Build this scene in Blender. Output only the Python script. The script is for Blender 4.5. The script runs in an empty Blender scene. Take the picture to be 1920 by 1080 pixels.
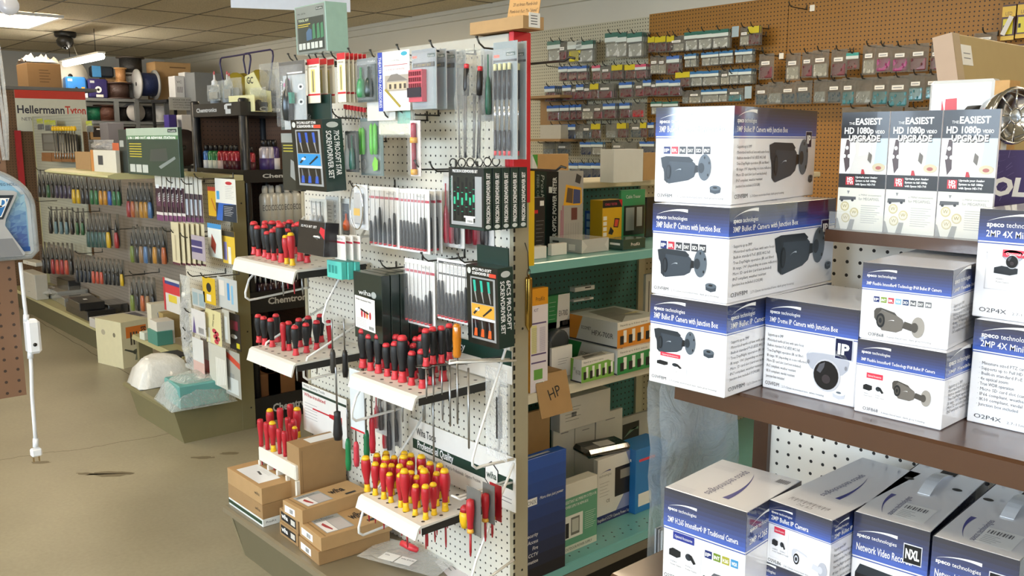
import bpy, math, random
from mathutils import Matrix, Vector
random.seed(7)
SC = bpy.context.scene
COL = SC.collection
PI = math.pi

# ------------------------------------------------------------------ camera, world, daylight, exposure
F_PX = 1690.0; PITCH = math.atan(278 / 1690.0); YAW = math.radians(41.59); EYE = 1.585
_g = Vector((-math.cos(YAW), math.sin(YAW), 0)); RT = Vector((math.sin(YAW), math.cos(YAW), 0))
FW = _g * math.cos(PITCH) - Vector((0, 0, 1)) * math.sin(PITCH)
UPV = RT.cross(FW)
EYEP = Vector((0, 0, EYE))
cd = bpy.data.cameras.new('camera'); cam = bpy.data.objects.new('camera', cd); COL.objects.link(cam)
cd.sensor_width = 36; cd.lens = F_PX / 1920 * 36; cd.clip_start = .05
_r = Matrix((RT, UPV, -FW)).transposed().to_4x4()
cam.matrix_world = Matrix.Translation(EYEP) @ _r
SC.camera = cam
SC.view_settings.view_transform = 'Standard'; SC.view_settings.look = 'None'
SC.view_settings.exposure = 0.22; SC.view_settings.gamma = 1.0; SC.view_settings.use_curve_mapping = False
SC.cycles.transparent_max_bounces = 24
SC.cycles.max_bounces = 8
SC.cycles.sample_clamp_indirect = 6
SC.cycles.use_denoising = True
wd = bpy.data.worlds.new('sky'); SC.world = wd; wd.use_nodes = True
_b = wd.node_tree.nodes['Background']; _b.inputs[0].default_value = (.74, .87, 1.0, 1); _b.inputs[1].default_value = 16.5
TUBE_W = 13.5      # emission of the fluorescent diffusers
# daylight comes in through the shop windows behind the camera (portals only guide the sampling)
WIN = [(-6.6, -5.0), (-4.8, -2.95), (-2.70, -1.2), (-1.0, .8)]; WIN_Z = (1.5, 2.68); YFRONT = -3.6
for (a, b) in WIN:
	ld = bpy.data.lights.new('window_daylight_portal', 'AREA'); ld.shape = 'RECTANGLE'; ld.size = b - a; ld.size_y = WIN_Z[1] - WIN_Z[0]
	ld.cycles.is_portal = True
	lo = bpy.data.objects.new('window_daylight_portal', ld); COL.objects.link(lo)
	lo.location = ((a + b) / 2, YFRONT - .02, sum(WIN_Z) / 2)
	lo.rotation_euler = (PI / 2, 0, 0)

ADDED_SIDEWIN = (-3.1, -.9); XR = 3.2  # unseen side window, added to brighten carton sides that face right
ld = bpy.data.lights.new('window_daylight_portal', 'AREA'); ld.shape = 'RECTANGLE'; ld.size = WIN_Z[1] - WIN_Z[0]; ld.size_y = 2.2; ld.cycles.is_portal = True
lo = bpy.data.objects.new('window_daylight_portal', ld); COL.objects.link(lo); lo.location = (XR + .02, -2.0, sum(WIN_Z) / 2); lo.rotation_euler = (0, PI / 2, 0)  # portal of the added side window
def U(px, py, X=None, Y=None, Z=None):
	d = FW + RT * ((px - 960) / F_PX) + UPV * ((540 - py) / F_PX)
	if X is not None: t = X / d.x
	elif Y is not None: t = Y / d.y
	else: t = (Z - EYE) / d.z
	return EYEP + d * t
def zat(P, px, py):
	"""height at which the sight line through a pixel passes over ground point P"""
	d = FW + RT * ((px - 960) / F_PX) + UPV * ((540 - py) / F_PX)
	return EYE + d.z * math.hypot(P.x, P.y) / math.hypot(d.x, d.y)

# ------------------------------------------------------------------ materials
def lin(h):
	h = h.lstrip('#'); o = []
	for i in (0, 2, 4):
		c = int(h[i:i + 2], 16) / 255
		o.append(c / 12.92 if c <= .04045 else ((c + .055) / 1.055) ** 2.4)
	return o
_M = {}
def M(hexc, rough=.5, metal=0, coat=0, var=.05, scale=25, bump=0, spec=.5):
	key = (hexc, rough, metal, coat, var, scale, bump, spec)
	if key in _M: return _M[key]
	m = bpy.data.materials.new('paint_%s_%d' % (hexc.strip('#'), len(_M))); m.use_nodes = True
	nt = m.node_tree; N = nt.nodes; L = nt.links; p = N['Principled BSDF']
	r, g, b = lin(hexc)
	tc = N.new('ShaderNodeTexCoord'); no = N.new('ShaderNodeTexNoise'); no.inputs['Scale'].default_value = scale; no.inputs['Detail'].default_value = 3
	L.new(tc.outputs['Object'], no.inputs['Vector'])
	mx = N.new('ShaderNodeMix'); mx.data_type = 'RGBA'
	mx.inputs[6].default_value = (r * (1 - var), g * (1 - var), b * (1 - var), 1); mx.inputs[7].default_value = (min(1, r * (1 + var)), min(1, g * (1 + var)), min(1, b * (1 + var)), 1)
	L.new(no.outputs['Fac'], mx.inputs[0]); L.new(mx.outputs[2], p.inputs['Base Color'])
	p.inputs['Roughness'].default_value = rough; p.inputs['Metallic'].default_value = metal; p.inputs['Coat Weight'].default_value = coat
	p.inputs['Coat Roughness'].default_value = .05; p.inputs['Coat IOR'].default_value = 1.8 if coat == 1.0 else 1.5; p.inputs['Specular IOR Level'].default_value = spec
	if bump:
		bp = N.new('ShaderNodeBump'); bp.inputs['Strength'].default_value = bump; bp.inputs['Distance'].default_value = .01
		L.new(no.outputs['Fac'], bp.inputs['Height']); L.new(bp.outputs[0], p.inputs['Normal'])
	_M[key] = m; return m
def clear(tint='ffffff', fac=.16, rough=.12, scale=60, bump=.6, body='f4f6f4', edge=.45):
	"""thin clear plastic film: mostly see-through, with crinkled gloss"""
	key = ('clear', tint, fac, rough, scale, bump, body, edge)
	if key in _M: return _M[key]
	m = bpy.data.materials.new('clear_plastic_%d' % len(_M)); m.use_nodes = True
	nt = m.node_tree; N = nt.nodes; L = nt.links; p = N['Principled BSDF']; out = N['Material Output']
	p.inputs['Base Color'].default_value = (*lin(body), 1); p.inputs['Roughness'].default_value = rough; p.inputs['Specular IOR Level'].default_value = .9
	tr = N.new('ShaderNodeBsdfTransparent'); tr.inputs[0].default_value = (*lin(tint), 1)
	tc = N.new('ShaderNodeTexCoord'); no = N.new('ShaderNodeTexNoise'); no.inputs['Scale'].default_value = scale; no.inputs['Detail'].default_value = 4; no.inputs['Distortion'].default_value = 1.5
	L.new(tc.outputs['Object'], no.inputs['Vector'])
	bp = N.new('ShaderNodeBump'); bp.inputs['Strength'].default_value = bump; bp.inputs['Distance'].default_value = .02
	L.new(no.outputs['Fac'], bp.inputs['Height']); L.new(bp.outputs[0], p.inputs['Normal'])
	lw = N.new('ShaderNodeLayerWeight'); lw.inputs[0].default_value = .35; L.new(bp.outputs[0], lw.inputs['Normal'])
	ma = N.new('ShaderNodeMath'); ma.operation = 'MULTIPLY_ADD'; ma.inputs[1].default_value = edge; ma.inputs[2].default_value = fac
	L.new(lw.outputs['Facing'], ma.inputs[0])
	mi = N.new('ShaderNodeMixShader'); L.new(ma.outputs[0], mi.inputs[0]); L.new(tr.outputs[0], mi.inputs[1]); L.new(p.outputs[0], mi.inputs[2]); L.new(mi.outputs[0], out.inputs[0])
	_M[key] = m; return m
def glow(hexc, s):
	key = ('glow', hexc, s)
	if key in _M: return _M[key]
	m = bpy.data.materials.new('lamp_diffuser_%d' % len(_M)); m.use_nodes = True; nt = m.node_tree
	e = nt.nodes.new('ShaderNodeEmission'); e.inputs[0].default_value = (*lin(hexc), 1); e.inputs[1].default_value = s
	nt.links.new(e.outputs[0], nt.nodes['Material Output'].inputs[0]); _M[key] = m; return m
def peg(hexc, axes='XZ', pitch=.0254, r=.12, rough=.55, dark='1b1814', var=.04):
	"""perforated board: round holes every inch in the board's own plane"""
	key = ('peg', hexc, axes, pitch, r, rough)
	if key in _M: return _M[key]
	m = bpy.data.materials.new('pegboard_%d' % len(_M)); m.use_nodes = True
	nt = m.node_tree; N = nt.nodes; L = nt.links; p = N['Principled BSDF']
	tc = N.new('ShaderNodeTexCoord'); sp = N.new('ShaderNodeSeparateXYZ'); L.new(tc.outputs['Object'], sp.inputs[0])
	sq = []
	for a in axes:
		d = N.new('ShaderNodeMath'); d.operation = 'DIVIDE'; d.inputs[1].default_value = pitch; L.new(sp.outputs[a], d.inputs[0])
		f = N.new('ShaderNodeMath'); f.operation = 'FLOORED_MODULO'; f.inputs[1].default_value = 1; L.new(d.outputs[0], f.inputs[0])
		s = N.new('ShaderNodeMath'); s.operation = 'SUBTRACT'; s.inputs[1].default_value = .5; L.new(f.outputs[0], s.inputs[0])
		q = N.new('ShaderNodeMath'); q.operation = 'POWER'; q.inputs[1].default_value = 2; L.new(s.outputs[0], q.inputs[0]); sq.append(q)
	ad = N.new('ShaderNodeMath'); ad.operation = 'ADD'; L.new(sq[0].outputs[0], ad.inputs[0]); L.new(sq[1].outputs[0], ad.inputs[1])
	lt = N.new('ShaderNodeMath'); lt.operation = 'LESS_THAN'; lt.inputs[1].default_value = r * r; L.new(ad.outputs[0], lt.inputs[0])
	no = N.new('ShaderNodeTexNoise'); no.inputs['Scale'].default_value = 6; no.inputs['Detail'].default_value = 6; L.new(tc.outputs['Object'], no.inputs['Vector'])
	c = lin(hexc); mx = N.new('ShaderNodeMix'); mx.data_type = 'RGBA'
	mx.inputs[6].default_value = (*[v * (1 - var) for v in c], 1); mx.inputs[7].default_value = (*[min(1, v * (1 + var)) for v in c], 1); L.new(no.outputs['Fac'], mx.inputs[0])
	m2 = N.new('ShaderNodeMix'); m2.data_type = 'RGBA'; m2.inputs[7].default_value = (*lin(dark), 1); L.new(lt.outputs[0], m2.inputs[0]); L.new(mx.outputs[2], m2.inputs[6])
	L.new(m2.outputs[2], p.inputs['Base Color']); p.inputs['Roughness'].default_value = rough
	bp = N.new('ShaderNodeBump'); bp.invert = True; bp.inputs['Strength'].default_value = .5; bp.inputs['Distance'].default_value = .004; L.new(lt.outputs[0], bp.inputs['Height']); L.new(bp.outputs[0], p.inputs['Normal'])
	_M[key] = m; return m

# ------------------------------------------------------------------ text outlines, cached
_T = {}
def glyphs(s, bold=0):
	key = (s, bold)
	if key not in _T:
		cu = bpy.data.curves.new('lettering', 'FONT'); cu.body = s; cu.resolution_u = 2 if len(s) < 26 else 1; cu.offset = bold; cu.fill_mode = 'FRONT'
		ob = bpy.data.objects.new('lettering', cu); me = ob.to_mesh()
		vs = [(v.co.x, v.co.y) for v in me.vertices]; fs = [tuple(p.vertices) for p in me.polygons]
		ob.to_mesh_clear(); bpy.data.objects.remove(ob); bpy.data.curves.remove(cu)
		x0 = min([v[0] for v in vs] or [0]); x1 = max([v[0] for v in vs] or [1])
		_T[key] = (vs, fs, x0, x1)
	return _T[key]

# ------------------------------------------------------------------ mesh builder
class MB:
	def __init__(s): s.v = []; s.f = []; s.mi = []; s.sm = []; s.mats = []
	def add(s, vs, fs, mat, Mx=None, smooth=False):
		if mat not in s.mats: s.mats.append(mat)
		k = s.mats.index(mat); o = len(s.v)
		s.v += [tuple(Mx @ Vector(v)) for v in vs] if Mx is not None else [tuple(v) for v in vs]
		for f in fs: s.f.append([i + o for i in f]); s.mi.append(k); s.sm.append(smooth)
		return s
	def box(s, x0, y0, z0, x1, y1, z1, mat, Mx=None, bev=0):
		if x0 > x1: x0, x1 = x1, x0
		if y0 > y1: y0, y1 = y1, y0
		if z0 > z1: z0, z1 = z1, z0
		if not bev:
			v = [(x, y, z) for x in (x0, x1) for y in (y0, y1) for z in (z0, z1)]
			return s.add(v, [(0, 1, 3, 2), (4, 6, 7, 5), (0, 4, 5, 1), (2, 3, 7, 6), (0, 2, 6, 4), (1, 5, 7, 3)], mat, Mx)
		bev = min(bev, (x1 - x0) * .45, (y1 - y0) * .45, (z1 - z0) * .45)
		v = []; X = (x0, x1); Y = (y0, y1); Z = (z0, z1)
		for i in (0, 1):
			for j in (0, 1):
				for k in (0, 1):
					sx = bev * (1 - 2 * i); sy = bev * (1 - 2 * j); sz = bev * (1 - 2 * k)
					v += [(X[i], Y[j] + sy, Z[k] + sz), (X[i] + sx, Y[j], Z[k] + sz), (X[i] + sx, Y[j] + sy, Z[k])]
		g = lambda i, j, k, a: (i * 4 + j * 2 + k) * 3 + a
		f = []
		for i in (0, 1): q = [g(i, 0, 0, 0), g(i, 0, 1, 0), g(i, 1, 1, 0), g(i, 1, 0, 0)]; f.append(q if i == 0 else q[::-1])
		for j in (0, 1): q = [g(0, j, 0, 1), g(1, j, 0, 1), g(1, j, 1, 1), g(0, j, 1, 1)]; f.append(q if j == 0 else q[::-1])
		for k in (0, 1): q = [g(0, 0, k, 2), g(0, 1, k, 2), g(1, 1, k, 2), g(1, 0, k, 2)]; f.append(q if k == 0 else q[::-1])
		for i in (0, 1):
			for j in (0, 1): q = [g(i, j, 0, 0), g(i, j, 0, 1), g(i, j, 1, 1), g(i, j, 1, 0)]; f.append(q if (i + j) % 2 else q[::-1])
			for k in (0, 1): q = [g(i, 0, k, 0), g(i, 0, k, 2), g(i, 1, k, 2), g(i, 1, k, 0)]; f.append(q[::-1] if (i + k) % 2 else q)
		for j in (0, 1):
			for k in (0, 1): q = [g(0, j, k, 1), g(0, j, k, 2), g(1, j, k, 2), g(1, j, k, 1)]; f.append(q if (j + k) % 2 else q[::-1])
		for i in (0, 1):
			for j in (0, 1):
				for k in (0, 1): q = [g(i, j, k, a) for a in range(3)]; f.append(q if (i + j + k) % 2 else q[::-1])
		return s.add(v, f, mat, Mx)
	def tube(s, pts, r, mat, n=6, closed=False, Mx=None):
		pts = [Vector(p) for p in pts]; vs = []; fs = []; m = len(pts); ref = None
		for i, p in enumerate(pts):
			a = pts[(i - 1) % m] if (closed or i > 0) else p; b = pts[(i + 1) % m] if (closed or i < m - 1) else p
			t = (b - a).normalized() if (b - a).length else Vector((0, 0, 1))
			if ref is None: ref = t.orthogonal().normalized()
			ref = (ref - t * ref.dot(t)); ref = ref.normalized() if ref.length > 1e-6 else t.orthogonal().normalized()
			w = t.cross(ref)
			for k in range(n):
				c = 2 * PI * k / n; vs.append(p + (ref * math.cos(c) + w * math.sin(c)) * r)
		for i in range(m if closed else m - 1):
			for k in range(n):
				j = (i + 1) % m; fs.append((i * n + k, i * n + (k + 1) % n, j * n + (k + 1) % n, j * n + k))
		if not closed: fs.append(tuple(range(n))[::-1]); fs.append(tuple(range((m - 1) * n, m * n)))
		return s.add(vs, fs, mat, Mx, True)
	def lathe(s, prof, mat, n=12, Mx=None, smooth=True):
		vs = []; fs = []
		for (r, z) in prof:
			for k in range(n): c = 2 * PI * k / n; vs.append((r * math.cos(c), r * math.sin(c), z))
		for i in range(len(prof) - 1):
			for k in range(n): fs.append((i * n + k, i * n + (k + 1) % n, (i + 1) * n + (k + 1) % n, (i + 1) * n + k))
		fs.append(tuple(range(n))[::-1]); fs.append(tuple(range((len(prof) - 1) * n, len(prof) * n)))
		return s.add(vs, fs, mat, Mx, smooth)
	def prism(s, poly, a, b, mat, axis='Y', Mx=None):
		"""polygon in the plane square to axis, pulled from a to b"""
		n = len(poly)
		def P(q, h): return (q[0], h, q[1]) if axis == 'Y' else ((h, q[0], q[1]) if axis == 'X' else (q[0], q[1], h))
		vs = [P(q, a) for q in poly] + [P(q, b) for q in poly]
		fs = [tuple(range(n)), tuple(range(n, 2 * n))[::-1]] + [(i, (i + 1) % n, n + (i + 1) % n, n + i)[::-1] for i in range(n)]
		return s.add(vs, fs, mat, Mx)
	# flat printing on a face frame Fm (columns u, v, n, origin)
	def rect(s, Fm, u0, v0, u1, v1, mat, k=1):
		return s.add([(u0, v0, k * 3e-4), (u1, v0, k * 3e-4), (u1, v1, k * 3e-4), (u0, v1, k * 3e-4)], [(0, 1, 2, 3)], mat, Fm)
	def poly(s, Fm, pts, mat, k=1):
		return s.add([(p[0], p[1], k * 3e-4) for p in pts], [tuple(range(len(pts)))], mat, Fm)
	def disc(s, Fm, u, v, ru, rv, mat, k=1, n=16):
		return s.poly(Fm, [(u + ru * math.cos(2 * PI * i / n), v + rv * math.sin(2 * PI * i / n)) for i in range(n)], mat, k)
	def text(s, Fm, st, u, v, h, mat, w=None, k=2, bold=0, al='l', shear=0, rot=0):
		vs, fs, x0, x1 = glyphs(st, bold)
		if not vs: return s
		sy = h / .70; sx = sy * .92
		if w: sx = w / max(1e-6, (x1 - x0))
		W = (x1 - x0) * sx; off = {'l': 0, 'c': -W / 2, 'r': -W}[al]
		c, sn = math.cos(rot), math.sin(rot); out = []
		for (x, y) in vs:
			a = (x - x0) * sx + off + shear * y * sy; b = y * sy
			out.append((u + a * c - b * sn, v + a * sn + b * c, k * 3e-4))
		return s.add(out, fs, mat, Fm)
	def build(s, name, parent=None, loc=(0, 0, 0), rz=0, rot=None):
		me = bpy.data.meshes.new(name); me.from_pydata(s.v, [], s.f)
		for m in s.mats: me.materials.append(m)
		me.polygons.foreach_set('material_index', s.mi); me.polygons.foreach_set('use_smooth', s.sm); me.update()
		o = bpy.data.objects.new(name, me); COL.objects.link(o)
		o.location = loc; o.rotation_euler = rot if rot else (0, 0, rz)
		if parent is not None: o.parent = parent
		return o

def tag(o, label=None, cat=None, group=None, kind=None):
	if label: o['label'] = label
	if cat: o['category'] = cat
	if group: o['group'] = group
	if kind: o['kind'] = kind
	return o
def empty(name, label, cat, loc=(0, 0, 0), rz=0, group=None, rot=None):
	o = bpy.data.objects.new(name, None); COL.objects.link(o); o.empty_display_size = .02
	o.location = loc; o.rotation_euler = rot if rot else (0, 0, rz)
	return tag(o, label, cat, group)
def dup(root, loc, rz=0, label=None, group=None, scale=None, rot=None):
	"""a copy of a thing with copies of its parts and sub-parts"""
	r = root.copy(); COL.objects.link(r); r.location = loc; r.rotation_euler = rot if rot else (0, 0, rz)
	if label: r['label'] = label
	if group: r['group'] = group
	if scale: r.scale = scale
	for ch in list(root.children):
		c = ch.copy(); COL.objects.link(c); c.parent = r
		for g in list(ch.children):
			d = g.copy(); COL.objects.link(d); d.parent = c
	return r
def struct(o): o['kind'] = 'structure'; return o
ORD = ['first', 'second', 'third', 'fourth', 'fifth', 'sixth', 'seventh', 'eighth', 'ninth', 'tenth', 'eleventh', 'twelfth', 'thirteenth', 'fourteenth', 'fifteenth', 'sixteenth', 'seventeenth', 'eighteenth', 'nineteenth', 'twentieth']
def fr(o, u, v):
	u = Vector(u).normalized(); v = Vector(v).normalized(); n = u.cross(v)
	m = Matrix((u, v, n)).transposed().to_4x4(); m.translation = Vector(o); return m
def faces(w, d, h):
	"""face frames of a carton whose origin is the middle of its base and whose front looks along -Y"""
	return dict(front=fr((-w / 2, -d / 2, 0), (1, 0, 0), (0, 0, 1)), right=fr((w / 2, -d / 2, 0), (0, 1, 0), (0, 0, 1)),
				left=fr((-w / 2, d / 2, 0), (0, -1, 0), (0, 0, 1)), top=fr((-w / 2, -d / 2, h), (1, 0, 0), (0, 1, 0)),
				back=fr((w / 2, d / 2, 0), (-1, 0, 0), (0, 0, 1)))
def carton(name, label, cat, loc, w, d, h, rz, mat, decor=None, group=None, bev=.0012):
	mb = MB(); mb.box(-w / 2, -d / 2, 0, w / 2, d / 2, h, mat, bev=bev)
	if decor: decor(mb, faces(w, d, h), w, d, h)
	return tag(mb.build(name, None, loc, rz), label, cat, group)
def px_base(A, B, C, zs):
	"""rectangle on the plane z = zs from three of its corners in the photo: front left, front right, back right"""
	a, b, c = U(*A, Z=zs), U(*B, Z=zs), U(*C, Z=zs)
	u = (b - a); w = u.length; rz = math.atan2(u.y, u.x); u.normalize(); v = Vector((-u.y, u.x, 0))
	d = abs((c - b).dot(v)); ce = a + u * w / 2 + v * d / 2
	return ce, w, d, rz
WHITE = M('f2f2f0', .45); INK = M('1a1a1c', .5); GREY = M('8d8d8d', .5); BLACK = M('101112', .45)
STEEL = M('9a9a98', .32, metal=1); DSTEEL = M('4b4a46', .4, metal=.8); CHROME = M('c9c9c9', .12, metal=1); WIRE = M('e8e8e4', .35)
KRAFT = M('b08d5f', .75, var=.08); KRAFT2 = M('9c7b51', .78, var=.08); TAN = M('a8906a', .8)
# ------------------------------------------------------------------ the room
XL, YW, ZC = -13.9, 5.37, 2.775
def floor_mat():
	m = bpy.data.materials.new('polished_concrete'); m.use_nodes = True; nt = m.node_tree; N = nt.nodes; L = nt.links; p = N['Principled BSDF']
	tc = N.new('ShaderNodeTexCoord')
	n1 = N.new('ShaderNodeTexNoise'); n1.inputs['Scale'].default_value = 1.1; n1.inputs['Detail'].default_value = 7; L.new(tc.outputs['Object'], n1.inputs['Vector'])
	n2 = N.new('ShaderNodeTexNoise'); n2.inputs['Scale'].default_value = 60; n2.inputs['Detail'].default_value = 3; L.new(tc.outputs['Object'], n2.inputs['Vector'])
	r = N.new('ShaderNodeValToRGB'); r.color_ramp.elements[0].position = .3; r.color_ramp.elements[0].color = (*lin('8a816a'), 1); r.color_ramp.elements[1].position = .72; r.color_ramp.elements[1].color = (*lin('aba288'), 1); L.new(n1.outputs['Fac'], r.inputs[0])
	mx = N.new('ShaderNodeMix'); mx.data_type = 'RGBA'; mx.blend_type = 'MULTIPLY'; mx.inputs[0].default_value = .25; L.new(r.outputs[0], mx.inputs[6]); L.new(n2.outputs['Fac'], mx.inputs[7])
	L.new(mx.outputs[2], p.inputs['Base Color'])
	rr = N.new('ShaderNodeMapRange'); rr.inputs[3].default_value = .28; rr.inputs[4].default_value = .5; L.new(n1.outputs['Fac'], rr.inputs[0]); L.new(rr.outputs[0], p.inputs['Roughness'])
	return m
fl = MB(); fl.box(XL, YFRONT, -.1, XR, YW, 0, floor_mat()); fm = fr((0, 0, 0), (1, 0, 0), (0, 1, 0)); crack = M('4e4734', .7); stain = M('6a5f48', .5)
def crack_line(pts, w):
	P = [U(*q, Z=0) for q in pts]; rnd = random.Random(3); Q = []
	for a, b in zip(P, P[1:]):
		for t in range(8): Q.append(a.lerp(b, t / 8) + Vector((rnd.uniform(-1, 1), rnd.uniform(-1, 1), 0)) * .008)
	Q.append(P[-1])
	for a, b in zip(Q, Q[1:]):
		n = Vector((-(b - a).y, (b - a).x, 0)).normalized() * w
		fl.poly(fm, [(a - n)[:2], (b - n)[:2], (b + n)[:2], (a + n)[:2]], crack, 1)
crack_line([(0, 863), (90, 848), (150, 843), (230, 828), (300, 817), (420, 780)], .0022)
crack_line([(70, 600), (150, 648), (250, 708), (330, 760)], .0025)
rnd = random.Random(5)
for (px, py, rx, ry) in [(205, 889, .11, .035), (160, 888, .05, .015), (75, 867, .05, .02), (380, 858, .06, .02), (430, 850, .05, .02)]:
	c = U(px, py, Z=0)
	fl.poly(fm, [(c.x + (rx * math.cos(t)) * (.7 + .5 * rnd.random()) * .67 - .74 * ry * math.sin(t), c.y + rx * math.cos(t) * .74 * (.7 + .5 * rnd.random()) + .67 * ry * math.sin(t)) for t in [2 * PI * i / 18 for i in range(18)]], stain, 1)
struct(fl.build('floor'))
wallm = M('cdc7b5', .7, var=.03, scale=4); wallw = M('d8d4c6', .7, var=.03, scale=4)
struct(MB().box(XL, YW, 0, XR, YW + .12, ZC, wallm).build('wall_back'))
struct(MB().box(XL - .12, YFRONT, 0, XL, YW, ZC, M('c9c7c0', .7, var=.03, scale=3)).build('wall_left'))
struct(MB().box(XR, YFRONT, 0, XR + .12, YW, WIN_Z[0], wallw).box(XR, YFRONT, WIN_Z[1], XR + .12, YW, ZC, wallw).box(XR, YFRONT, WIN_Z[0], XR + .12, ADDED_SIDEWIN[0], WIN_Z[1], wallw).box(XR, ADDED_SIDEWIN[1], WIN_Z[0], XR + .12, YW, WIN_Z[1], wallw).build('wall_right'))
wo = struct(MB().box(XR + .03, ADDED_SIDEWIN[0], WIN_Z[0], XR + .09, ADDED_SIDEWIN[1], WIN_Z[0] + .045, M('6b6a66', .4, metal=.6)).box(XR + .03, ADDED_SIDEWIN[0], WIN_Z[1] - .045, XR + .09, ADDED_SIDEWIN[1], WIN_Z[1], M('6b6a66', .4, metal=.6)).build('window_5'))  # frame of the added window, put in only for its daylight
struct(MB().box(XR + .058, ADDED_SIDEWIN[0], WIN_Z[0] + .045, XR + .064, ADDED_SIDEWIN[1], WIN_Z[1] - .045, clear('fbfdff', .02, .02, 1, 0)).build('window_glass', wo))
fw = MB()
fw.box(XL, YFRONT - .12, 0, XR, YFRONT, WIN_Z[0], wallw).box(XL, YFRONT - .12, WIN_Z[1], XR, YFRONT, ZC, wallw)
xs = [XL] + [v for ab in WIN for v in ab] + [XR]
for i in range(0, len(xs), 2): fw.box(xs[i], YFRONT - .12, WIN_Z[0], xs[i + 1], YFRONT, WIN_Z[1], wallw)
struct(fw.build('wall_front'))
for i, (a, b) in enumerate(WIN):
	w = MB(); t = .045; c = M('6b6a66', .4, metal=.6)
	w.box(a, YFRONT - .09, WIN_Z[0], a + t, YFRONT - .03, WIN_Z[1], c).box(b - t, YFRONT - .09, WIN_Z[0], b, YFRONT - .03, WIN_Z[1], c)
	w.box(a + t, YFRONT - .09, WIN_Z[0], b - t, YFRONT - .03, WIN_Z[0] + t, c).box(a + t, YFRONT - .09, WIN_Z[1] - t, b - t, YFRONT - .03, WIN_Z[1], c)
	wo = struct(w.build('window_%d' % (i + 1)))
	struct(MB().box(a + t, YFRONT - .065, WIN_Z[0] + t, b - t, YFRONT - .059, WIN_Z[1] - t, clear('fbfdff', .02, .02, 1, 0)).build('window_glass', wo))
# crown strips along the back wall
tr = MB()
tr.prism([(YW, 2.775), (YW - .03, 2.775), (YW - .03, 2.74), (YW - .018, 2.735), (YW - .018, 2.675), (YW, 2.67)], XL, XR, wallm, 'X')
struct(tr.build('trim_1'))
struct(MB().box(XL, YW - .012, 0, XR, YW, .1, M('3b3733', .6)).build('baseboard_back'))
# suspended ceiling: mineral tiles, 2 x 4 ft, in a T-bar grid
def ceil_mat():
	m = bpy.data.materials.new('ceiling_tile'); m.use_nodes = True; nt = m.node_tree; N = nt.nodes; L = nt.links; p = N['Principled BSDF']
	tc = N.new('ShaderNodeTexCoord'); no = N.new('ShaderNodeTexNoise'); no.inputs['Scale'].default_value = 90; no.inputs['Detail'].default_value = 2; L.new(tc.outputs['Object'], no.inputs['Vector'])
	r = N.new('ShaderNodeValToRGB'); r.color_ramp.elements[0].position = .35; r.color_ramp.elements[0].color = (*lin('b9ae93'), 1); r.color_ramp.elements[1].position = .5; r.color_ramp.elements[1].color = (*lin('d6cbb0'), 1)
	L.new(no.outputs['Fac'], r.inputs[0]); L.new(r.outputs[0], p.inputs['Base Color']); p.inputs['Roughness'].default_value = .9
	return m
ce = MB(); cm = ceil_mat(); bar = M('6d6552', .6); gx = 1.22; gy = .61
ce.box(XL, YFRONT, ZC, XR, YW, ZC + .1, cm)
x = -13.6
while x < XR: ce.box(x - .007, YFRONT, ZC - .004, x + .007, YW - .03, ZC, bar); x += gx
y = YW - .45
while y > YFRONT: ce.box(XL, y - .007, ZC - .0041, XR, y + .007, ZC, bar); y -= gy
struct(ce.build('ceiling'))
def troffer(cx, cy, lab, along=True):
	a, b = (1.2, .6) if along else (.6, 1.2)
	r = empty('ceiling_light', lab, 'ceiling light', (cx, cy, ZC - .02), 0, 'recessed fluorescent ceiling lights')
	f = MB(); t = .035; fm_ = M('d8d6ce', .4)
	f.box(-a / 2, -b / 2, -.012, a / 2, -b / 2 + t, .014, fm_).box(-a / 2, b / 2 - t, -.012, a / 2, b / 2, .014, fm_).box(-a / 2, -b / 2 + t, -.012, -a / 2 + t, b / 2 - t, .014, fm_).box(a / 2 - t, -b / 2 + t, -.012, a / 2, b / 2 - t, .014, fm_)
	f.build('frame', r)
	MB().box(-a / 2 + t, -b / 2 + t, -.008, a / 2 - t, b / 2 - t, .006, glow('ffe8c4', TUBE_W)).build('diffuser', r)
	return r
L1 = U(25, 34, Z=ZC); L2 = U(572, -12, Z=ZC)
troffer(L1.x, L1.y, 'bright recessed ceiling light at upper left above the black dome camera')
troffer(L2.x, L2.y, 'bright recessed ceiling light at the top edge left of the white hanging sign')
for (x, y) in [(-3.2, 3.7), (-.6, 3.7), (1.9, 3.2), (-5.4, .4), (-2.2, .1), (.9, .1), (-8.4, -.6), (-11.6, .2), (-11.9, -2), (-5.4, -2.2), (-1, -2.0), (-12.4, 4.6)][:11]:
	troffer(x, y, 'recessed fluorescent ceiling light outside the frame')
# hanging strip light
a = U(122, 119, Y=3.3); b = U(191, 107, Y=3.3)
r = empty('strip_light', 'glowing fluorescent strip light hanging by chains before the back shelves', 'strip light', (a + b) / 2)
ln = (b.x - a.x)
MB().box(-ln / 2, -.04, .03, ln / 2, .04, .05, M('e2e0d8', .4)).build('housing', r)
MB().tube([(-ln / 2, 0, .0), (ln / 2, 0, .0)], .032, glow('fff6e6', 42), 10).build('tube', r)
for s in (-.35, .35): MB().tube([(ln * s, 0, .07), (ln * s, 0, ZC - a.z)], .004, DSTEEL, 4).build('chain', r)
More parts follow.
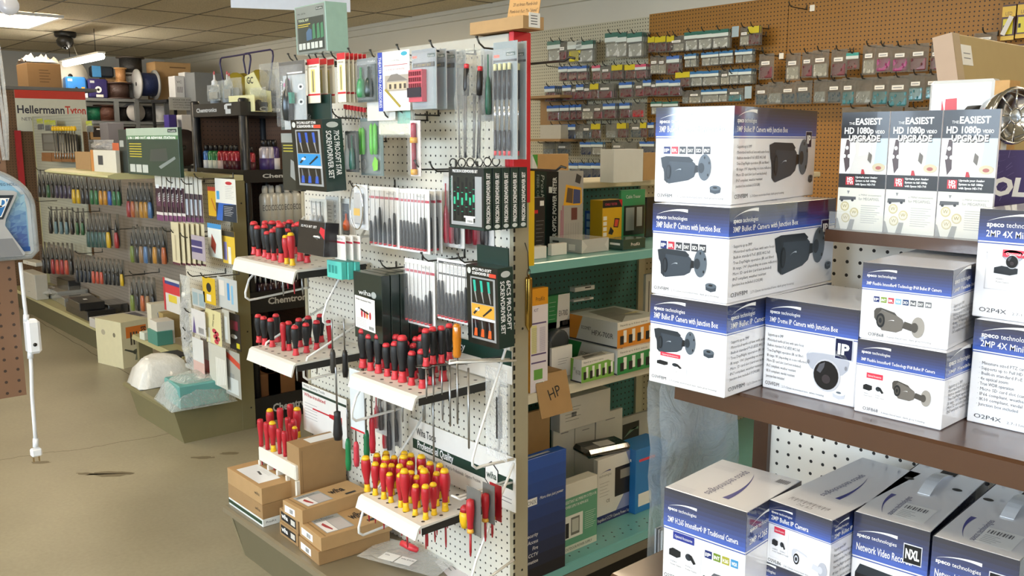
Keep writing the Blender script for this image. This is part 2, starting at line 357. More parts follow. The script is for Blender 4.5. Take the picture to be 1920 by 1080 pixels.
# dome security camera
P = U(122, 60, Z=ZC)
r = empty('dome_camera', 'black eyeball security camera mounted under the ceiling tiles', 'security camera', (P.x, P.y, ZC), 0)
MB().lathe([(.0, 0), (.115, 0), (.115, -.035), (.10, -.06), (.0, -.061)], M('2a2926', .4), 20).build('base', r)
MB().lathe([(.0, .0), (.06, -.005), (.09, -.05), (.085, -.09), (.05, -.125), (.0, -.13)], M('201f1d', .35), 18, Matrix.Translation((.02, -.02, -.05)) @ Matrix.Rotation(-.35, 4, 'Y')).build('eyeball', r)
MB().lathe([(0, 0), (.026, 0), (.026, -.02), (0, -.022)], M('0a0a0c', .1), 12, Matrix.Translation((.075, -.03, -.165)) @ Matrix.Rotation(-.8, 4, 'Y')).build('lens', r)
MB().tube([(.0, .05, -.05), (.03, .1, -.25), (-.02, .06, -.33)], .004, M('cfc9b8', .5), 4).build('cable', r)
# white foam board sign hung from the ceiling
P0 = U(433, 14.5, Z=2.36); P1 = U(657, 23, Z=2.36)
u = P1 - P0; ang = math.atan2(u.y, u.x); wl = math.hypot(u.x, u.y)
r = empty('hanging_sign', 'blank white foam board sign hanging from the ceiling', 'sign', ((P0 + P1) / 2), ang)
MB().box(-wl / 2, -.006, 0, wl / 2, .006, .36, M('e9ecf2', .5)).build('panel', r)
for s in (-.4, .4): MB().tube([(wl * s, 0, .36), (wl * s, 0, ZC - P0.z)], .002, DSTEEL, 4).build('hanging_wire', r)
# pegboards fixed to the back wall
zt = 2.486
board = MB().box(-.66, -.012, -1.9, .66, 0, 0, peg('bdb69a', 'XZ', r=.165)); tag(board.build('wall_pegboard', None, (-5.16, YW, zt)), 'cream pegboard on the back wall hung with component bags', 'pegboard')
xb = U(1477, 100, Y=YW).x
bm = peg('9c6c26', 'XZ', r=.17, var=.1, dark='120c06')
tag(MB().box(-4.5, -.014, -1.9, xb - .002, 0, 0, bm).build('wall_pegboard', None, (0, YW, zt + .016)), 'brown hardboard pegboard right of the cream one, up to a vertical seam', 'pegboard')
tag(MB().box(xb + .002, -.014, -1.9, 1.2, 0, 0, bm).build('wall_pegboard', None, (0, YW, zt + .016)), 'brown hardboard pegboard right of the vertical seam, behind the brochures', 'pegboard')
tag(MB().box(-7.3, -.012, -1.9, -5.83, 0, 0, peg('bdb69a', 'XZ', r=.165)).build('wall_pegboard', None, (0, YW, zt - .01)), 'cream pegboard mostly hidden behind the red topped post', 'pegboard')
tag(MB().box(-.006, -.016, -1.9, .006, 0, 0, M('23231f', .5)).build('pegboard_divider', None, (-5.825, YW, zt)), 'thin black vertical strip at the left edge of the cream pegboard', 'strip')
# ------------------------------------------------------------------ right hand shelf unit with camera cartons
def lerp3(a, b, t):
	A = [int(a[i:i + 2], 16) for i in (0, 2, 4)]; B = [int(b[i:i + 2], 16) for i in (0, 2, 4)]
	return ''.join('%02x' % int(x + (y - x) * t) for x, y in zip(A, B))
GL = dict(rough=.5, coat=1.0, var=.015)
CW = M('f0f0f4', **GL); CNAVY = M('0e1a44', **GL); CBLUE = M('24479c', **GL)
def band(mb, Fm, u0, v0, u1, v1, n=9):
	for i in range(n):
		a = v0 + (v1 - v0) * i / n; b = v0 + (v1 - v0) * (i + 1) / n
		mb.rect(Fm, u0, a, u1, b, M(lerp3('2c55b4', '070d2a', (i / (n - 1)) ** .9), **GL), 1)
def swoosh(mb, Fm, u, v, w, h, mat, k=2, flip=False, rot=0):
	"""crescent that swells to its right end"""
	up = []; lo = []
	for i in range(13):
		t = i / 12; y = math.sin(t * PI * .56) ** .8
		up.append((t * w, h * y)); lo.append((t * w, h * (y - .02 - .42 * t ** 1.6) if t > 0 else 0))
	pts = up + lo[::-1]
	c, s = math.cos(rot), math.sin(rot)
	mb.poly(Fm, [(u + x * c - y * s, v + x * s + y * c) for x, y in pts][::-1], mat, k)
def logo(mb, Fm, u, v, w, mat, k=2):
	swoosh(mb, Fm, u, v + w * .10, w, w * .19, mat, k)
	mb.text(Fm, 'speco', u, v, w * .10, mat, w=w * .33, k=k, bold=.025)
	mb.text(Fm, 'technologies', u + w * .37, v, w * .10, mat, w=w * .62, k=k)
def header(mb, Fm, W, H, bf, title, lw=.38, th=.052, tw=None, pad=.055):
	b0 = H * (1 - bf)
	band(mb, Fm, 0, b0, W, H)
	mb.rect(Fm, 0, b0 - H * .022, W, b0 - H * .012, CBLUE, 1)
	logo(mb, Fm, W * pad, b0 + H * bf * .46, W * lw, WHITE)
	mb.text(Fm, title, W * pad, b0 + H * bf * .14, H * th, WHITE, w=tw * W if tw else None, k=2, bold=.008)
D1 = M('3a434d', .3); D2 = M('2a3138', .3); D3 = M('59646f', .3); D4 = M('171a1e', .3)
def art_bullet(mb, Fm, u, v, s, c=(D1, D2, D3, D4)):
	q = lambda pts: [(u + x * s, v + y * s) for x, y in pts]
	mb.poly(Fm, q([(0, .42), (.10, .06), (.16, 0), (.55, .07), (.66, .13), (.70, .22), (.68, .36), (.60, .42), (.20, .45)]), c[0], 2)
	mb.poly(Fm, q([(-.01, .46), (.02, .30), (.06, .24), (.07, .06), (.14, .0), (.12, .2), (.16, .40), (.6, .38), (.64, .42), (.56, .48), (.1, .49)]), c[1], 3)
	mb.disc(Fm, u + .155 * s, v + .21 * s, .05 * s, .13 * s, c[3], 4); mb.disc(Fm, u + .155 * s, v + .21 * s, .035 * s, .10 * s, c[1], 5)
	mb.poly(Fm, q([(.66, .20), (.78, .22), (.80, .32), (.68, .34)]), c[3], 3)
	mb.disc(Fm, u + .86 * s, v + .30 * s, .125 * s, .23 * s, c[2], 4, 20); mb.disc(Fm, u + .80 * s, v + .29 * s, .06 * s, .09 * s, c[1], 5)
	for dx, dy in ((.86, .47), (.93, .17), (.95, .38)): mb.disc(Fm, u + dx * s, v + dy * s, .015 * s, .025 * s, c[3], 5, 8)
	swoosh(mb, Fm, u + .28 * s, v + .22 * s, .13 * s, .05 * s, M('b9c2cc', .3), 5)
def art_ring(mb, Fm, u, v, s, c=(D1, D3, D4)):
	mb.poly(Fm, [(u - s, v), (u - s * .9, v - s * .75), (u, v - s), (u + s * .9, v - s * .75), (u + s, v), (u, v + .1 * s)], c[0], 2)
	mb.disc(Fm, u, v, s, s * .42, c[1], 3); mb.disc(Fm, u, v + .05 * s, s * .4, s * .16, c[2], 4)
def art_tube(mb, Fm, u, v, s, white=False):
	a, b, c, d = (M('e3e4ea', .3), M('c9cbd4', .3), M('aeb1bd', .3), D4) if white else (M('6d6862', .3), M('4c4843', .3), M('9a958e', .3), D4)
	q = lambda pts: [(u + x * s, v + y * s) for x, y in pts]
	mb.poly(Fm, q([(.10, .10), (.16, .0), (.45, -.01), (.56, .05), (.60, .16), (.56, .27), (.45, .33), (.12, .42), (.03, .38)]), a, 2)
	mb.poly(Fm, q([(-.01, .38), (0, .24), (.06, .16), (.07, .32), (.14, .42), (.45, .33), (.4, .39), (.12, .46), (.03, .44)]), b, 3)
	mb.disc(Fm, u + .13 * s, v + .2 * s, .085 * s, .15 * s, d, 4); mb.disc(Fm, u + .13 * s, v + .2 * s, .055 * s, .10 * s, b, 5); mb.disc(Fm, u + .13 * s, v + .2 * s, .03 * s, .055 * s, d, 6)
	mb.poly(Fm, q([(.56, .1), (.74, .06), (.78, .2), (.6, .24)]), b, 3)
	mb.disc(Fm, u + .86 * s, v + .15 * s, .125 * s, .21 * s, c, 4, 20); mb.disc(Fm, u + .80 * s, v + .14 * s, .07 * s, .1 * s, b, 5)
	swoosh(mb, Fm, u + .27 * s, v + .2 * s, .13 * s, .04 * s, WHITE, 5)
def art_dome(mb, Fm, u, v, s):
	q = lambda pts: [(u + x * s, v + y * s) for x, y in pts]
	mb.poly(Fm, q([(0, .72), (.02, .55), (.12, .42), (.35, .34), (.62, .33), (.86, .40), (.97, .52), (1, .70), (.9, .84), (.62, .92), (.36, .92), (.1, .84)]), M('aeb1bd', .3), 2)
	mb.poly(Fm, q([(.03, .74), (.12, .86), (.36, .93), (.62, .93), (.9, .85), (.98, .72), (.75, .80), (.4, .80), (.15, .78)]), M('d5d7e0', .3), 3)
	mb.disc(Fm, u + .5 * s, v + .33 * s, .32 * s, .36 * s, M('c2c3ca', .3), 4, 22); mb.disc(Fm, u + .49 * s, v + .33 * s, .29 * s, .32 * s, M('1b1b1f', .2), 5, 22)
	mb.disc(Fm, u + .5 * s, v + .25 * s, .1 * s, .1 * s, M('3a3438', .2), 6)
	mb.poly(Fm, q([(.27, .40), (.33, .55), (.46, .62), (.44, .5), (.36, .36)]), M('55565e', .2), 6)
	for x in (.06, .93): mb.disc(Fm, u + x * s, v + .56 * s, .03 * s, .05 * s, M('85868e', .3), 4, 8)
def art_case(mb, Fm, u, v, s):
	q = lambda pts: [(u + x * s, v + y * s) for x, y in pts]
	mb.poly(Fm, q([(.28, .06), (.62, .0), (.98, .04), (.98, .36), (.62, .34), (.28, .40)]), M('8f9297', .3), 2)
	mb.poly(Fm, q([(.28, .40), (.62, .34), (.98, .36), (.74, .50), (.36, .50)]), M('5c6066', .3), 3); mb.poly(Fm, q([(.28, .06), (.46, .03), (.46, .37), (.28, .40)]), M('6b6f76', .3), 3)
	mb.poly(Fm, q([(.02, .1), (.30, .12), (.32, .34), (.02, .30)]), D4, 4); mb.disc(Fm, u + .04 * s, v + .2 * s, .06 * s, .13 * s, D2, 5); mb.disc(Fm, u + .04 * s, v + .2 * s, .035 * s, .08 * s, D4, 6)
def icons(mb, Fm, u, v, s, lst, gap=1.22):
	for i, (t, c) in enumerate(lst):
		x = u + i * s * gap; mb.rect(Fm, x, v, x + s, v + s, M(c, .3), 2); mb.text(Fm, t, x + s / 2, v + s * .25, s * .45, WHITE, w=s * .78, k=3, al='c', bold=.03)
def badge(mb, Fm, u, v, w, h, t):
	mb.rect(Fm, u, v, u + w, v + h, M('c9cddb', .3), 2); mb.rect(Fm, u + w * .06, v + h * .04, u + w * .94, v + h * .96, M('101840', .25), 3)
	mb.text(Fm, t, u + w / 2, v + h * .26, h * .48, WHITE, w=w * .62, k=4, al='c', bold=.04)
BUL = ['Supports up to 3MP', 'Motorized varifocal lens with auto focus', 'Built-in standard PoE (IEEE 802.3af)', 'True Day/Night operation (IR cut filter)', "IR range: 190' (depending on scene reflection)", 'Micro SD card slot (card not included)', 'IP67 compliant, weather resistant', 'Junction box included (O2VLBB)']
def bullets(mb, Fm, u, v, w, step, lst, mat=None, ch=.0046):
	for i, t in enumerate(lst): mb.text(Fm, '· ' + t, u, v - i * step, ch, mat or M('626368', .4), w=min(w, w * len(t) / 44), k=2)
def access(mb, Fm, u, v, w, h, red=True):
	e = w * .012; c = M('cfcfd4', .4)
	for a in ((0, 0, w, e), (0, h - e, w, h), (0, 0, e, h), (w - e, 0, w, h)): mb.rect(Fm, u + a[0], v + a[1], u + a[2], v + a[3], c, 2)
	mb.rect(Fm, u + w * .22, v + h * .90, u + w * .80, v + h * 1.10, M('d8344c' if red else '27358c', .3), 3); mb.text(Fm, 'Optional Accessories', u + w * .27, v + h * .96, h * .075, WHITE, w=w * .48, k=4)
	mb.poly(Fm, [(u + x * w, v + y * h) for x, y in ((.12, .45), (.34, .42), (.44, .48), (.44, .62), (.22, .66), (.12, .60))], D4, 3)
	mb.disc(Fm, u + w * .66, v + h * .55, w * .09, h * .09, D2, 3); mb.tube([], 0, D2) if False else None
	mb.poly(Fm, [(u + x * w, v + y * h) for x, y in ((.64, .6), (.80, .40), (.86, .44), (.74, .62))], D4, 4)
	for x in (.16, .58):
		for k, y in enumerate((.28, .20)): mb.text(Fm, 'POE4U1' if k == 0 else 'Power Supply', u + w * x, v + h * y, h * .045, M('8b8b90', .4), k=2)
def model(mb, Fm, u, v, h, name, sub, w1, w2): mb.text(Fm, name, u, v, h, M('38393d', .4), w=w1, k=2); mb.text(Fm, sub, u + w1 * 1.2, v, h * .6, M('77787d', .4), w=w2, k=2)
IC1 = [('IP', '1c2c6c'), ('IR', 'c23a48'), ('PoE', '3b3d42'), ('DAY', '3b3d42'), ('SD', '3b3d42'), ('IP67', '3b3d42')]
def dec_bullet(accessory=False):
	def f(mb, Fs, w, d, h):
		a = Fs['front']; header(mb, a, w, h, .30, '3MP Bullet IP Camera with Junction Box', .42, .066, .84)
		if not accessory:
			icons(mb, a, w * .12, h * .515, w * .085, IC1)
			art_bullet(mb, a, w * .09, h * .20, w * .66); art_ring(mb, a, w * .80, h * .17, w * .07)
		else:
			art_bullet(mb, a, w * .07, h * .36, w * .56); art_ring(mb, a, w * .79, h * .47, w * .068)
			access(mb, a, w * .06, h * .13, w * .46, h * .22)
		model(mb, a, w * .045, h * .055, h * .036, 'O3VFBM', '2.7-12mm motorized lens, dark grey housing', w * .2, w * .62)
		b = Fs['right']; header(mb, b, d, h, .30, '3MP Bullet IP Camera with Junction Box', .21, .06, .58, .03)
		badge(mb, b, d * .85, h * .57, d * .085, h * .19, 'IP'); bullets(mb, b, d * .03, h * .58, d * .40, h * .058, BUL)
		art_bullet(mb, b @ Matrix.Diagonal((1, .8, 1, 1)), d * .40, h * .24, d * .50); art_ring(mb, b, d * .945, h * .22, d * .03)
		model(mb, b, d * .03, h * .06, h * .045, 'O3VFBM', '2.7-12mm motorized lens, dark grey housing', d * .14, d * .40)
		tp = Fs['top']; mb.rect(tp, 0, d * .497, w, d * .503, GREY, 1); logo(mb, tp, w * .3, d * .6, w * .5, M('3c3f8c', .3))
	return f
def dec_dome(mb, Fs, w, d, h):
	a = Fs['front']; header(mb, a, w, h, .30, '3MP Dome IP Camera with Junction Box', .34, .055, .74)
	badge(mb, a, w * .77, h * .47, w * .19, h * .22, 'IP')
	bullets(mb, a, w * .03, h * .585, w * .46, h * .057, BUL[:4] + ["IR range: 98' (depending on scene reflection)", 'Micro SD card slot (card not included)', 'IP67 compliant, weather resistant', 'IK10 compliant, vandal resistant', 'Junction box included'])
	art_dome(mb, a, w * .48, h * .12, w * .45); art_ring(mb, a, w * .84, h * .12, w * .065, (M('c4c6cf', .3), M('dcdde3', .3), D3))
	model(mb, a, w * .035, h * .045, h * .04, 'O3VFDM', '2.7-12mm motorized lens, white housing', w * .16, w * .46)
	tp = Fs['top']; swoosh(mb, tp, w * .5, d * .55, w * .35, w * .1, M('a4a6c2', .3), 1)
	header(mb, Fs['right'], d, h, .30, '3MP Dome IP Camera', .3, .055, .5)
IC2 = [('IP', '1c2c6c'), ('INT', '7f9a35'), ('IR', 'c23a48'), ('WDR', '7fb2cf'), ('3D', '27416f'), ('PoE', '5b5d62'), ('DAY', '5b5d62'), ('IP68', '74767b')]
def dec_flex(accessory):
	def f(mb, Fs, w, d, h):
		a = Fs['front']; header(mb, a, w, h, .33, '3MP Flexible Intensifier® Technology IP68 Bullet IP Camera', .34, .042, .84)
		if accessory: access(mb, a, w * .06, h * .17, w * .33, h * .36); art_tube(mb, a, w * .44, h * .30, w * .44)
		else: icons(mb, a, w * .15, h * .50, w * .066, IC2, 1.26); art_tube(mb, a, w * .17, h * .14, w * .58)
		model(mb, a, w * .11, h * .05, h * .045, 'O3FB68', '3.6mm fixed lens, dark grey housing', w * .18, w * .5)
		b = Fs['right']; header(mb, b, d, h, .33, '3MP Flexible Intensifier®', .24, .045, .5, .03); bullets(mb, b, d * .04, h * .52, d * .4, h * .055, BUL[:7])
		tp = Fs['top']; swoosh(mb, tp, w * .48, d * .38, w * .4, w * .13, M('8c8fa8', .3), 1, rot=.5)
	return f
def dec_ptz(top):
	def f(mb, Fs, w, d, h):
		a = Fs['front']; header(mb, a, w, h, .29, '2MP 4X Mini-PTZ IP Camera', .36, .06, .66)
		if top:
			access(mb, a, w * .07, h * .27, w * .5, h * .34); art_dome(mb, a, w * .18, h * .48, w * .14)
		else: bullets(mb, a, w * .06, h * .58, w * .6, h * .05, ['Miniature sized PTZ camera', 'Supports up to Full HD 1080p @ 30fps', 'Built-in standard PoE (IEEE 802.3af)', '4x optical zoom', 'True WDR operation', 'Micro SD card slot (card not included)', 'IP66 compliant, weather resistant', 'IK10 compliant, vandal resistant', 'Junction box included'])
		model(mb, a, w * .05, h * .055, h * .04, 'O2P4X', '2.7-11mm 4x optical zoom', w * .19, w * .4)
		header(mb, Fs['left'], d, h, .29, '2MP 4X Mini-PTZ IP Camera', .3, .055, .5)
	return f
def dec_top(mb, tp, w, d, flip=True):
	Fm = tp @ Matrix.Translation((w, d, 0)) @ Matrix.Rotation(PI, 4, 'Z') if flip else tp
	c = M('3a3f8e', .3); g = M('9a9ca6', .4)
	return Fm, c, g
def lid_logo(mb, tp, w, d, u0, ul):
	"""maker's mark along the depth of a lid, upside down to the aisle"""
	g = fr(tp @ Vector((0, d, 0)), (0, -1, 0), (1, 0, 0)); swoosh(mb, g, d * u0, w * .52, d * ul, w * .17, M('343a8c', .3), 1); mb.text(g, 'speco technologies', d * (u0 - .02), w * .40, w * .10, M('55577a', .4), w=d * (ul + .04), k=1)
def dec_trad(mb, Fs, w, d, h):
	a = Fs['front']; header(mb, a, w, h, .34, '2MP H.265 Intensifier® IP Traditional Camera', .36, .05, .86)
	access(mb, a, w * .03, h * .26, w * .46, h * .34, False)
	icons(mb, a, w * .53, h * .50, w * .085, [('IP', '1c2c6c'), ('INT', '6f8a2f'), ('H.265', 'a5a336'), ('WDR', '3b8cc0')])
	art_case(mb, a, w * .52, h * .25, w * .36); model(mb, a, w * .03, h * .2, h * .035, 'O2T7', 'Compatible with CS type lens, dark grey housing', w * .13, w * .6)
	mb.rect(a, w * .02, h * .02, w * .66, h * .17, M('e4e5ee', .4), 3); logo(mb, a, w * .05, h * .09, w * .24, M('6a6c9c', .4), 4)
	b = Fs['right']; header(mb, b, d, h, .34, '2MP H.265 Intensifier® IP', .4, .05, .75)
	lid_logo(mb, Fs['top'], w, d, .16, .70)
	tp = Fs['top']
	for (u, v) in ((.06, .83), (.62, .84), (.05, .12)):
		for k in range(5): mb.rect(tp, w * u, d * (v - .022 * k), w * (u + .26), d * (v - .022 * k) + .0006, M('b4b5bc', .4), 1)
	for k in range(12): mb.rect(tp, w * (.80 + .012 * k), d * .80, w * (.80 + .012 * k) + w * (.004 + .004 * (k % 2)), d * .90, M('6a6b72', .4), 1)
def dec_2vl(mb, Fs, w, d, h):
	a = Fs['front']; header(mb, a, w, h, .34, '2MP Bullet IP Camera', .34, .07, .6)
	access(mb, a, w * .05, h * .12, w * .30, h * .45); art_tube(mb, a, w * .42, h * .12, w * .56, True)
	model(mb, a, w * .03, h * .035, h * .05, 'O2VLB6', '2.8-12mm motorized lens', w * .22, w * .4)
	b = Fs['right']; header(mb, b, d, h, .34, '2MP Bullet IP Camera', .14, .06, .3, .03); bullets(mb, b, d * .03, h * .5, d * .3, h * .09, BUL[:6])
	lid_logo(mb, Fs['top'], w, d, .30, .42)
	tp = Fs['top'] @ Matrix.Translation((w, d, 0)) @ Matrix.Rotation(PI, 4, 'Z')
	for k in range(5): mb.rect(tp, w * .1, d * (.72 + .012 * k), w * .5, d * (.72 + .012 * k) + .0006, M('b4b5bc', .4), 1)
	for k in range(26): mb.rect(tp, w * (.22 + .024 * k), d * .87, w * (.22 + .024 * k) + w * (.005 + .007 * (k % 3 == 0)), d * (.90 + .02 * (k % 2)), M('6a6b72', .4), 1)
	mb.text(tp, 'CE FC', w * .4, d * .93, w * .07, M('6a6b72', .4), k=1)
def dec_nvr(mb, Fs, w, d, h):
	a = Fs['front']; header(mb, a, w, h, .36, 'Network Video Recorder', .54, .062, .76)
	mb.rect(a, w * .68, h * .70, w * .92, h * .86, M('d5d7e2', .3), 2); mb.rect(a, w * .69, h * .708, w * .91, h * .852, D4, 3); mb.text(a, 'NXL', w * .8, h * .745, h * .075, WHITE, w=w * .18, k=4, al='c', bold=.04)
	mb.poly(a, [(w * .06, h * .5), (w * .12, h * .58), (w * .9, h * .55), (w * .96, h * .48), (w * .96, h * .3), (w * .06, h * .33)], D4, 2); mb.poly(a, [(w * .06, h * .5), (w * .12, h * .58), (w * .9, h * .55), (w * .96, h * .48)], D2, 3)
	tp = Fs['top']
	g = fr(tp @ Vector((w, 0, 0)), (0, 1, 0), (-1, 0, 0)); swoosh(mb, g, d * .08, w * .70, d * .30, w * .16, M('343a8c', .3), 1); mb.text(g, 'speco technologies', d * .08, w * .58, w * .085, M('55577a', .4), w=d * .32, k=1)
	mb.rect(tp, w * .42, d * .08, w * .84, d * .30, WHITE, 1)
	for k in range(9):
		mb.rect(tp, w * (.46 + .035 * k), d * .22, w * (.46 + .035 * k) + w * (.01 + .008 * (k % 2)), d * .27, M('4f5057', .4), 2)
		if k < 5: mb.rect(tp, w * .46, d * (.10 + .022 * k), w * (.6 + .04 * (k % 3)), d * (.10 + .022 * k) + .001, M('84858c', .4), 2)
	for x in (.12, .80): mb.disc(tp, w * x, d * .68, w * .07, d * .022, M('3a3632', .6), 1)
	b = Fs['left']; header(mb, b, d, h, .36, 'Network Video Recorder', .3, .06, .4); header(mb, Fs['right'], d, h, .36, 'Network Video Recorder', .3, .06, .4)
ZS = 1.19
def cart_px(name, label, A, B, C, z, h, decor, d=None, rz=None, w=None, group='security camera cartons', bev=.0015):
	c, w0, d0, r0 = px_base(A, B, C, z); d = d or d0; w = w or w0; rz = r0 if rz is None else math.radians(rz)
	a = U(*A, Z=z); u = Vector((math.cos(rz), math.sin(rz), 0)); v = Vector((-u.y, u.x, 0)); c = a + u * w / 2 + v * d / 2
	return carton(name, label, 'box', (c.x, c.y, z), w, d, h, rz, CW, decor, group, bev)
cart_px('camera_carton', 'lowest bullet camera carton of the tall stack, with a red accessories tab', (1216, 713.7), (1357.5, 747.3), (1430.4, 724), ZS, .1458, dec_bullet(True), d=.33, rz=2.3)
cart_px('camera_carton', 'middle bullet camera carton of the tall stack, with six small icons', (1220.4, 549), (1361.9, 570.2), (1557, 525.6), ZS + .1462, .1472, dec_bullet())
cart_px('camera_carton', 'topmost bullet camera carton of the tall stack, its front washed out by window glare', (1225.9, 378), (1371.5, 384.5), (1568, 362), ZS + .2938, .1528, dec_bullet(), d=.345, rz=9.5, w=.1375)
cart_px('camera_carton', 'dome camera carton on the brown shelf beside the tall stack of bullet camera cartons', (1429, 725.4), (1601, 764.8), (1650, 748), ZS, .148, dec_dome, d=.187)
cart_px('camera_carton', 'lower of two small IP68 bullet camera cartons, with a red accessories tab', (1600.4, 770), (1763.5, 807.8), (1811.8, 783.8), ZS, .1093, dec_flex(True), d=.30)
cart_px('camera_carton', 'upper of two small IP68 bullet camera cartons, with a row of coloured icons', (1610, 632.6), (1777, 656.6), (1822, 643), ZS + .1097, .1112, dec_flex(False), d=.28, rz=5.5)
carton('camera_carton', 'lower mini PTZ camera carton at the right edge, with a printed feature list', 'box', (-.495 + .095, 1.305 + .125, ZS), .19, .25, .148, 0, CW, dec_ptz(False), 'security camera cartons')
carton('camera_carton', 'upper mini PTZ camera carton at the right edge, with a red accessories tab', 'box', (-.507 + .095, 1.323 + .125, ZS + .1484), .19, .25, .152, 0, CW, dec_ptz(True), 'security camera cartons')
ZT = 1.03
def top_px(name, label, A, B, C, zt, h, decor, d=None, **kw):
	c, w, d0, rz = px_base(A, B, C, zt); d = d or d0; a = U(*A, Z=zt); u = Vector((math.cos(rz), math.sin(rz), 0)); v = Vector((-u.y, u.x, 0)); c = a + u * w / 2 + v * d / 2
	return carton(name, label, 'box', (c.x, c.y, zt - h), w, d, h, rz, CW, decor, 'security camera cartons', .0015)
top_px('camera_carton', 'H.265 camera carton at the left end of the lower shelf', (1246.2, 912.7), (1401, 961), (1502, 903), ZT, .19, dec_trad, d=.178)
carton('camera_carton', '2MP bullet camera carton between the H.265 carton and the recorder cartons', 'box', (-.732 + .0535, 1.188 + .145, ZT - .104), .107, .29, .104, math.radians(-.5), CW, dec_2vl, 'security camera cartons', .0015)
fl_ = dec_flex(False)
carton('camera_carton', 'camera carton under the 2MP bullet camera carton, only its header showing', 'box', (-.771 + .07, 1.185 + .15, ZT - .19), .14, .29, .0855, 0, CW, fl_, 'security camera cartons')
for (A, B, C, lab) in (((1602.6, 958.5), (1744.7, 998), (1876, 903), 'left of two network video recorder cartons with strap handles'), ((1749.5, 1004), (1913, 1052), None, 'right network video recorder carton with a strap handle, cut by the frame corner')):
	if C is None: c_, w_, d_, r_ = px_base(A, B, B, ZT)
	else: c_, w_, d_, r_ = px_base(A, B, C, ZT)
	a_ = U(*A, Z=ZT); u_ = Vector((math.cos(r_), math.sin(r_), 0)); v_ = Vector((-u_.y, u_.x, 0)); d_ = .285; cc = a_ + u_ * w_ / 2 + v_ * d_ / 2
	bx = carton('recorder_carton', lab, 'box', (cc.x, cc.y, ZT - .19), w_, d_, .19, r_, CW, dec_nvr, 'network video recorder cartons', .0015)
	hm = MB(); n = 9; t0 = -d_ / 2 + d_ * .48; t1 = -d_ / 2 + d_ * .88; hw = w_ * .085
	pts = [(t0 + (t1 - t0) * i / n, .19 + .012 * math.sin(PI * i / n) + .0006) for i in range(n + 1)]
	for p, q in zip(pts, pts[1:]): hm.add([(-hw, p[0], p[1]), (hw, p[0], p[1]), (hw, q[0], q[1]), (-hw, q[0], q[1]), (-hw, p[0], p[1] + .0012), (hw, p[0], p[1] + .0012), (hw, q[0], q[1] + .0012), (-hw, q[0], q[1] + .0012)], [(4, 5, 6, 7), (0, 3, 2, 1), (0, 1, 5, 4), (2, 3, 7, 6), (1, 2, 6, 5), (3, 0, 4, 7)], M('d9dadb', .25))
	hm.box(-hw * 1.3, t1, .19, hw * 1.3, t1 + .022, .1908, M('2b2622', .7))
	tag(hm.build('strap_handle', bx), 'pale plastic strap handle')
# the fixture itself
BRN = M('4a2f1c', .28, coat=.4, var=.08); XE = U(1428, 820, Y=1.585).x
ru = empty('shelf_unit', 'brown metal shelf unit with white pegboard back holding camera cartons', 'shelf unit', (XE, 1.585, 0))
R0, R1 = 0.02, 2.0
pm = MB(); pm.box(R0, 0, .1, R1, .012, 1.416, peg('e6e2d8', 'XZ', r=.13)); pm.build('pegboard_back', ru)
um = MB(); um.box(-.012, -.012, 0, .022, .06, 1.447, BRN)
for k in range(48): um.box(-.0125, -.006, .1 + k * .028, -.0118, .0, .116 + k * .028, BLACK)
um.build('upright', ru)
def shelf_brown(z, y0, x0=.0, lip=.036, nm='shelf'):
	s = MB(); s.prism([(y0 - 1.585, z - .004), (y0 - 1.585 - .002, z - lip), (y0 - 1.585 + .006, z - lip - .003), (y0 - 1.585 + .012, z - lip + .006), (y0 - 1.585 + .012, z - .012), (-.002, z - .012), (-.002, z - .0003), (y0 - 1.585 + .006, z - .0003)], x0, R1, BRN, 'X')
	return s.build(nm, ru)
shelf_brown(ZS, 1.183, U(1266, 735, Y=1.183).x - XE)
shelf_brown(ZT - .19, 1.10, .02)
s = MB(); zb = 1.437
s.box(-.78 - XE, 1.395 - 1.585, zb - .02, -.528 - XE, .0, zb - .0003, BRN).box(R0, .0125, zb - .02, R1, .36, zb - .0003, BRN); s.build('top_shelf', ru)
MB().box(0, -.45, .0, R1, 0, .14, BRN).build('base_deck', ru)
for k, (x0, x1) in enumerate(((.05, .5), (.6, 1.1))): pass
rail = MB(); rail.box(-.775 - XE, 1.397 - 1.585, zb + .0002, -.53 - XE, 1.399 - 1.585, zb + .03, clear('ffffff', .08, .05, 4, 0)); rail.build('clear_edge_strip', ru)
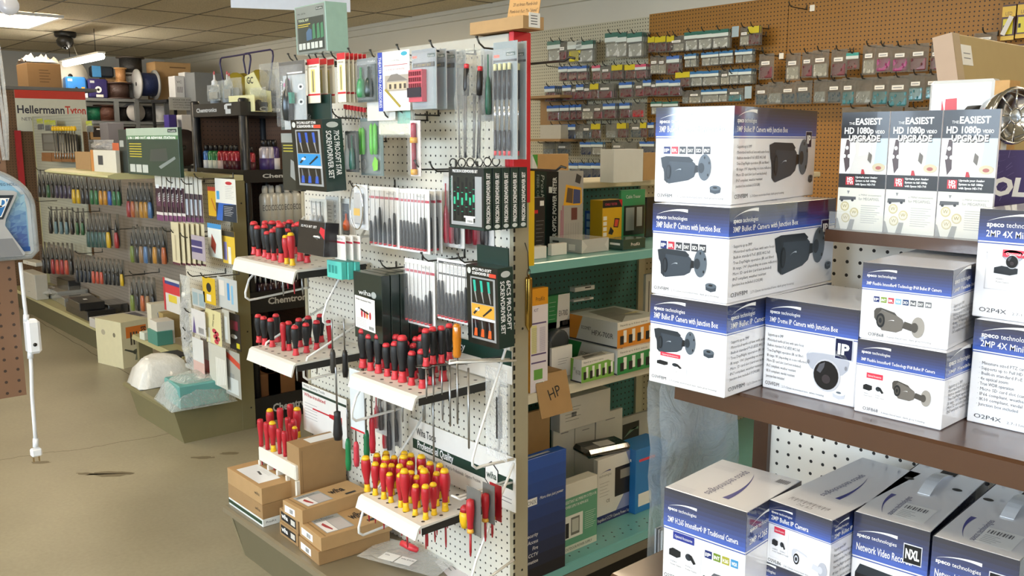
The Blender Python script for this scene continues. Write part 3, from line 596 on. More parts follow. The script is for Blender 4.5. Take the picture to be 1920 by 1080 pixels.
# brochures in the clear rack on the top shelf
def brochure(x0, x1, lab):
	w = x1 - x0; h = 1.6295 - zb; y = 1.42
	b = MB(); b.box(0, 0, 0, w, .006, h, CW); f = fr((0, 0, 0), (1, 0, 0), (0, 0, 1)); bk = M('1f1e20', .3, coat=.3)
	b.rect(f, 0, h * .78, w, h, bk, 1); 
	b.text(f, 'THE', w * .16, h * .895, h * .022, WHITE, k=2); b.text(f, 'EASIEST', w * .30, h * .895, h * .052, WHITE, w=w * .55, k=2, bold=.03)
	b.text(f, 'HD 1080p', w * .07, h * .82, h * .052, WHITE, w=w * .62, k=2, bold=.03); b.text(f, 'VIDEO', w * .72, h * .82, h * .026, WHITE, w=w * .2, k=2, bold=.02)
	b.rect(f, 0, h * .48, w, h * .78, M('d9d6d2', .35), 1)
	b.poly(f, [(0, h * .48), (w * .22, h * .48), (w * .34, h * .66), (w * .30, h * .78), (0, h * .78)], M('efecec', .35), 2)
	b.poly(f, [(w * .08, h * .62), (w * .13, h * .77), (w * .2, h * .77), (w * .22, h * .54), (w * .14, h * .49)], M('55484a', .4), 3)
	for (u, v) in ((.15, .70), (.10, .63), (.2, .63)): b.disc(f, w * u, h * v, w * .035, h * .017, WHITE, 4, 10)
	b.poly(f, [(w * .40, h * .63), (w * .66, h * .65), (w * .66, h * .74), (w * .42, h * .74)], WHITE, 3); b.poly(f, [(w * .74, h * .56), (w, h * .56), (w, h * .78), (w * .78, h * .78)], M('bccad2', .3), 3)
	b.poly(f, [(w * .60, h * .60), (w * .67, h * .57), (w * .69, h * .64), (w * .62, h * .67)], M('6d675f', .4), 4); b.disc(f, w * .84, h * .54, w * .13, h * .035, M('c9bfa0', .4), 4)
	b.disc(f, w * .84, h * .535, w * .06, h * .015, M('a8635c', .4), 5); b.poly(f, [(w * .48, h * .48), (w * .56, h * .48), (w * .53, h * .52), (w * .49, h * .52)], M('b9323a', .4), 4)
	b.text(f, 'UPGRADE', w * .19, h * .750, h * .05, M('4a4542', .4), w=w * .66, k=5, bold=.05); b.text(f, 'UPGRADE', w * .18, h * .756, h * .05, M('f2efe9', .35), w=w * .66, k=6, bold=.03)
	b.rect(f, 0, h * .36, w, h * .48, bk, 2); b.rect(f, w * .16, h * .385, w * .34, h * .455, M('c8303a', .3), 3)
	b.text(f, 'HD', w * .25, h * .424, h * .026, WHITE, w=w * .12, k=4, al='c', bold=.05); b.text(f, 'TVI', w * .25, h * .392, h * .026, WHITE, w=w * .13, k=4, al='c', bold=.05)
	for i, t in enumerate(('Upgrade your Analog', 'System to full 1080p', 'with Speco HD-TVI')): b.text(f, t, w * .37, h * (.445 - .03 * i), h * .016, WHITE, w=w * (.46 - .02 * i), k=3, bold=.03)
	cr = M('e6e3d6', .4); b.rect(f, 0, 0, w, h * .36, cr, 1)
	b.poly(f, [(w * .04, h * .25), (w * .40, h * .26), (w * .40, h * .285), (w * .05, h * .285)], M('58585a', .4), 2); b.disc(f, w * .10, h * .25, w * .03, h * .012, M('3c3c3e', .4), 3, 10); b.disc(f, w * .33, h * .255, w * .03, h * .012, M('3c3c3e', .4), 3, 10)
	b.poly(f, [(w * .2, h * .335), (w * .26, h * .335), (w * .23, h * .305)], M('8a8a8a', .4), 2)
	b.text(f, 'a MINI investment', w * .46, h * .295, h * .016, GREY, w=w * .48, k=2); b.text(f, 'for MEGAPIXEL', w * .46, h * .258, h * .024, GREY, w=w * .44, k=2)
	for (u, v) in ((.17, .20), (.38, .15), (.2, .10)):
		b.disc(f, w * u, h * v, w * .095, h * .042, M('cbbf95', .35), 2); b.disc(f, w * u, h * v, w * .07, h * .03, M('e7dfc4', .35), 3); b.text(f, 'W', w * u, h * (v - .012), h * .03, M('9d8f64', .4), k=4, al='c')
	b.poly(f, [(w * .24, 0), (w * .36, 0), (w * .40, h * .09), (w * .30, h * .09)], M('8b8b87', .4), 2); b.poly(f, [(0, 0), (w * .1, 0), (w * .03, h * .09), (0, h * .1)], M('8b8b87', .4), 2)
	for i in range(9): b.rect(f, w * .52, h * (.21 - .018 * i), w * (.92 - .05 * (i % 3)), h * (.216 - .018 * i), M('b9b8b2', .4), 2)
	o = b.build('brochure', None, (x0, y, zb)); return tag(o, lab, 'brochure', 'black and white upgrade brochures')
X0, X1 = U(1579, 213, Y=1.42).x, U(1878, 206, Y=1.42).x; ww = (X1 - X0) / 3
for i, l in enumerate(('leftmost upgrade brochure on the top shelf, next to the tall camera stack', 'middle one of three upgrade brochures on the top shelf', 'rightmost upgrade brochure, partly behind the mini PTZ carton')):
	brochure(X0 + ww * i + .001, X0 + ww * (i + 1) - .001, l)
# things behind the brochures
Y2 = 1.61
def P3(px, py, Y): return U(px, py, Y=Y)
a = P3(1862, 281, Y2); b = a
sg = MB(); hh = a.z - zb; sg.box(0, 0, 0, .30, .006, hh, M('4b4272', .4)); f = fr((0, 0, 0), (1, 0, 0), (0, 0, 1))
rnd = random.Random(2)
for i in range(22):
	u = rnd.uniform(0, .025); v = rnd.uniform(.1, .95) * hh; an = rnd.uniform(0, PI); l = .012
	sg.poly(f, [(u, v), (u + .0006, v), (u + .0006 + l * abs(math.cos(an)), v + l * math.sin(an)), (u + l * abs(math.cos(an)), v + l * math.sin(an))], M('8d84b2', .4), 1)
sg.text(f, 'TOOLS', -.0005, hh * .24, hh * .34, WHITE, w=.16, k=2, bold=.05) if False else sg.text(f, 'OLS', .0, U(1890, 366, Y=Y2).z - zb, .028, WHITE, w=.075, k=2, bold=.05, shear=.12)
tag(sg.build('shop_sign', None, (a.x, Y2, zb)), 'purple sign with bold white letters behind the mini PTZ cartons', 'sign')
# white enamel plaque with a red letter
Y3 = 1.66
a = P3(1742, 165, Y3); b = P3(1866, 156, Y3)
pl = MB(); w = b.x - a.x; h = a.z - zb + .012
pl.box(0, 0, 0, w, .035, h, M('e9ebea', .12, coat=.8, var=.01), bev=.006); f = fr((0, 0, 0), (1, 0, 0), (0, 0, 1)); rd = M('d02a2a', .3)
pl.poly(f, [(w * .18, 0), (w * .22, h * .87), (w * .255, h * .80), (w * .24, 0)], rd, 2); pl.poly(f, [(w * .26, 0), (w * .275, h * .87), (w * .45, h * .875), (w * .56, 0)], rd, 2)
pt = tag(pl.build('display_plaque', None, (a.x, Y3, zb)), 'glossy white plaque with a red letter shape behind the right brochure', 'plaque')
MB().box(w * .985, .004, 0, w + .022, .05, h - .004, M('c89a5c', .6, var=.15, scale=60)).build('wooden_side', pt)
# chrome clamp light
c = U(1902, 217, Y=1.60)
cl = empty('clamp_lamp', 'round chrome spotlight head at the right edge above the purple sign', 'lamp', c)
m4 = fr((0, 0, 0), Vector((0, 0, 1)).cross(Vector((-.92, .39, 0))) * -1, (0, 0, 1)); m4 = Matrix((Vector((.39, .92, 0)), Vector((0, 0, 1)), Vector((.92, -.39, 0)))).transposed().to_4x4() @ Matrix.Scale(-1, 4, (0, 0, 1))
MB().lathe([(.012, .05), (.03, .045), (.04, .02), (.045, 0), (.041, 0), (.034, .018)], CHROME, 24, m4).build('reflector', cl)
gm = MB()
for k in range(8):
	t = 2 * PI * k / 8; gm.tube([(.012 * math.cos(t), .012 * math.sin(t), -.002), (.043 * math.cos(t), .043 * math.sin(t), -.001)], .0018, CHROME, 5, Mx=m4)
gm.tube([(.012 * math.cos(t), .012 * math.sin(t), -.002) for t in [2 * PI * i / 10 for i in range(10)]], .002, CHROME, 5, True, m4)
gm.tube([(.044 * math.cos(t), .044 * math.sin(t), 0) for t in [2 * PI * i / 24 for i in range(24)]], .003, CHROME, 6, True, m4); gm.build('grille', cl)
MB().tube([m4 @ Vector((0, 0, .05)), m4 @ Vector((0, 0, .09))], .02, BLACK, 10).build('lamp_socket', cl)
MB().tube([(-.02, .02, -.03), (-.02, .02, zb - c.z)], .005, M('e4e2da', .4), 6).build('stand_post', cl)
# big tan carton leaning behind
Y5 = 1.73; a = U(1785, 61, Y=Y5); W5, D5, th = .036, .50, .20; H5 = (a.z - zb - W5 * math.sin(th)) / math.cos(th)
bb = MB(); bb.box(0, 0, 0, W5, D5, H5, M('b49d6a', .6), bev=.003); f = fr((W5, 0, 0), (0, 1, 0), (0, 0, 1)); lf = fr((0, 0, 0), (1, 0, 0), (0, 0, 1))
bb.rect(lf, 0, 0, W5, H5, M('b59a80', .55), 1); bb.rect(f, 0, 0, .03, H5, M('bba585', .55), 1)
o = bb.build('long_carton', None, (a.x + H5 * math.sin(th) - W5 * math.cos(th), Y5, zb + .0005), 0, (0, -th, 0)); tag(o, 'large tan carton leaning behind the white plaque at upper right', 'box')
lb = MB(); lb.box(W5 + .0004, .03, H5 - .058, W5 + .001, .075, H5 - .02, M('f2efe6', .5))
for k in range(2): lb.rect(fr((W5 + .001, .03, H5 - .058), (0, 1, 0), (0, 0, 1)), .006, .012 + .009 * k, .036, .014 + .009 * k, GREY, 1)
tag(lb.build('paper_label', o), 'white paper label')
# clear plastic sleeve bag hanging from the shelf end
a = U(1212, 718, Y=1.2)
# clear sleeve with flat panels, hung beside the left end of the shelf
PX = U(1222, 760, Y=1.31)
st = empty('plastic_sleeve', 'tall clear plastic sleeve of flat panels hanging below the left end of the brown shelf', 'plastic sleeve', (PX.x, 1.31, .35))
sl = MB(); zt_ = ZS - .015 - .35
rows = 14; cols = 6; vs = []; fs = []
rnd = random.Random(4)
for i in range(rows + 1):
	for j in range(cols + 1):
		z = zt_ * i / rows; y = .235 * j / cols
		vs.append((rnd.uniform(-.006, .006) + .01 * math.sin(j * 1.3), y - .005 + .006 * math.sin(i * .9), z))
for i in range(rows):
	for j in range(cols): fs.append((i * (cols + 1) + j, i * (cols + 1) + j + 1, (i + 1) * (cols + 1) + j + 1, (i + 1) * (cols + 1) + j))
film = clear('dfe6ea', .30, .15, 14, .8, 'dfe6ea')
sl.add(vs, fs, film, None, True); sl.build('front_film', st)
s2 = MB(); s2.add([(x + .03, y, z) for x, y, z in vs], fs, film, None, True); s2.build('back_film', st)
for k in range(3): tag(MB().box(.006 + k * .008, .012, 0, .010 + k * .008, .22, .48, M(('8b929a', '77797d', 'c7cbd0')[k], .25)).build('panel', st), None)
# ------------------------------------------------------------------ tool display: pegboard end of the middle gondola
YP = 1.675; XA, XB = -3.085, -1.876
KH = M('8a7f63', .4, var=.04); KHL = M('a39a80', .38, var=.04); DECK = M('7b705a', .38, coat=.2, var=.06); PGW = peg('d6d2c4', 'XZ', r=.13); REDM = M('c8202a', .35)
g = empty('gondola', 'tool display gondola with white pegboard and red topped end post', 'gondola', ((XA + XB) / 2, YP, 0)); gx0, gx1 = XA - (XA + XB) / 2, XB - (XA + XB) / 2
def gbox(nm, x0, y0, z0, x1, y1, z1, m, bev=0): return MB().box(x0, y0, z0, x1, y1, z1, m, bev=bev).build(nm, g)
gbox('pegboard_back', gx0 + .02, 0, .2, gx1 - .012, .012, 1.835, PGW)
gbox('top_rail', gx0, -.006, 1.835, gx1 - .02, .05, 1.87, M('b9b3a4', .4), .002)
po = MB(); po.box(gx1 - .018, -.004, 0, gx1, .055, 1.87, KHL, bev=.002)
for k in range(66): po.box(gx1 - .0005, -.0045, .03 + k * .0265, gx1 + .0006, .002, .045 + k * .0265, BLACK)
for z in (.31, 1.05): po.add([(gx1 + .0008, .03 + .004 * math.cos(t), z + .004 * math.sin(t)) for t in [2 * PI * i / 8 for i in range(8)]], [tuple(range(8))], BLACK)
po.build('end_post', g)
MB().box(gx0, -.004, 0, gx0 + .02, .055, 1.87, KHL, bev=.002).build('end_post', g)
rc = MB(); rc.box(gx1 - .016, -.008, 1.41, gx1 + .003, .058, 1.874, REDM, bev=.002).box(gx1 - .032, -.0075, 1.41, gx1 - .016, -.004, 1.846, REDM); tag(rc.build('post_cover', g), 'red cover on the upper end post')
dk = MB(); zd = .215
dk.prism([(-.335, zd), (-.345, zd - .004), (-.348, zd - .02), (-.335, zd - .028), (-.325, zd - .012), (0, zd - .012), (0, zd)], gx0 - .065, gx1 + .02, DECK, 'X')
dk.build('base_shelf', g)
kk = MB(); kk.add([(gx0 - .045, -.325, zd - .012), (gx1, -.325, zd - .012), (gx1, -.275, 0), (gx0 - .045, -.275, 0), (gx0 - .045, .05, zd - .012), (gx1, .05, zd - .012), (gx1, .05, 0), (gx0 - .045, .05, 0)], [(0, 3, 2, 1), (1, 2, 6, 5), (3, 7, 6, 2), (0, 4, 7, 3), (0, 1, 5, 4), (4, 5, 6, 7)], M('6f674f', .4))
kk.box(gx0 - .06, -.335, zd - .03, gx0 - .048, .05, zd - .012, KH); kk.prism([(-.33, zd - .012), (-.275, 0), (-.26, 0), (-.31, zd - .012)], gx0 - .06, gx0 - .045, KH, 'X'); kk.build('kick_panel', g)

# ---- hooks
def hook_mesh(L, r=.0026):
	b = MB(); b.tube([(0, 0, 0), (0, -L * .55, 0), (0, -L + .012, .001), (0, -L - .004, .012), (0, -L - .012, .026)], r, DSTEEL, 6); b.lathe([(0, -.003), (.004, -.002), (.004, .002), (0, .003)], DSTEEL, 6, Matrix.Translation((0, -L - .012, .027)))
	b.tube([(0, -.004, 0), (0, -.004, .028)], r, DSTEEL, 6); return b
HK = None
def hook(px, py, lab, L=.15, Y=YP, group='wire hooks on the tool display'):
	"""wire hook whose upturned tip shows at a pixel"""
	P = U(px, py, Y=Y - L - .012)
	o = hook_mesh(L).build('wire_hook', None, (P.x, Y, P.z - .027)); return tag(o, lab, 'hook', group)
for (x, y, l, L) in ((540, 101, 'leftmost wire hook of the top row on the tool display, above the soldering tool card', .17), (553, 104, 'wire hook just above the soldering tool card on the tool display', .17), (578, 102, 'wire hook under the left end of the grey toolkit box', .16), (590, 100, 'wire hook under the middle of the grey toolkit box', .16), (603, 98, 'wire hook under the right part of the grey toolkit box', .16), (619, 95, 'wire hook just right below the grey toolkit box', .16),
					 (653, 91, 'wire hook holding the red topped white blade cards', .15), (694, 94, 'wire hook holding the white theatre accessories card', .15), (744, 84, 'wire hook holding the red bit holder cards', .15), (806, 76, 'wire hook holding the bag of long screwdrivers', .15), (894, 69, 'rightmost wire hook of the top row, holding the silver pen driver card', .15),
					 (745, 197, 'empty wire hook with a metal tag plate, below the red bit cards', .14), (719, 207, 'empty wire hook left of the tag plate hook, below the theatre card', .15), (622, 205, 'wire hook above the green handled blister card', .16), (649, 249, 'empty wire hook crossing the green handled blister card', .14),
					 (778, 301, 'wire hook left of the precision set boxes, the lower left of two', .14), (806, 304, 'wire hook that carries the precision screwdriver set boxes', .16), (656, 340, 'long wire hook holding the black slim driver packs', .16), (713, 489, 'wire hook above the slim driver pack in the lower row', .15), (660, 499, 'wire hook holding the dark green pouches', .16), (790, 474, 'wire hook between the two lower slim driver packs', .15), (858, 476, 'wire hook holding the orange gripped soft driver set box', .15)):
	hook(x, y, l, L)

def hp(xl, yt, yb, xr, Y):
	ym = (yt + yb) / 2; a = U(xl, ym, Y=Y); b = U(xr, ym, Y=Y); return a.x, U(xl, yb, Y=Y).z, b.x - a.x, U(xl, yt, Y=Y).z - U(xl, yb, Y=Y).z
def hbox(name, lab, cat, px, Y, d, mat, decor=None, group=None, rz=0, rx=0, bev=.001):
	"""box that hangs or stands with its front at Y"""
	x, z, w, h = hp(*px, Y); o = carton(name, lab, cat, (x + w / 2, Y + d / 2, z), w, d, h, 0, mat, decor, group, bev)
	o.rotation_euler = (rx, 0, rz); return o
FF = lambda w: fr((0, 0, 0), (1, 0, 0), (0, 0, 1))
BLIST = clear('ffffff', .035, .06, 25, .25, 'eef0f2', .16); POUCH = clear('f8f8f4', .06, .10, 45, .9, 'f4f6f4', .28)
RED = M('c5202c', .4); RED2 = M('d3373f', .35); YEL = M('e8b818', .4); CARDW = M('e9e8e4', .4, coat=.2); DGRN = M('12302a', .35, coat=.3); SILV = M('a9adb0', .3, metal=.3); TEAL = M('2fa58c', .4); DGY = M('3a3c3f', .4)
def blister(name, lab, cat, px, Y, d=.012, card=None, decor=None, group=None, bits=None, shell=BLIST, rz=0):
	"""card with a clear front shell; bits(root, w, h) adds the goods"""
	x, z, w, h = hp(*px, Y); r = empty(name, lab, cat, (x, Y, z), rz, group)
	b = MB(); b.box(0, d, 0, w, d + .0015, h, card or CARDW); f = fr((0, d, 0), (1, 0, 0), (0, 0, 1))
	if decor: decor(b, f, w, h)
	b.build('backing_card', r)
	if bits: bits(r, w, h, d)
	if shell is not None:
		s = MB(); e = min(w, h) * .05; s.box(-.001, d - .001, -.001, w + .001, d + .003, h + .001, shell)
		s.box(e, .0, e, w - e, d - .0012, h * .94, shell, bev=.004); s.build('clear_shell', r)
	return r
def slim_pack(lab, px, Y, n, hl=(.5, .62, .48, .56, .52, .66, .58, .5), top='w'):
	def dec(b, f, w, h):
		if top == 'w':
			b.rect(f, 0, h * .80, w, h * .84, M('c0304a', .4), 1); b.text(f, 'wiha', w * .58, h * .88, h * .05, GREY, w=w * .26, k=1)
		else:
			b.rect(f, w * .04, h * .92, w * .96, h * .96, BLACK, 1); b.rect(f, w * .04, h * .74, w * .96, h * .77, BLACK, 1); b.text(f, 'Wiha Precision 8 Pcs Set', w * .2, h * .93, h * .02, WHITE, w=w * .6, k=2)
			for k in range(4): b.rect(f, w * .3, h * (.80 + .025 * k), w * .8, h * (.805 + .025 * k), GREY, 1)
	def bits(r, w, h, d):
		for i in range(n):
			cx = w * (.10 + .80 * i / max(1, n - 1)); H = h * .92 * hl[i % len(hl)]; q = Matrix.Translation((cx, d * .5, h * .04)); rr = min(.0052, w * .42 / n)
			s = MB(); s.lathe([(rr * .9, h * .035), (rr, h * .05), (rr, H * .55), (rr * .72, H * .92), (rr * .5, H), (0, H)], M('191a1c', .45), 8, q)
			s.lathe([(0, 0), (rr, .001), (rr, h * .036), (rr * .9, h * .038)], RED, 8, q); s.lathe([(.0011, H), (.0011, h * .9), (0, h * .905)], STEEL, 5, q)
			s.build('slim_screwdriver', r)
	return blister('screwdriver_pack', lab, 'screwdriver set', px, Y, .014, None, dec, 'clear packs of slim black screwdrivers', bits)
slim_pack('clear pack of six black slim screwdrivers, left pack of the middle row', (686, 349, 460, 741), 1.53, 6, (.42, .52, .68, .42, .50, .60))
for k, l in ((2, 'rearmost clear slim screwdriver pack, right end of the middle row'), (1, 'second clear slim screwdriver pack behind the right pack of the middle row'), (0, 'clear pack of eight black slim screwdrivers, right front pack of the middle row')):
	o = slim_pack(l, (742.6, 354, 469, 798), 1.53, 8, (.50, .50, .50, .48, .48, .47, .58, .58)); o.location.y += .022 * k
slim_pack('clear pack of seven black slim screwdrivers behind the dark green pouches, lower row', (753, 484, 604, 808), 1.54, 7, (.55, .45, .44, .42, .40, .50, .58))
slim_pack('clear slim screwdriver pack with black striped card, lower row beside the soft driver box', (813, 484, 597, 876), 1.54, 8, (.66, .66, .46, .46, .46, .54, .54, .62), 'b')
# precision screwdriver set boxes
def dec_prec(mb, Fs, w, d, h):
	a = Fs['front']; mb.rect(a, 0, h * .045, w, h, M('0f1512', .3, coat=.4), 1); mb.rect(a, w * .07, h * .06, w * .95, h * .86, SILV, 2)
	mb.rect(a, w * .12, h * .12, w * .76, h * .90, M('1c2422', .25, coat=.6), 3); mb.text(a, 'PRECISION SCREWDRIVER SET', w * .12, h * .92, h * .045, WHITE, w=w * .72, k=4, bold=.02)
	mb.text(a, "ProsKit Tool", w * .045, h * .82, w * .05, M('4d8a76', .4), w=h * .36, k=4, rot=-PI / 2)
	for i, (x, y) in enumerate(((.18, .45), (.28, .52), (.40, .44), (.52, .52), (.63, .45), (.73, .50))):
		mb.rect(a, w * (x - .028), h * (y - .30), w * (x + .028), h * (y + .32), M('0c0d0d', .3), 4); mb.rect(a, w * (x - .028), h * (y - .05), w * (x + .026), h * (y + .07), M('2fae84', .35), 5)
		mb.rect(a, w * (x - .028), h * (y + .15), w * (x + .028), h * (y + .16), M('2fae84', .35), 5); mb.rect(a, w * (x - .028), h * (y - .16), w * (x + .028), h * (y - .15), M('2fae84', .35), 5)
	mb.rect(a, w * .50, h * .10, w * .72, h * .19, WHITE, 6); mb.rect(a, w * .45, h * .19, w * .77, h * .22, WHITE, 6)
	for k in range(10): mb.rect(a, w * (.54 + .017 * k), h * .115, w * (.545 + .017 * k + .005 * (k % 2)), h * .155, INK, 7)
	b = Fs['right']; mb.text(b, 'PRECISION SCREWDRIVER SET', d * .72, h * .12, d * .42, WHITE, w=h * .80, k=2, bold=.03, rot=PI / 2); mb.disc(b, d * .5, h * .06, d * .32, h * .035, M('cfd6d2', .4), 2)
for k in range(5):
	o = hbox('screwdriver_set_box', ['front one of five dark green precision screwdriver set boxes, its window showing', 'second precision screwdriver set box in the row, spine only', 'third precision screwdriver set box in the row, spine only', 'fourth precision screwdriver set box in the row, spine only', 'rearmost precision screwdriver set box, next to the end post'][k], 'screwdriver set', (842, 313, 426, 907), 1.50, .029, DGRN, dec_prec, 'dark green precision screwdriver set boxes')
	o.location.y += k * .031
for i in range(6):
	P = U(852 + i * 16, 306 - i * .6, Y=1.49 + .03 * min(i, 5)); b = MB(); b.tube([(.016 * math.cos(t) - .005, 0, .012 * math.sin(t)) for t in [2 * PI * k / 12 for k in range(12)]], .0018, M('26241f', .5), 5, True)
	tag(b.build('hang_loop', None, P), 'dark wire hanging loop above the %s precision set box' % ('left of the first', 'first', 'second', 'third', 'fourth', 'fifth')[i], 'loop', 'hanging loops on the precision set boxes')
# soft grip screwdriver set boxes
def dec_soft(title, side, cols, orange):
	def f(mb, Fs, w, d, h):
		a = Fs['front']; bk = M('101714', .3, coat=.4); mb.rect(a, 0, 0, w, h, bk, 1); mb.rect(a, w * .13, h * .07, w * .92, h * .86, SILV, 2)
		mb.text(a, title[0], w * .2, h * .94, h * .034, WHITE, w=w * .62, k=3, bold=.02); mb.text(a, title[1], w * .2, h * .89, h * .034, WHITE, w=w * .58, k=3, bold=.02); mb.disc(a, w * .1, h * .93, w * .06, h * .04, M('c8ccc8', .4), 3)
		mb.rect(a, w * .74, h * .88, w * .96, h * .925, M('e2452c', .4), 3)
		dk = M('15181a', .2, coat=.7); mb.rect(a, w * .17, h * .53, w * .86, h * .84, dk, 3); mb.rect(a, w * .17, h * .10, w * .86, h * .32, dk, 3)
		mb.rect(a, w * .15, h * .36, w * .88, h * .52, M('d9a23a' if orange else '2f8fd0', .35), 3); mb.rect(a, w * .14, h * .325, w * .90, h * .352, WHITE, 3)
		for k, x in enumerate((.27, .49, .72)):
			c = M(cols, .35); mb.poly(a, [(w * (x - .05), h * .82), (w * (x + .03), h * .82), (w * (x + .05), h * .68), (w * (x - .02), h * .68)], c, 4); mb.poly(a, [(w * (x - .02), h * .68), (w * (x + .03), h * .68), (w * (x + .07), h * .545), (w * (x + .05), h * .545)], M('b7babd', .3, metal=.6), 4)
			mb.poly(a, [(w * (x - .06), h * .11), (w * (x + .05), h * .11), (w * (x + .05), h * .21), (w * (x - .03), h * .21)], M('e8632e' if orange else cols, .35), 4); mb.poly(a, [(w * (x - .02), h * .21), (w * (x + .03), h * .21), (w * x, h * .31), (w * (x - .03), h * .31)], M('6d6f72', .3), 4)
		mb.poly(a, [(w * .2, h * .40), (w * .24, h * .38), (w * .42, h * .47), (w * .40, h * .49)], INK, 4); mb.poly(a, [(w * .5, h * .38), (w * .54, h * .37), (w * .82, h * .48), (w * .78, h * .50)], INK, 4); mb.disc(a, w * .34, h * .45, w * .07, h * .02, M('d7dadd', .4), 4)
		b = Fs['right']; mb.text(b, side[0], d * .55, h * .84, d * .26, WHITE, w=h * .62, k=2, bold=.02, rot=-PI / 2); mb.text(b, side[1], d * .16, h * .84, d * .26, WHITE, w=h * .66, k=2, bold=.02, rot=-PI / 2); mb.disc(b, d * .5, h * .92, d * .3, h * .04, M('c8ccc8', .4), 2)
	return f
hbox('screwdriver_set_box', 'dark box of blue star screwdrivers hanging above the upper left driver rack', 'screwdriver set', (553, 224, 354, 611), 1.42, .07, DGRN, dec_soft(('7PCS PRO-SOFT STAR', 'SCREWDRIVER SET'), ('7PCS PRO-SOFT STAR', 'SCREWDRIVER SET'), '3558b8', False), 'soft grip screwdriver set boxes', 0, .05)
o = hbox('screwdriver_set_box', 'dark box of orange gripped screwdrivers hanging beside the end post', 'screwdriver set', (878, 494, 640, 936), 1.52, .055, DGRN, dec_soft(('6PCS PRO-SOFT', 'SCREWDRIVER SET'), ('6PCS PRO-SOFT', 'SCREWDRIVER SET'), '2fb09a', True), 'soft grip screwdriver set boxes', 0, .03)
bb_ = o.data; W_ = o.dimensions.x
MB().box(-.075, .02, .0, .055, .024, .05, DGRN).build('hang_tab', o).location = (0, 0.0, o.dimensions.z - .002)
# grey toolkit box on top
def dec_kit(mb, Fs, w, d, h):
	a = Fs['front']; mb.rect(a, w * .03, 0, w * .97, h * .98, M('7d8580', .35, coat=.5), 1); mb.rect(a, w * .08, h * .05, w * .93, h * .74, M('35403d', .3, coat=.5), 2); mb.rect(a, w * .70, h * .86, w * .92, h * .92, M('2a3a35', .4), 2); mb.text(a, 'ProsKit', w * .72, h * .875, h * .03, WHITE, w=w * .18, k=3)
	mb.text(a, 'PK-2076', w * .1, h * .82, h * .03, INK, w=w * .26, k=2); mb.text(a, 'TOOL KIT', w * .12, h * .67, h * .045, M('c7d3b0', .4), w=w * .34, k=3, bold=.02); mb.rect(a, w * .1, h * .60, w * .5, h * .615, M('c9b832', .4), 3); mb.rect(a, w * .1, h * .56, w * .44, h * .572, M('c9b832', .4), 3)
	mb.poly(a, [(w * .36, h * .26), (w * .54, h * .28), (w * .54, h * .48), (w * .46, h * .52), (w * .36, h * .44)], M('40617f', .4), 3)
	for x in (.56, .70, .82): mb.poly(a, [(w * x, h * .28), (w * (x + .10), h * .30), (w * (x + .08), h * .60), (w * (x + .01), h * .58)], M('3f7a58', .35), 3); 
	for x in (.10, .22, .36, .50, .62, .76): mb.rect(a, w * x, h * .09, w * (x + .10), h * (.22), M('c3c8c2', .35), 3)
	mb.rect(Fs['right'], 0, 0, d, h, M('9fc4b6', .3, coat=.5, var=.1, scale=40), 1)
hbox('toolkit_box', 'shrink wrapped grey toolkit box standing on top of the tool display hooks', 'box', (555, 14, 103, 613), 1.47, .075, M('93b3a6', .3, coat=.6), dec_kit, None, 0, .02)
# soldering tool card
def bits_solder(r, w, h, d):
	s = MB(); q = Matrix.Translation((w * .45, d * .4, 0)); s.lathe([(0, h * .12), (w * .10, h * .14), (w * .12, h * .3), (w * .12, h * .42), (w * .09, h * .55), (w * .05, h * .6), (w * .04, h * .72), (.002, h * .76), (.001, h * .82), (0, h * .825)], M('3c4144', .25, metal=.5), 10, q); s.box(w * .50, d * .1, h * .38, w * .66, d * .6, h * .54, M('1f7f6b', .35)); s.build('soldering_tool', r)
def dec_solder(b, f, w, h):
	b.rect(f, 0, 0, w, h, M('aab2b4', .4), 1); b.rect(f, 0, h * .80, w, h, M('3b362c', .4), 2); b.rect(f, 0, 0, w * .14, h * .8, M('14302a', .4), 2); b.text(f, "ProsKit Tool", w * .04, h * .72, w * .09, WHITE, w=h * .36, k=3, rot=-PI / 2)
	b.rect(f, w * .3, h * .82, w * .9, h * .84, WHITE, 3); b.poly(f, [(w * .16, h * .68), (w * .4, h * .76), (w * .4, h * .71), (w * .16, h * .63)], M('c43c8a', .4), 3)
	for y in (.62, .40): b.disc(f, w * .82, h * y, w * .11, h * .045, M('d9dcdc', .4), 3); b.disc(f, w * .82, h * y, w * .05, h * .02, M('4b5052', .4), 4)
blister('soldering_tool_card', 'green edged card with a pen soldering tool, leftmost on the tool display', 'tool pack', (514, 117, 243, 562), 1.42, .022, None, dec_solder, None, bits_solder)
hbox('tool_card', 'dark carded laptop tool pack left of the blue star screwdriver box', 'tool pack', (529, 250, 356, 562), 1.47, .02, M('252b28', .3, coat=.5), lambda mb, Fs, w, d, h: (mb.rect(Fs['front'], 0, h * .84, w, h, M('8f9490', .4), 1), [mb.rect(Fs['front'], w * .1, h * (.68 + .05 * k), w * .8, h * (.70 + .05 * k), M('a8a23a', .4), 1) for k in range(3)], mb.poly(Fs['front'], [(w * .45, h * .25), (w * .95, h * .12), (w * .95, h * .45), (w * .5, h * .55)], M('8d9290', .4), 1)))
for i in range(7):
	p = U(648 + 6 * i, 196 + i, Y=1.55); q = U(648 + 6 * i, 226 + i, Y=1.55); b = MB(); b.lathe([(0, 0), (.0016, .001), (.0016, p.z - q.z - .012), (0, p.z - q.z - .012)], STEEL, 5); b.box(-.004, -.004, p.z - q.z - .014, .004, .004, p.z - q.z, RED2); tag(b.build('drill_bit_pack', None, q), 'thin steel bit with a red head, %s from left below the cream blade cards' % ORD[i], 'bit', 'thin bits below the blade cards')
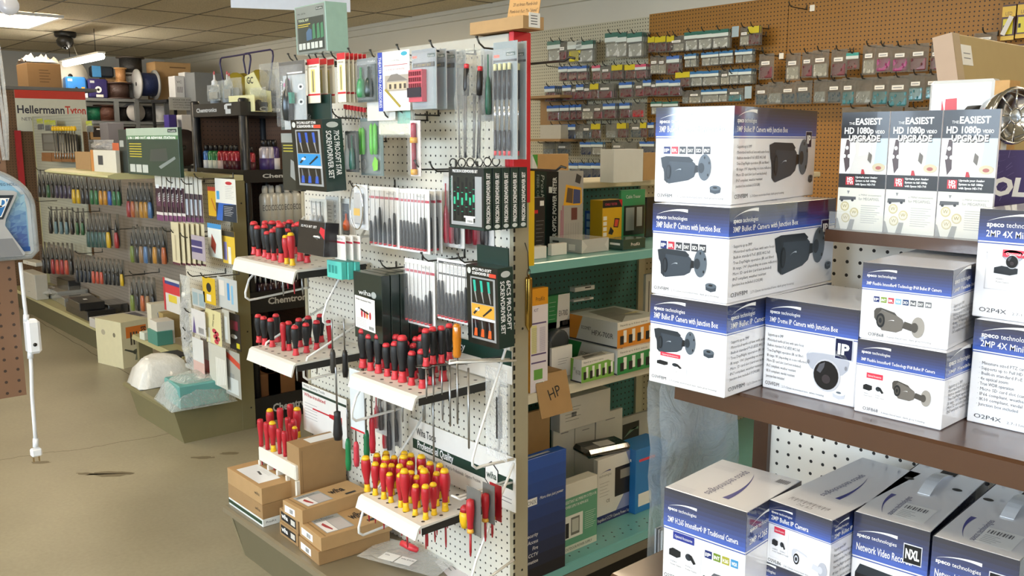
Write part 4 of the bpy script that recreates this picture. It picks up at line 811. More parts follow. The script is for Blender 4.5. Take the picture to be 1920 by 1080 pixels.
# white blade cards
def dec_blade(b, f, w, h):
	b.rect(f, 0, h * .87, w, h, RED, 1); b.rect(f, 0, h * .17, w, h * .21, RED, 1); b.rect(f, w * .3, h * .24, w * .62, h * .76, M('d6c77a', .4), 1); b.rect(f, w * .42, h * .26, w * .5, h * .72, STEEL, 2); b.text(f, 'POWER BLADES', w * .1, h * .8, h * .035, INK, w=w * .7, k=1)
CRM = M('e6dfc9', .45)
for k in range(2, -1, -1):
	o = blister('blade_card', ['front', 'middle', 'rear'][k] + ' red topped cream blade card in the group of three below the grey toolkit box', 'blade card', (574, 111, 194, 597), 1.45, .005, CRM, dec_blade, 'red topped cream blade cards', None, None); o.location.y += .026 * k
for k in range(5, -1, -1):
	o = blister('blade_card', ORD[k] + ' red topped cream blade card from front, group of six', 'blade card', (630, 100, 192, 645), 1.47, .005, CRM, dec_blade, 'red topped cream blade cards', None, None); o.location.y += .015 * k
def dec_pk(head, body, name='ProsKit'):
	def f(b, fm_, w, h):
		b.rect(fm_, 0, 0, w, h, M(body, .35, coat=.3), 1); b.rect(fm_, 0, h * .86, w, h, M(head, .35), 2); b.text(fm_, name, w * .56, h * .9, h * .045, WHITE, w=w * .36, k=3)
	return f
def bits_strips(cols, y0, y1, sp=.1, depth=.4):
	def f(r, w, h, d):
		n = len(cols)
		for i, c in enumerate(cols):
			x = w * (sp + (1 - 2 * sp) * (i + .5) / n); rr = w * (1 - 2 * sp) / n * .36; s = MB()
			s.lathe([(0, h * y0), (rr * .8, h * (y0 + .01)), (rr, h * (y0 + .1)), (rr * .8, h * (y0 + (y1 - y0) * .5)), (rr * .5, h * (y0 + (y1 - y0) * .62)), (rr * .3, h * (y0 + (y1 - y0) * .64)), (rr * .25, h * y1), (0, h * y1)], M(c, .35, coat=.3), 8, Matrix.Translation((x, d * depth, 0))); s.build('tool', r)
	return f
blister('driver_bit_pack', 'dark green pack with a slim green tool, right of the cream blade cards', 'tool pack', (663, 111, 192, 700), 1.50, .014, None, dec_pk('767d7e', '233733'), None, bits_strips(['3f8f5a', '20332c'], .1, .8))
blister('driver_bit_pack', 'second dark green tool pack, just behind the one with a slim green tool', 'tool pack', (671, 113, 190, 706), 1.535, .010, None, dec_pk('767d7e', '1b2a28'), None, None)
hbox('tool_card', 'dark green card with a brand name hanging below the front cream blade cards', 'tool pack', (564, 180, 232, 621), 1.47, .004, DGRN, lambda mb, Fs, w, d, h: mb.text(Fs['front'], 'ProsKit', w * .03, h * .15, h * .2, WHITE, w=w * .3, k=1, shear=.2))
# theatre accessories card
def dec_th(b, f, w, h):
	b.rect(f, 0, 0, w * .15, h, M('2b43a8', .4), 1); b.text(f, 'THEATER PRO ACCESSORIES', w * .03, h * .92, w * .085, WHITE, w=h * .86, k=2, rot=-PI / 2); b.disc(f, w * .84, h * .94, w * .1, h * .035, M('3aa0b8', .4), 1)
	b.text(f, 'LOOP MALL', w * .42, h * .83, h * .022, INK, w=w * .3, k=1); b.rect(f, w * .2, h * .76, w * .94, h * .772, M('b55a5a', .4), 1); b.text(f, 'CUSTOMIZE', w * .26, h * .68, h * .028, M('b55a5a', .4), w=w * .6, k=1)
	b.rect(f, w * .22, h * .33, w, h * .60, M('a89f92', .4), 1); b.poly(f, [(w * .28, h * .5), (w * .42, h * .61), (w * .62, h * .62), (w * .95, h * .5)], M('7d7770', .4), 2); b.rect(f, w * .3, h * .36, w * .9, h * .48, M('c9b896', .4), 2)
	for x in (.36, .52, .68, .82): b.rect(f, w * x, h * .37, w * (x + .07), h * .45, M('4a4038', .4), 3)
	b.poly(f, [(w * .2, h * .36), (w * .26, h * .38), (w * .72, h * .08), (w * .68, h * .05)], M('9c8a2e', .4), 4)
blister('accessory_card', 'white card with a house picture and blue left edge on the tool display', 'card', (706, 99, 209, 765), 1.50, .006, CARDW, dec_th, None, None, None)
def pillow_bag(name, lab, cat, px, Y, d, mat, group=None, inner=None, rz=0):
	x, z, w, h = hp(*px, Y); r = empty(name, lab, cat, (x, Y, z), rz, group)
	pouch_mesh(w, h, d, mat).build('pouch', r)
	if inner: inner(r, w, h, d)
	return r
def pouch_mesh(w, h, d, mat, seed=1):
	n, m = 7, 9; vs = []; fs = []; rnd = random.Random(seed)
	for s in (-1, 1):
		for i in range(m + 1):
			for j in range(n + 1):
				u, v = j / n, i / m; bul = math.sin(PI * u) ** .7 * math.sin(PI * min(1, v * 1.15)) ** .6 if v * 1.15 < 1 else 0
				wv = rnd.uniform(-.5, .5) * d * .35 if 0 < u < 1 and 0 < v < 1 else 0
				vs.append((w * u + (rnd.uniform(-.02, .02) * w if j in (0, n) else 0), d * .5 + s * (d * .5 * bul + .0005) + wv, h * v))
	k = (n + 1) * (m + 1)
	for s in (0, 1):
		for i in range(m):
			for j in range(n):
				q = [s * k + i * (n + 1) + j, s * k + i * (n + 1) + j + 1, s * k + (i + 1) * (n + 1) + j + 1, s * k + (i + 1) * (n + 1) + j]; fs.append(q if s == 0 else q[::-1])
	return MB().add(vs, fs, mat, None, True)
def in_white(r, w, h, d):
	b = MB(); b.box(w * .05, d * .3, h * .06, w * .95, d * .7, h * .92, M('e4e2d4', .5), bev=.004); f = fr((w * .05, d * .3, h * .06), (1, 0, 0), (0, 0, 1)); b.rect(f, w * .55, h * .3, w * .9, h * .8, M('8fc4b4', .4), 1)
	for k in range(5): b.rect(f, w * .05, h * (.5 + .07 * k), w * .32, h * (.51 + .07 * k), M('b8a890', .5), 1)
	for k in range(3): b.poly(f, [(w * (.36 + .06 * k), h * .45), (w * (.38 + .06 * k), h * .45), (w * (.34 + .06 * k), h * .75), (w * (.33 + .06 * k), h * .75)], M('a8705c', .5), 1)
	b.build('folded_pouch', r)
pillow_bag('clear_bag', 'clear bag with a white and teal case hanging below the theatre card', 'bag', (700, 188, 258, 768), 1.53, .035, POUCH, None, in_white)
# red bit holder cards
def bits_redbits(r, w, h, d):
	s = MB(); s.box(w * .06, d * .1, h * .12, w * .62, d * .9, h * .66, M('c42640', .4))
	for i in range(6):
		for j in range(3): s.box(w * (.09 + .09 * i), 0, h * (.36 + .10 * j), w * (.14 + .09 * i), d * .1, h * (.43 + .10 * j), M('8f1830', .4))
	s.build('bit_holder', r)
	t = MB(); t.box(w * .04, -.002, h * .2, w * .6, d * .1, h * .36, M('47424a', .3, metal=.6)); t.build('metal_clip', r)
def dec_redbits(b, f, w, h):
	b.rect(f, 0, 0, w, h, M('8d989b', .4), 1); b.rect(f, 0, h * .78, w, h, M('8a9094', .35), 2); b.rect(f, w * .04, h * .86, w * .22, h * .90, M('e2542c', .4), 3); b.rect(f, w * .66, h * .86, w * .96, h * .92, M('2c4a44', .4), 3); b.text(f, 'ProsKit', w * .69, h * .87, h * .03, WHITE, w=w * .24, k=4)
	b.rect(f, w * .05, h * .70, w * .95, h * .78, M('2d2c28', .4), 3); b.text(f, '31 PCS BIT SET', w * .1, h * .72, h * .035, M('d8b43c', .4), w=w * .7, k=4)
for k in range(3, -1, -1):
	o = blister('bit_set_card', ['front', 'second', 'third', 'rearmost'][k] + ' of four silver cards with red bit holders in the top row', 'bit set', (762 + 0 * k, 94, 205, 807), 1.49, .02, None, dec_redbits, 'silver cards with red bit holders', bits_redbits); o.location.y += .034 * k
# bag of long screwdrivers
def in_long(r, w, h, d):
	for i, (x, t, a) in enumerate(((.42, .86, .03), (.80, .83, .06), (.15, .80, -.03), (.30, .78, .0), (.60, .76, .04), (.24, .7, -.02), (.52, .7, .02), (.7, .7, .03))):
		q = Matrix.Translation((w * x, d * (.3 + .06 * i), 0)) @ Matrix.Rotation(a, 4, 'Y'); s = MB()
		if i < 2: s.lathe([(.004, h * .58), (.0075, h * .585), (.0085, h * .66), (.0075, h * (t - .04)), (.006, h * (t - .035))], M('151515', .4), 9, q); s.lathe([(.0065, h * (t - .04)), (.007, h * t), (0, h * (t + .005))], RED2, 9, q)
		s.lathe([(.0026, h * .03), (.0026, h * .6), (0, h * .6)], M('77777a', .35, metal=.6), 6, q); s.build('long_screwdriver', r)
pillow_bag('clear_bag', 'clear bag of long black screwdrivers with red caps and grey shafts', 'bag', (842, 92, 302, 895), 1.53, .05, POUCH, None, in_long)
blister('driver_pack', 'silver pack with green striped drivers half hidden behind the bag of long screwdrivers', 'tool pack', (893, 90, 227, 920), 1.60, .016, SILV, None, None, bits_strips(['17201d', '1d6f55'], .08, .9))
def bits_pen(r, w, h, d):
	for i in range(4):
		x = w * (.16 + .2 * i); s = MB(); q = Matrix.Translation((x, d * .4, 0)); s.lathe([(0, h * .03), (.0036, h * .032), (.0036, h * .07), (.003, h * .072)], RED2, 8, q); s.lathe([(.003, h * .072), (.0042, h * .09), (.0042, h * .24), (.003, h * .25)], M('1c1a20', .3), 8, q); s.lathe([(.0034, h * .25), (.0034, h * .52)], CHROME, 8, q)
		s.lathe([(.0042, h * .52), (.0042, h * .76)], M('1c1a20', .3), 8, q); s.lathe([(.0046, h * .76), (.0046, h * .815), (0, h * .82)], M('ded9a2', .4), 8, q); s.build('pen_driver', r)
def dec_pen(b, f, w, h):
	b.rect(f, 0, 0, w, h, M('8b9698', .35, coat=.4), 1); b.rect(f, w * .02, h * .87, w * .26, h * .895, M('e2542c', .4), 2); b.rect(f, w * .54, h * .88, w * .92, h * .91, M('2c4a44', .4), 2); b.text(f, 'ProsKit', w * .58, h * .885, h * .015, WHITE, w=w * .3, k=3); b.rect(f, 0, 0, w * .07, h * .85, M('1e2422', .4), 2); b.rect(f, w * .04, h * .83, w, h * .85, DGY, 2)
for k in (1, 0):
	o = blister('pen_driver_card', ('front silver card with four black pen drivers beside the red post', 'rear silver pen driver card, just behind the front one by the red post')[k == 1], 'tool pack', (919, 80, 298, 963), 1.53, .012, None, dec_pen, 'silver pen driver cards', bits_pen); o.location.y += .03 * k
# green handled blister, tube pack, chrome pack
def bits_green(r, w, h, d):
	for (x, c, t) in ((.12, '58b82e', .85), (.24, '4fae2a', .85), (.62, '58b82e', .92), (.78, '4fae2a', .92)):
		s = MB(); q = Matrix.Translation((w * x, d * .4, 0)); s.lathe([(0, h * .36), (w * .045, h * .38), (w * .06, h * .5), (w * .05, h * (t - .06)), (0, h * t)], M(c, .35), 8, q); s.build('plastic_pry_tool', r)
	s = MB(); s.poly(fr((0, d * .5, 0), (1, 0, 0), (0, 0, 1)), [(w * .6, h * .2), (w * .72, h * .34), (w * .86, h * .26), (w * .84, h * .1), (w * .66, h * .08)], M('7cc832', .35), 1); s.build('guitar_pick', r)
	s = MB(); s.tube([(w * .26 + .010 * math.cos(t), d * .4, h * .2 + .016 * math.sin(t)) for t in [2 * PI * i / 12 for i in range(12)]], .0015, STEEL, 5, True); s.build('wire_ring', r)
blister('pry_tool_card', 'card with bright green pry tools and a green pick on the tool display', 'tool pack', (668, 222, 328, 710), 1.53, .016, M('5f706c', .35), None, None, bits_green)
blister('pry_tool_card', 'dark clear pack of teal handled drivers left of the green pry tools', 'tool pack', (640, 246, 322, 664), 1.50, .016, M('39423f', .4), None, None, bits_strips(['d8dcd8', '1f5a4d'], .06, .9))
def bits_tube(r, w, h, d):
	s = MB(); q = Matrix.Translation((w * .55, d * .5, 0)); s.lathe([(0, h * .02), (w * .2, h * .03), (w * .2, h * .12), (w * .15, h * .13)], M('e3a94c', .4), 8, q); s.lathe([(w * .13, h * .13), (w * .13, h * .6)], M('8f2438', .35), 8, q); s.lathe([(w * .22, h * .6), (w * .22, h * .7)], M('e3a94c', .4), 8, q); s.lathe([(w * .16, h * .7), (w * .15, h * .95), (0, h * .96)], M('a8324a', .35), 8, q); s.build('marker_pen', r)
blister('marker_pack', 'narrow clear pack with a red and yellow pen below the red bit cards', 'tool pack', (761, 226, 330, 780), 1.52, .016, M('d8cfca', .4), None, None, bits_tube)
def bits_chrome(r, w, h, d):
	s = MB(); s.box(w * .22, d * .1, h * .12, w * .78, d * .8, h * .82, M('c4c6c8', .2, metal=.4), bev=.004); f = fr((w * .22, d * .1, 0), (1, 0, 0), (0, 0, 1)); s.rect(f, w * .04, h * .32, w * .5, h * .48, M('c9a23c', .4), 2); s.build('metal_case', r)
	s = MB(); s.tube([(w * .5 + w * .48 * math.cos(t), 0, h * .5 + h * .49 * math.sin(t)) for t in [2 * PI * i / 20 for i in range(20)]], .0022, CHROME, 6, True); s.build('chrome_rim', r)
blister('chrome_case_pack', 'shiny chrome rimmed clear pack hanging left of the slim driver packs', 'tool pack', (656, 346, 429, 681), 1.44, .016, M('d4d6d8', .3), None, None, bits_chrome)
def dec_lab(c1, c2, txt):
	def f(b, fm_, w, h):
		b.rect(fm_, 0, 0, w, h, M(c1, .4), 1); b.rect(fm_, w * .12, h * .2, w * .6, h * .9, M(c2, .4), 2)
		for k in range(6): b.rect(fm_, w * .16, h * (.3 + .09 * k), w * (.5 - .05 * (k % 3)), h * (.315 + .09 * k), M('77746c', .5), 3)
		if txt: b.text(fm_, txt, w * .8, h * .3, w * .14, INK, w=h * .5, k=3, rot=PI / 2)
	return f
blister('tweezer_pack', 'clear pack with white label of tweezers above the upper left rack', 'tool pack', (575, 372, 452, 606), 1.46, .014, M('cfccc0', .4), dec_lab('cbc8bb', 'eceae2', None), None, bits_strips(['a7a9a8', '8f9190', '5d5f5e'], .1, .95))
blister('tweezer_pack', 'clear pack with a tall white barcode strip, right of the tweezer pack', 'tool pack', (607, 368, 440, 630), 1.50, .010, M('b9b7ad', .4), dec_lab('bcbab0', 'f0efe9', 'A 4 6 8'), None, None)
blister('bit_pack', 'small clear pack with black strip and orange bit beside the chrome rimmed pack', 'tool pack', (634, 372, 462, 660), 1.52, .012, M('d5d3c9', .4), dec_lab('d5d3c9', '1b1b1b', None), None, bits_strips(['d8602c'], .35, .7, .3))
hbox('tool_case', 'black plastic case with a red corner behind the upper left rack', 'case', (556, 413, 474, 605), 1.40, .05, M('1d1b1c', .3, coat=.4), lambda mb, Fs, w, d, h: (mb.poly(Fs['front'], [(w * .8, h * .7), (w, h * .5), (w, h * .8), (w * .84, h * .86)], RED, 1), mb.text(Fs['front'], '32 PCS BIT SET', w * .1, h * .8, h * .07, WHITE, w=w * .6, k=1)), None, 0, -.1)
for k in range(3):
	hbox('tip_box', ['left', 'middle', 'right'][k] + ' of three small teal boxes on the hook behind the upper left rack', 'box', (613 + 13 * k, 487, 519, 640 + 13 * k), 1.44 + .02 * k, .018, M('58c0b4', .4), lambda mb, Fs, w, d, h: [mb.rect(Fs['front'], w * x, h * .3, w * (x + .16), h * .75, M('2f8f86', .4), 1) for x in (.12, .34, .56)], 'small teal boxes on one hook')
	hbox('tip_card', ['left', 'middle', 'right'][k] + ' of three white cards with a red stripe above the small teal boxes', 'card', (627 + 14 * k, 440, 485, 647 + 14 * k), 1.45 + .02 * k, .004, CARDW, lambda mb, Fs, w, d, h: (mb.rect(Fs['front'], 0, h * .68, w, h * .76, M('c0304a', .4), 1), mb.text(Fs['front'], 'wiha', w * .2, h * .82, h * .12, GREY, w=w * .6, k=1)), 'white cards above the teal boxes')
# dark green pouches
def dec_pouch(mb, Fs, w, d, h):
	a = Fs['front']; mb.text(a, 'wiha', w * .18, h * .67, h * .075, WHITE, w=w * .44, k=1); mb.disc(a, w * .72, h * .695, w * .09, h * .05, M('aab0ac', .4), 1)
	for x in (.2, .42, .66): mb.rect(a, w * x, h * .4, w * (x + .01), h * .62, M('7e8884', .4), 1)
for k in range(3, -1, -1):
	o = hbox('tool_pouch', ['front dark green tool pouch in clear film, lower row of the tool display', 'second dark green tool pouch behind the front one', 'third dark green tool pouch behind the front one', 'rearmost dark green tool pouch behind the front one'][k], 'pouch', (664, 508, 630, 716), 1.46, .03, M('1f2c27', .3, coat=.6, var=.15), dec_pouch if k == 0 else None, 'dark green tool pouches'); o.location.y += .034 * k
def dec_pc(mb, Fs, w, d, h):
	a = Fs['front']; mb.text(a, 'Wiha Insulated Slim', w * .05, h * .88, h * .05, INK, w=w * .8, k=1, bold=.02); mb.poly(a, [(w * .3, h * .58), (w * .7, h * .5), (w * .72, h * .55), (w * .3, h * .64)], INK, 2)
	for x, c in ((.36, 'b8323c'), (.5, 'b8323c'), (.62, 'd8803c'), (.78, 'b8323c')): mb.disc(a, w * x, h * .48, w * .05, h * .12, M(c, .4), 1)
	for k in range(5): mb.rect(a, w * .06, h * (.1 + .05 * k), w * .6, h * (.108 + .05 * k), GREY, 1)
	for k in range(8): mb.rect(a, w * (.72 + .03 * k), h * .06, w * (.735 + .03 * k), h * .16, INK, 1)
hbox('insert_card', 'white printed card with red pliers picture in front of the dark green pouches', 'card', (662, 553, 612, 706), 1.43, .002, CARDW, dec_pc, None, math.radians(-6))
# red driver packs behind the precision boxes
for (px, Y, l) in (((824, 322, 462, 862), 1.60, 'clear pack of red gripped drivers left behind the precision set boxes'), ((862, 330, 463, 918), 1.655, 'clear pack of red gripped drivers below behind the precision set boxes')):
	blister('driver_pack', l, 'screwdriver set', px, Y, .016, M('cfcdc9', .4), None, 'clear packs of red gripped drivers', bits_strips(['a8283a', '8f2434', '20181a'], .05, .85))
# signs on the pegboard
def sign(name, lab, px, Y, dec): return hbox(name, lab, 'sign', px, Y, .004, M('e9e7e0', .4), dec)
def dec_wt(mb, Fs, w, d, h):
	a = Fs['front']; g = M('16382c', .4); mb.text(a, 'Wiha Tools', w * .08, h * .70, h * .15, INK, w=w * .2, k=1, bold=.02); mb.rect(a, w * .04, h * .40, w * .98, h * .60, g, 1); mb.text(a, 'Professional Quality', w * .09, h * .44, h * .15, WHITE, w=w * .36, k=2, bold=.02); mb.text(a, 'Different Ergonomic Grip Choices · Made for Professionals · Superior Precision', w * .1, h * .27, h * .07, INK, w=w * .6, k=1)
	hx = [(w * .80 + .036 * math.cos(t), h * .52 + .044 * math.sin(t)) for t in [PI / 6 + PI / 3 * i for i in range(6)]]; mb.poly(a, hx, INK, 3); mb.poly(a, [(w * .80 + (x - w * .80) * .88, h * .52 + (y - h * .52) * .88) for x, y in hx], M('e9e7e0', .4), 4); mb.text(a, 'wiha', w * .80, h * .46, h * .13, g, w=.046, k=5, al='c', bold=.02)
	for k in range(2): mb.rect(a, w * .74, h * (.14 + .07 * k), w * .97, h * (.155 + .07 * k), GREY, 1)
a = U(765, 782, Y=1.66); b = U(764, 876, Y=1.66); e = U(965, 870, Y=1.66)
carton('brand_sign', 'white shelf sign with green stripe behind the lowest driver rack', 'sign', ((a.x + e.x) / 2, 1.665, b.z + .01), e.x - a.x, .004, a.z - b.z - .01, 0, M('e9e7e0', .4), dec_wt)
def dec_wq(mb, Fs, w, d, h):
	a = Fs['front']; mb.rect(a, 0, h * .55, w, h, M('16382c', .4), 1); mb.text(a, 'Professional Quality', w * .05, h * .65, h * .22, WHITE, w=w * .55, k=2, bold=.02); mb.text(a, 'Functionally Ergonomic Grip Handles', w * .12, h * .2, h * .14, INK, w=w * .5, k=1)
carton('brand_sign', 'green and white shelf sign partly hidden behind the middle driver rack', 'sign', (-2.14, 1.665, 1.02 - .13), .53, .004, .10, 0, M('e9e7e0', .4), dec_wq)
def dec_wi(mb, Fs, w, d, h):
	a = Fs['front']; mb.text(a, 'Wiha Quality Tools', w * .03, h * .93, h * .05, INK, w=w * .5, k=1); mb.rect(a, 0, h * .84, w, h * .89, M('16382c', .4), 1); mb.text(a, 'Wiha-insulated', w * .04, h * .74, h * .07, M('b8323c', .4), w=w * .5, k=1, bold=.02)
	for k in range(6): mb.rect(a, w * .05, h * (.3 + .06 * k), w * .34, h * (.308 + .06 * k), GREY, 1)
	mb.poly(a, [(w * .24, h * .55), (w * .62, h * .55), (w * .62, h * .52), (w * .24, h * .52)], RED, 2); mb.poly(a, [(w * .62, h * .50), (w * .9, h * .46), (w * .9, h * .60), (w * .62, h * .57)], RED, 2)
a = U(567, 716, Y=1.65); b = U(570, 805, Y=1.65); e = U(650, 760, Y=1.65)
carton('brand_sign', 'white insulated tool sign with a red screwdriver picture, low on the left', 'sign', ((a.x + e.x) / 2, 1.65, b.z), e.x - a.x, .004, a.z - b.z, 0, M('e9e7e0', .4), dec_wi)

# ---- screwdrivers
def proto_driver(kind):
	r = empty('screwdriver', kind, 'screwdriver')
	n = 12
	if kind == 'black':
		MB().lathe([(.0095, .031), (.0085, .040), (.0105, .055), (.0145, .080), (.0155, .100), (.0145, .116), (.013, .121)], M('17181a', .5), n).build('grip', r)
		MB().lathe([(.013, .1205), (.0128, .128), (.009, .135), (.0, .137)], RED2, n).build('end_cap', r); MB().lathe([(.0, 0), (.0125, .0), (.0125, .004), (.0095, .018), (.0098, .0315)], RED2, n).build('collar', r)
	elif kind == 'vde':
		MB().lathe([(.0085, .028), (.0082, .040), (.0105, .056), (.0145, .082), (.015, .102), (.0135, .120), (.0125, .122)], M('b3202a', .38), n).build('grip', r)
		MB().lathe([(.0125, .1215), (.0122, .128), (.0085, .1345), (.0, .136)], YEL, n).build('end_cap', r); MB().lathe([(.0, 0), (.0105, .0), (.0105, .004), (.0085, .016), (.0088, .0285)], YEL, n).build('collar', r)
	else:
		MB().lathe([(.0, 0), (.0085, .001), (.0085, .02), (.0078, .04), (.0098, .07), (.0118, .095), (.0118, .12), (.010, .13), (.0, .133)], M('b8222e', .38), n).build('grip', r)
	MB().lathe([(0, -.12), (.0018, -.118), (.0030, -.10), (.0030, 0), (0, 0)], STEEL if kind == 'black' else M('a5242c', .4), 6).build('blade', r)
	return r
PD = {}
def driver(kind, P, lab, s=1.0, k=1.0, group=None, tilt=(0, 0)):
	rot = (tilt[0], tilt[1], 0)
	if kind not in PD:
		PD[kind] = r = proto_driver(kind); r.location = P; r.rotation_euler = rot; r.scale = (s * 1.2, s * 1.2, s * k); r['label'] = lab
		if group: r['group'] = group
		return r
	return dup(PD[kind], P, 0, lab, group, (s * 1.2, s * 1.2, s * k), rot)
rnd = random.Random(11)
def loop_frame(b, x, zt, yf, zf, zb, yb=YP - .012, r=.0042):
	"""side wire of a driver rack: slants down from the board, turns under and runs back"""
	pts = [(x, yb, zt), (x, yf + .02, zf + .075), (x, yf + .004, zf + .03), (x, yf + .004, zf + .012), (x, yf + .018, zf), (x, yf + .045, zf + .001), (x, yb, zb)]
	b.tube(pts, r, WIRE, 7)
def rack(lab, X0, X1, yf, z, frames, slots=True, lip=.032, tilt=0):
	r = empty('driver_rack', lab, 'rack', (X0, YP, z), 0, 'white screwdriver racks')
	t = MB(); wh = M('dedcd4', .35); w = X1 - X0; d = YP - yf
	t.prism([(-d, 0), (-d - .010, -.006), (-d - .022, -lip - .004), (-d - .018, -lip - .006), (-d - .004, -.008), (-.008, -.003), (-.008, 0)], 0, w, wh, 'X')
	f = fr((0, -d, 0), (1, 0, 0), (0, 1, 0))
	if slots:
		nx = max(3, int(w / .045)); ny = max(2, int(d / .06))
		for i in range(nx):
			for j in range(ny): t.disc(f, w * (i + .5) / nx, d * (j + .35) / ny, .006, .006, M('35332f', .6), 1, 8)
	t.box(w - .004, -d + .004, -.03, w - .002, -.02, -.004, M('262522', .5)); t.build('tray', r)
	for (x, zt, yfr, zf, zb) in frames:
		b = MB(); loop_frame(b, x - X0, zt - z, yfr - YP, zf - z, zb - z, -.012); b.build('wire_support', r)
	return r
Z0 = 0
def trayz(px, py, Y): return U(px, py, Y=Y).z
def xy(px, py, z): return U(px, py, Z=z)
# rack A (upper left), B (middle left), C (middle right), E (bottom right)
def grid(FL, FR_, BR, z, nx, ny, kind, where, skip=(), s=1.0, odd=None, jig=.004):
	a, b, c = U(*FL, Z=z), U(*FR_, Z=z), U(*BR, Z=z); u = b - a; v = c - b; n = 0
	for j in range(ny):
		for i in range(nx):
			if (i, j) in skip: continue
			P = a + u * (i / (nx - 1)) + v * (j / max(1, ny - 1)) + Vector((rnd.uniform(-jig, jig), rnd.uniform(-jig, jig), 0)); P.z = z + .0005
			k = (odd or {}).get((i, j), kind); col = {'black': 'black and red', 'vde': 'red and yellow', 'red': 'plain red'}[k]
			big = s * (1 + (.16 if (i * 7 + j * 3) % 5 == 0 else -.06 if (i + j) % 3 == 0 else 0))
			driver(k, P, '%s screwdriver, %s from left in the %s row of the %s' % (col, ORD[i], ['front', 'second', 'third', 'fourth', 'fifth'][j], where), big, 1.0 + .06 * ((i + 2 * j) % 3), where + ' screwdrivers', (rnd.uniform(-.04, .04), rnd.uniform(-.04, .04))); n += 1
def rack_px(lab, fl, fr_, yf, frames, **kw):
	z = U(*fl, Y=yf).z; X0 = U(*fl, Y=yf).x; X1 = U(*fr_, Y=yf).x
	return z, rack(lab, X0, X1, yf, z, frames, **kw)
XRG = U(962, 700, Y=1.66).x
def fz(px, py, Y): return U(px, py, Y=Y).z
# bottom right rack
zE = .50; aE = U(672, 928, Z=zE); bE = U(795, 985, Z=zE)
rack('lowest white driver rack, full of red and yellow screwdrivers', aE.x, bE.x, (aE.y + bE.y) / 2, zE,
	 [(aE.x - .005, .705, 1.40, .362, .375), (XRG, .66, 1.50, .33, .36)], lip=.034)
grid((689, 921), (797, 974), (853, 949), zE, 8, 4, 'vde', 'lowest rack', {(7, 3), (0, 3)}, .74)
zC = .885; aC = U(660, 700, Z=zC); bC = U(787, 742, Z=zC)
rack('middle white driver rack, full of black and red screwdrivers', aC.x, bC.x, (aC.y + bC.y) / 2, zC,
	 [(aC.x + .005, 1.13, 1.39, .735, .745), (XRG, 1.075, 1.505, .678, .671)], lip=.034)
grid((680, 690), (790, 727), (848, 708), zC, 8, 4, 'black', 'middle rack', {(7, 3), (6, 3)}, .79)
zA = 1.17; aA = U(461, 480, Z=zA); bA = U(541, 508, Z=zA)
rack('upper left white driver rack with two yellow capped screwdrivers', aA.x, bA.x, (aA.y + bA.y) / 2, zA,
	 [(aA.x + .012, 1.30, 1.41, 1.01, 1.03), (-2.575, 1.34, 1.455, .985, .955)], lip=.04)
grid((477, 477), (550, 498), (598, 487), zA, 8, 3, 'black', 'upper left rack', {(5, 1), (6, 2), (7, 2)}, .77, {(6, 0): 'vde', (7, 0): 'vde'})
zB = .865; aB = U(471, 650, Z=zB); bB = U(557, 681, Z=zB)
rack('lower left white driver rack, half empty, above the insulated tool sign', aB.x, bB.x, (aB.y + bB.y) / 2, zB, [(aB.x + .02, .98, 1.40, .80, .81), (bB.x - .01, .98, 1.40, .80, .81)], lip=.04)
for i, (x, y, k) in enumerate(((486, 642, 'black'), (497, 646, 'black'), (511, 650, 'black'), (521, 641, 'black'), (532, 658, 'red'), (542, 657, 'black'), (555, 666, 'black'), (563, 650, 'black'), (575, 661, 'black'), (580, 645, 'black'), (594, 655, 'black'), (603, 641, 'black'), (619, 653, 'red'))):
	P = U(x, y, Z=zB); P.z += .0005
	driver(k, P, '%s screwdriver, %s from the left on the half empty lower left rack' % ({'black': 'black and red', 'red': 'plain red'}[k], ORD[i]), .76, 1.0, 'lower left rack screwdrivers', (rnd.uniform(-.03, .03), rnd.uniform(-.03, .03)))
# wire holder with four large drivers and an amber one
zW = U(822, 684, Y=1.47).z; hx_ = [U(x, y, Z=zW) for x, y in ((799, 688), (812, 684), (828, 682), (843, 677))]
wr = empty('wire_holder', 'chrome wire holder with four large black screwdrivers right of the middle rack', 'rack', (0, 0, zW)); b = MB()
b.tube([hx_[0] + Vector((-.02, -.02, -zW)), hx_[3] + Vector((.05, .01, -zW)), Vector((hx_[3].x + .06, 1.66, 0)), Vector((hx_[0].x + .05, 1.66, 0))], .0028, STEEL, 6, True)
for p in hx_: b.tube([(p.x + .013 * math.cos(t), p.y + .013 * math.sin(t), 0) for t in [2 * PI * i / 12 for i in range(12)]], .0022, STEEL, 5, True)
b.build('wire_frame', wr)
for i, p in enumerate(hx_):
	p = p.copy(); p.z = zW + .003; o = driver('black', p, 'large black and red screwdriver, %s from the left in the chrome wire holder' % ORD[i], 1.12, 1.0, 'large screwdrivers in the wire holder')
	o.scale = (.82, .82, .78)
for i, (x, y0, y1) in enumerate(((811, 690, 866), (843, 690, 800), (857, 690, 796), (878, 690, 842))):
	p = U(x, y0, Y=1.50); q = U(x, y1, Y=1.50); tag(MB().lathe([(0, q.z), (.003, q.z + .004), (.003, p.z), (0, p.z)], STEEL, 8).build('steel_shaft', None, (p.x, 1.50, 0)), 'long bare steel blade hanging %s right of the middle rack' % ('first from the left', 'second from the left', 'third from the left', 'last in line')[i], 'blade', 'long blades below the wire holder')
p = U(857, 671, Y=1.46); r = empty('amber_screwdriver', 'screwdriver with a clear amber handle on a white wire hook', 'screwdriver', p)
am = M('c8780e', .15, coat=.8, var=.2)
MB().lathe([(0, .0), (.010, .002), (.0125, .012), (.011, .03), (.0125, .05), (.0115, .085), (.008, .093), (0, .095)], am, 10).build('handle', r)
MB().lathe([(0, -.17), (.003, -.165), (.003, 0), (0, 0)], STEEL, 6).build('blade', r)
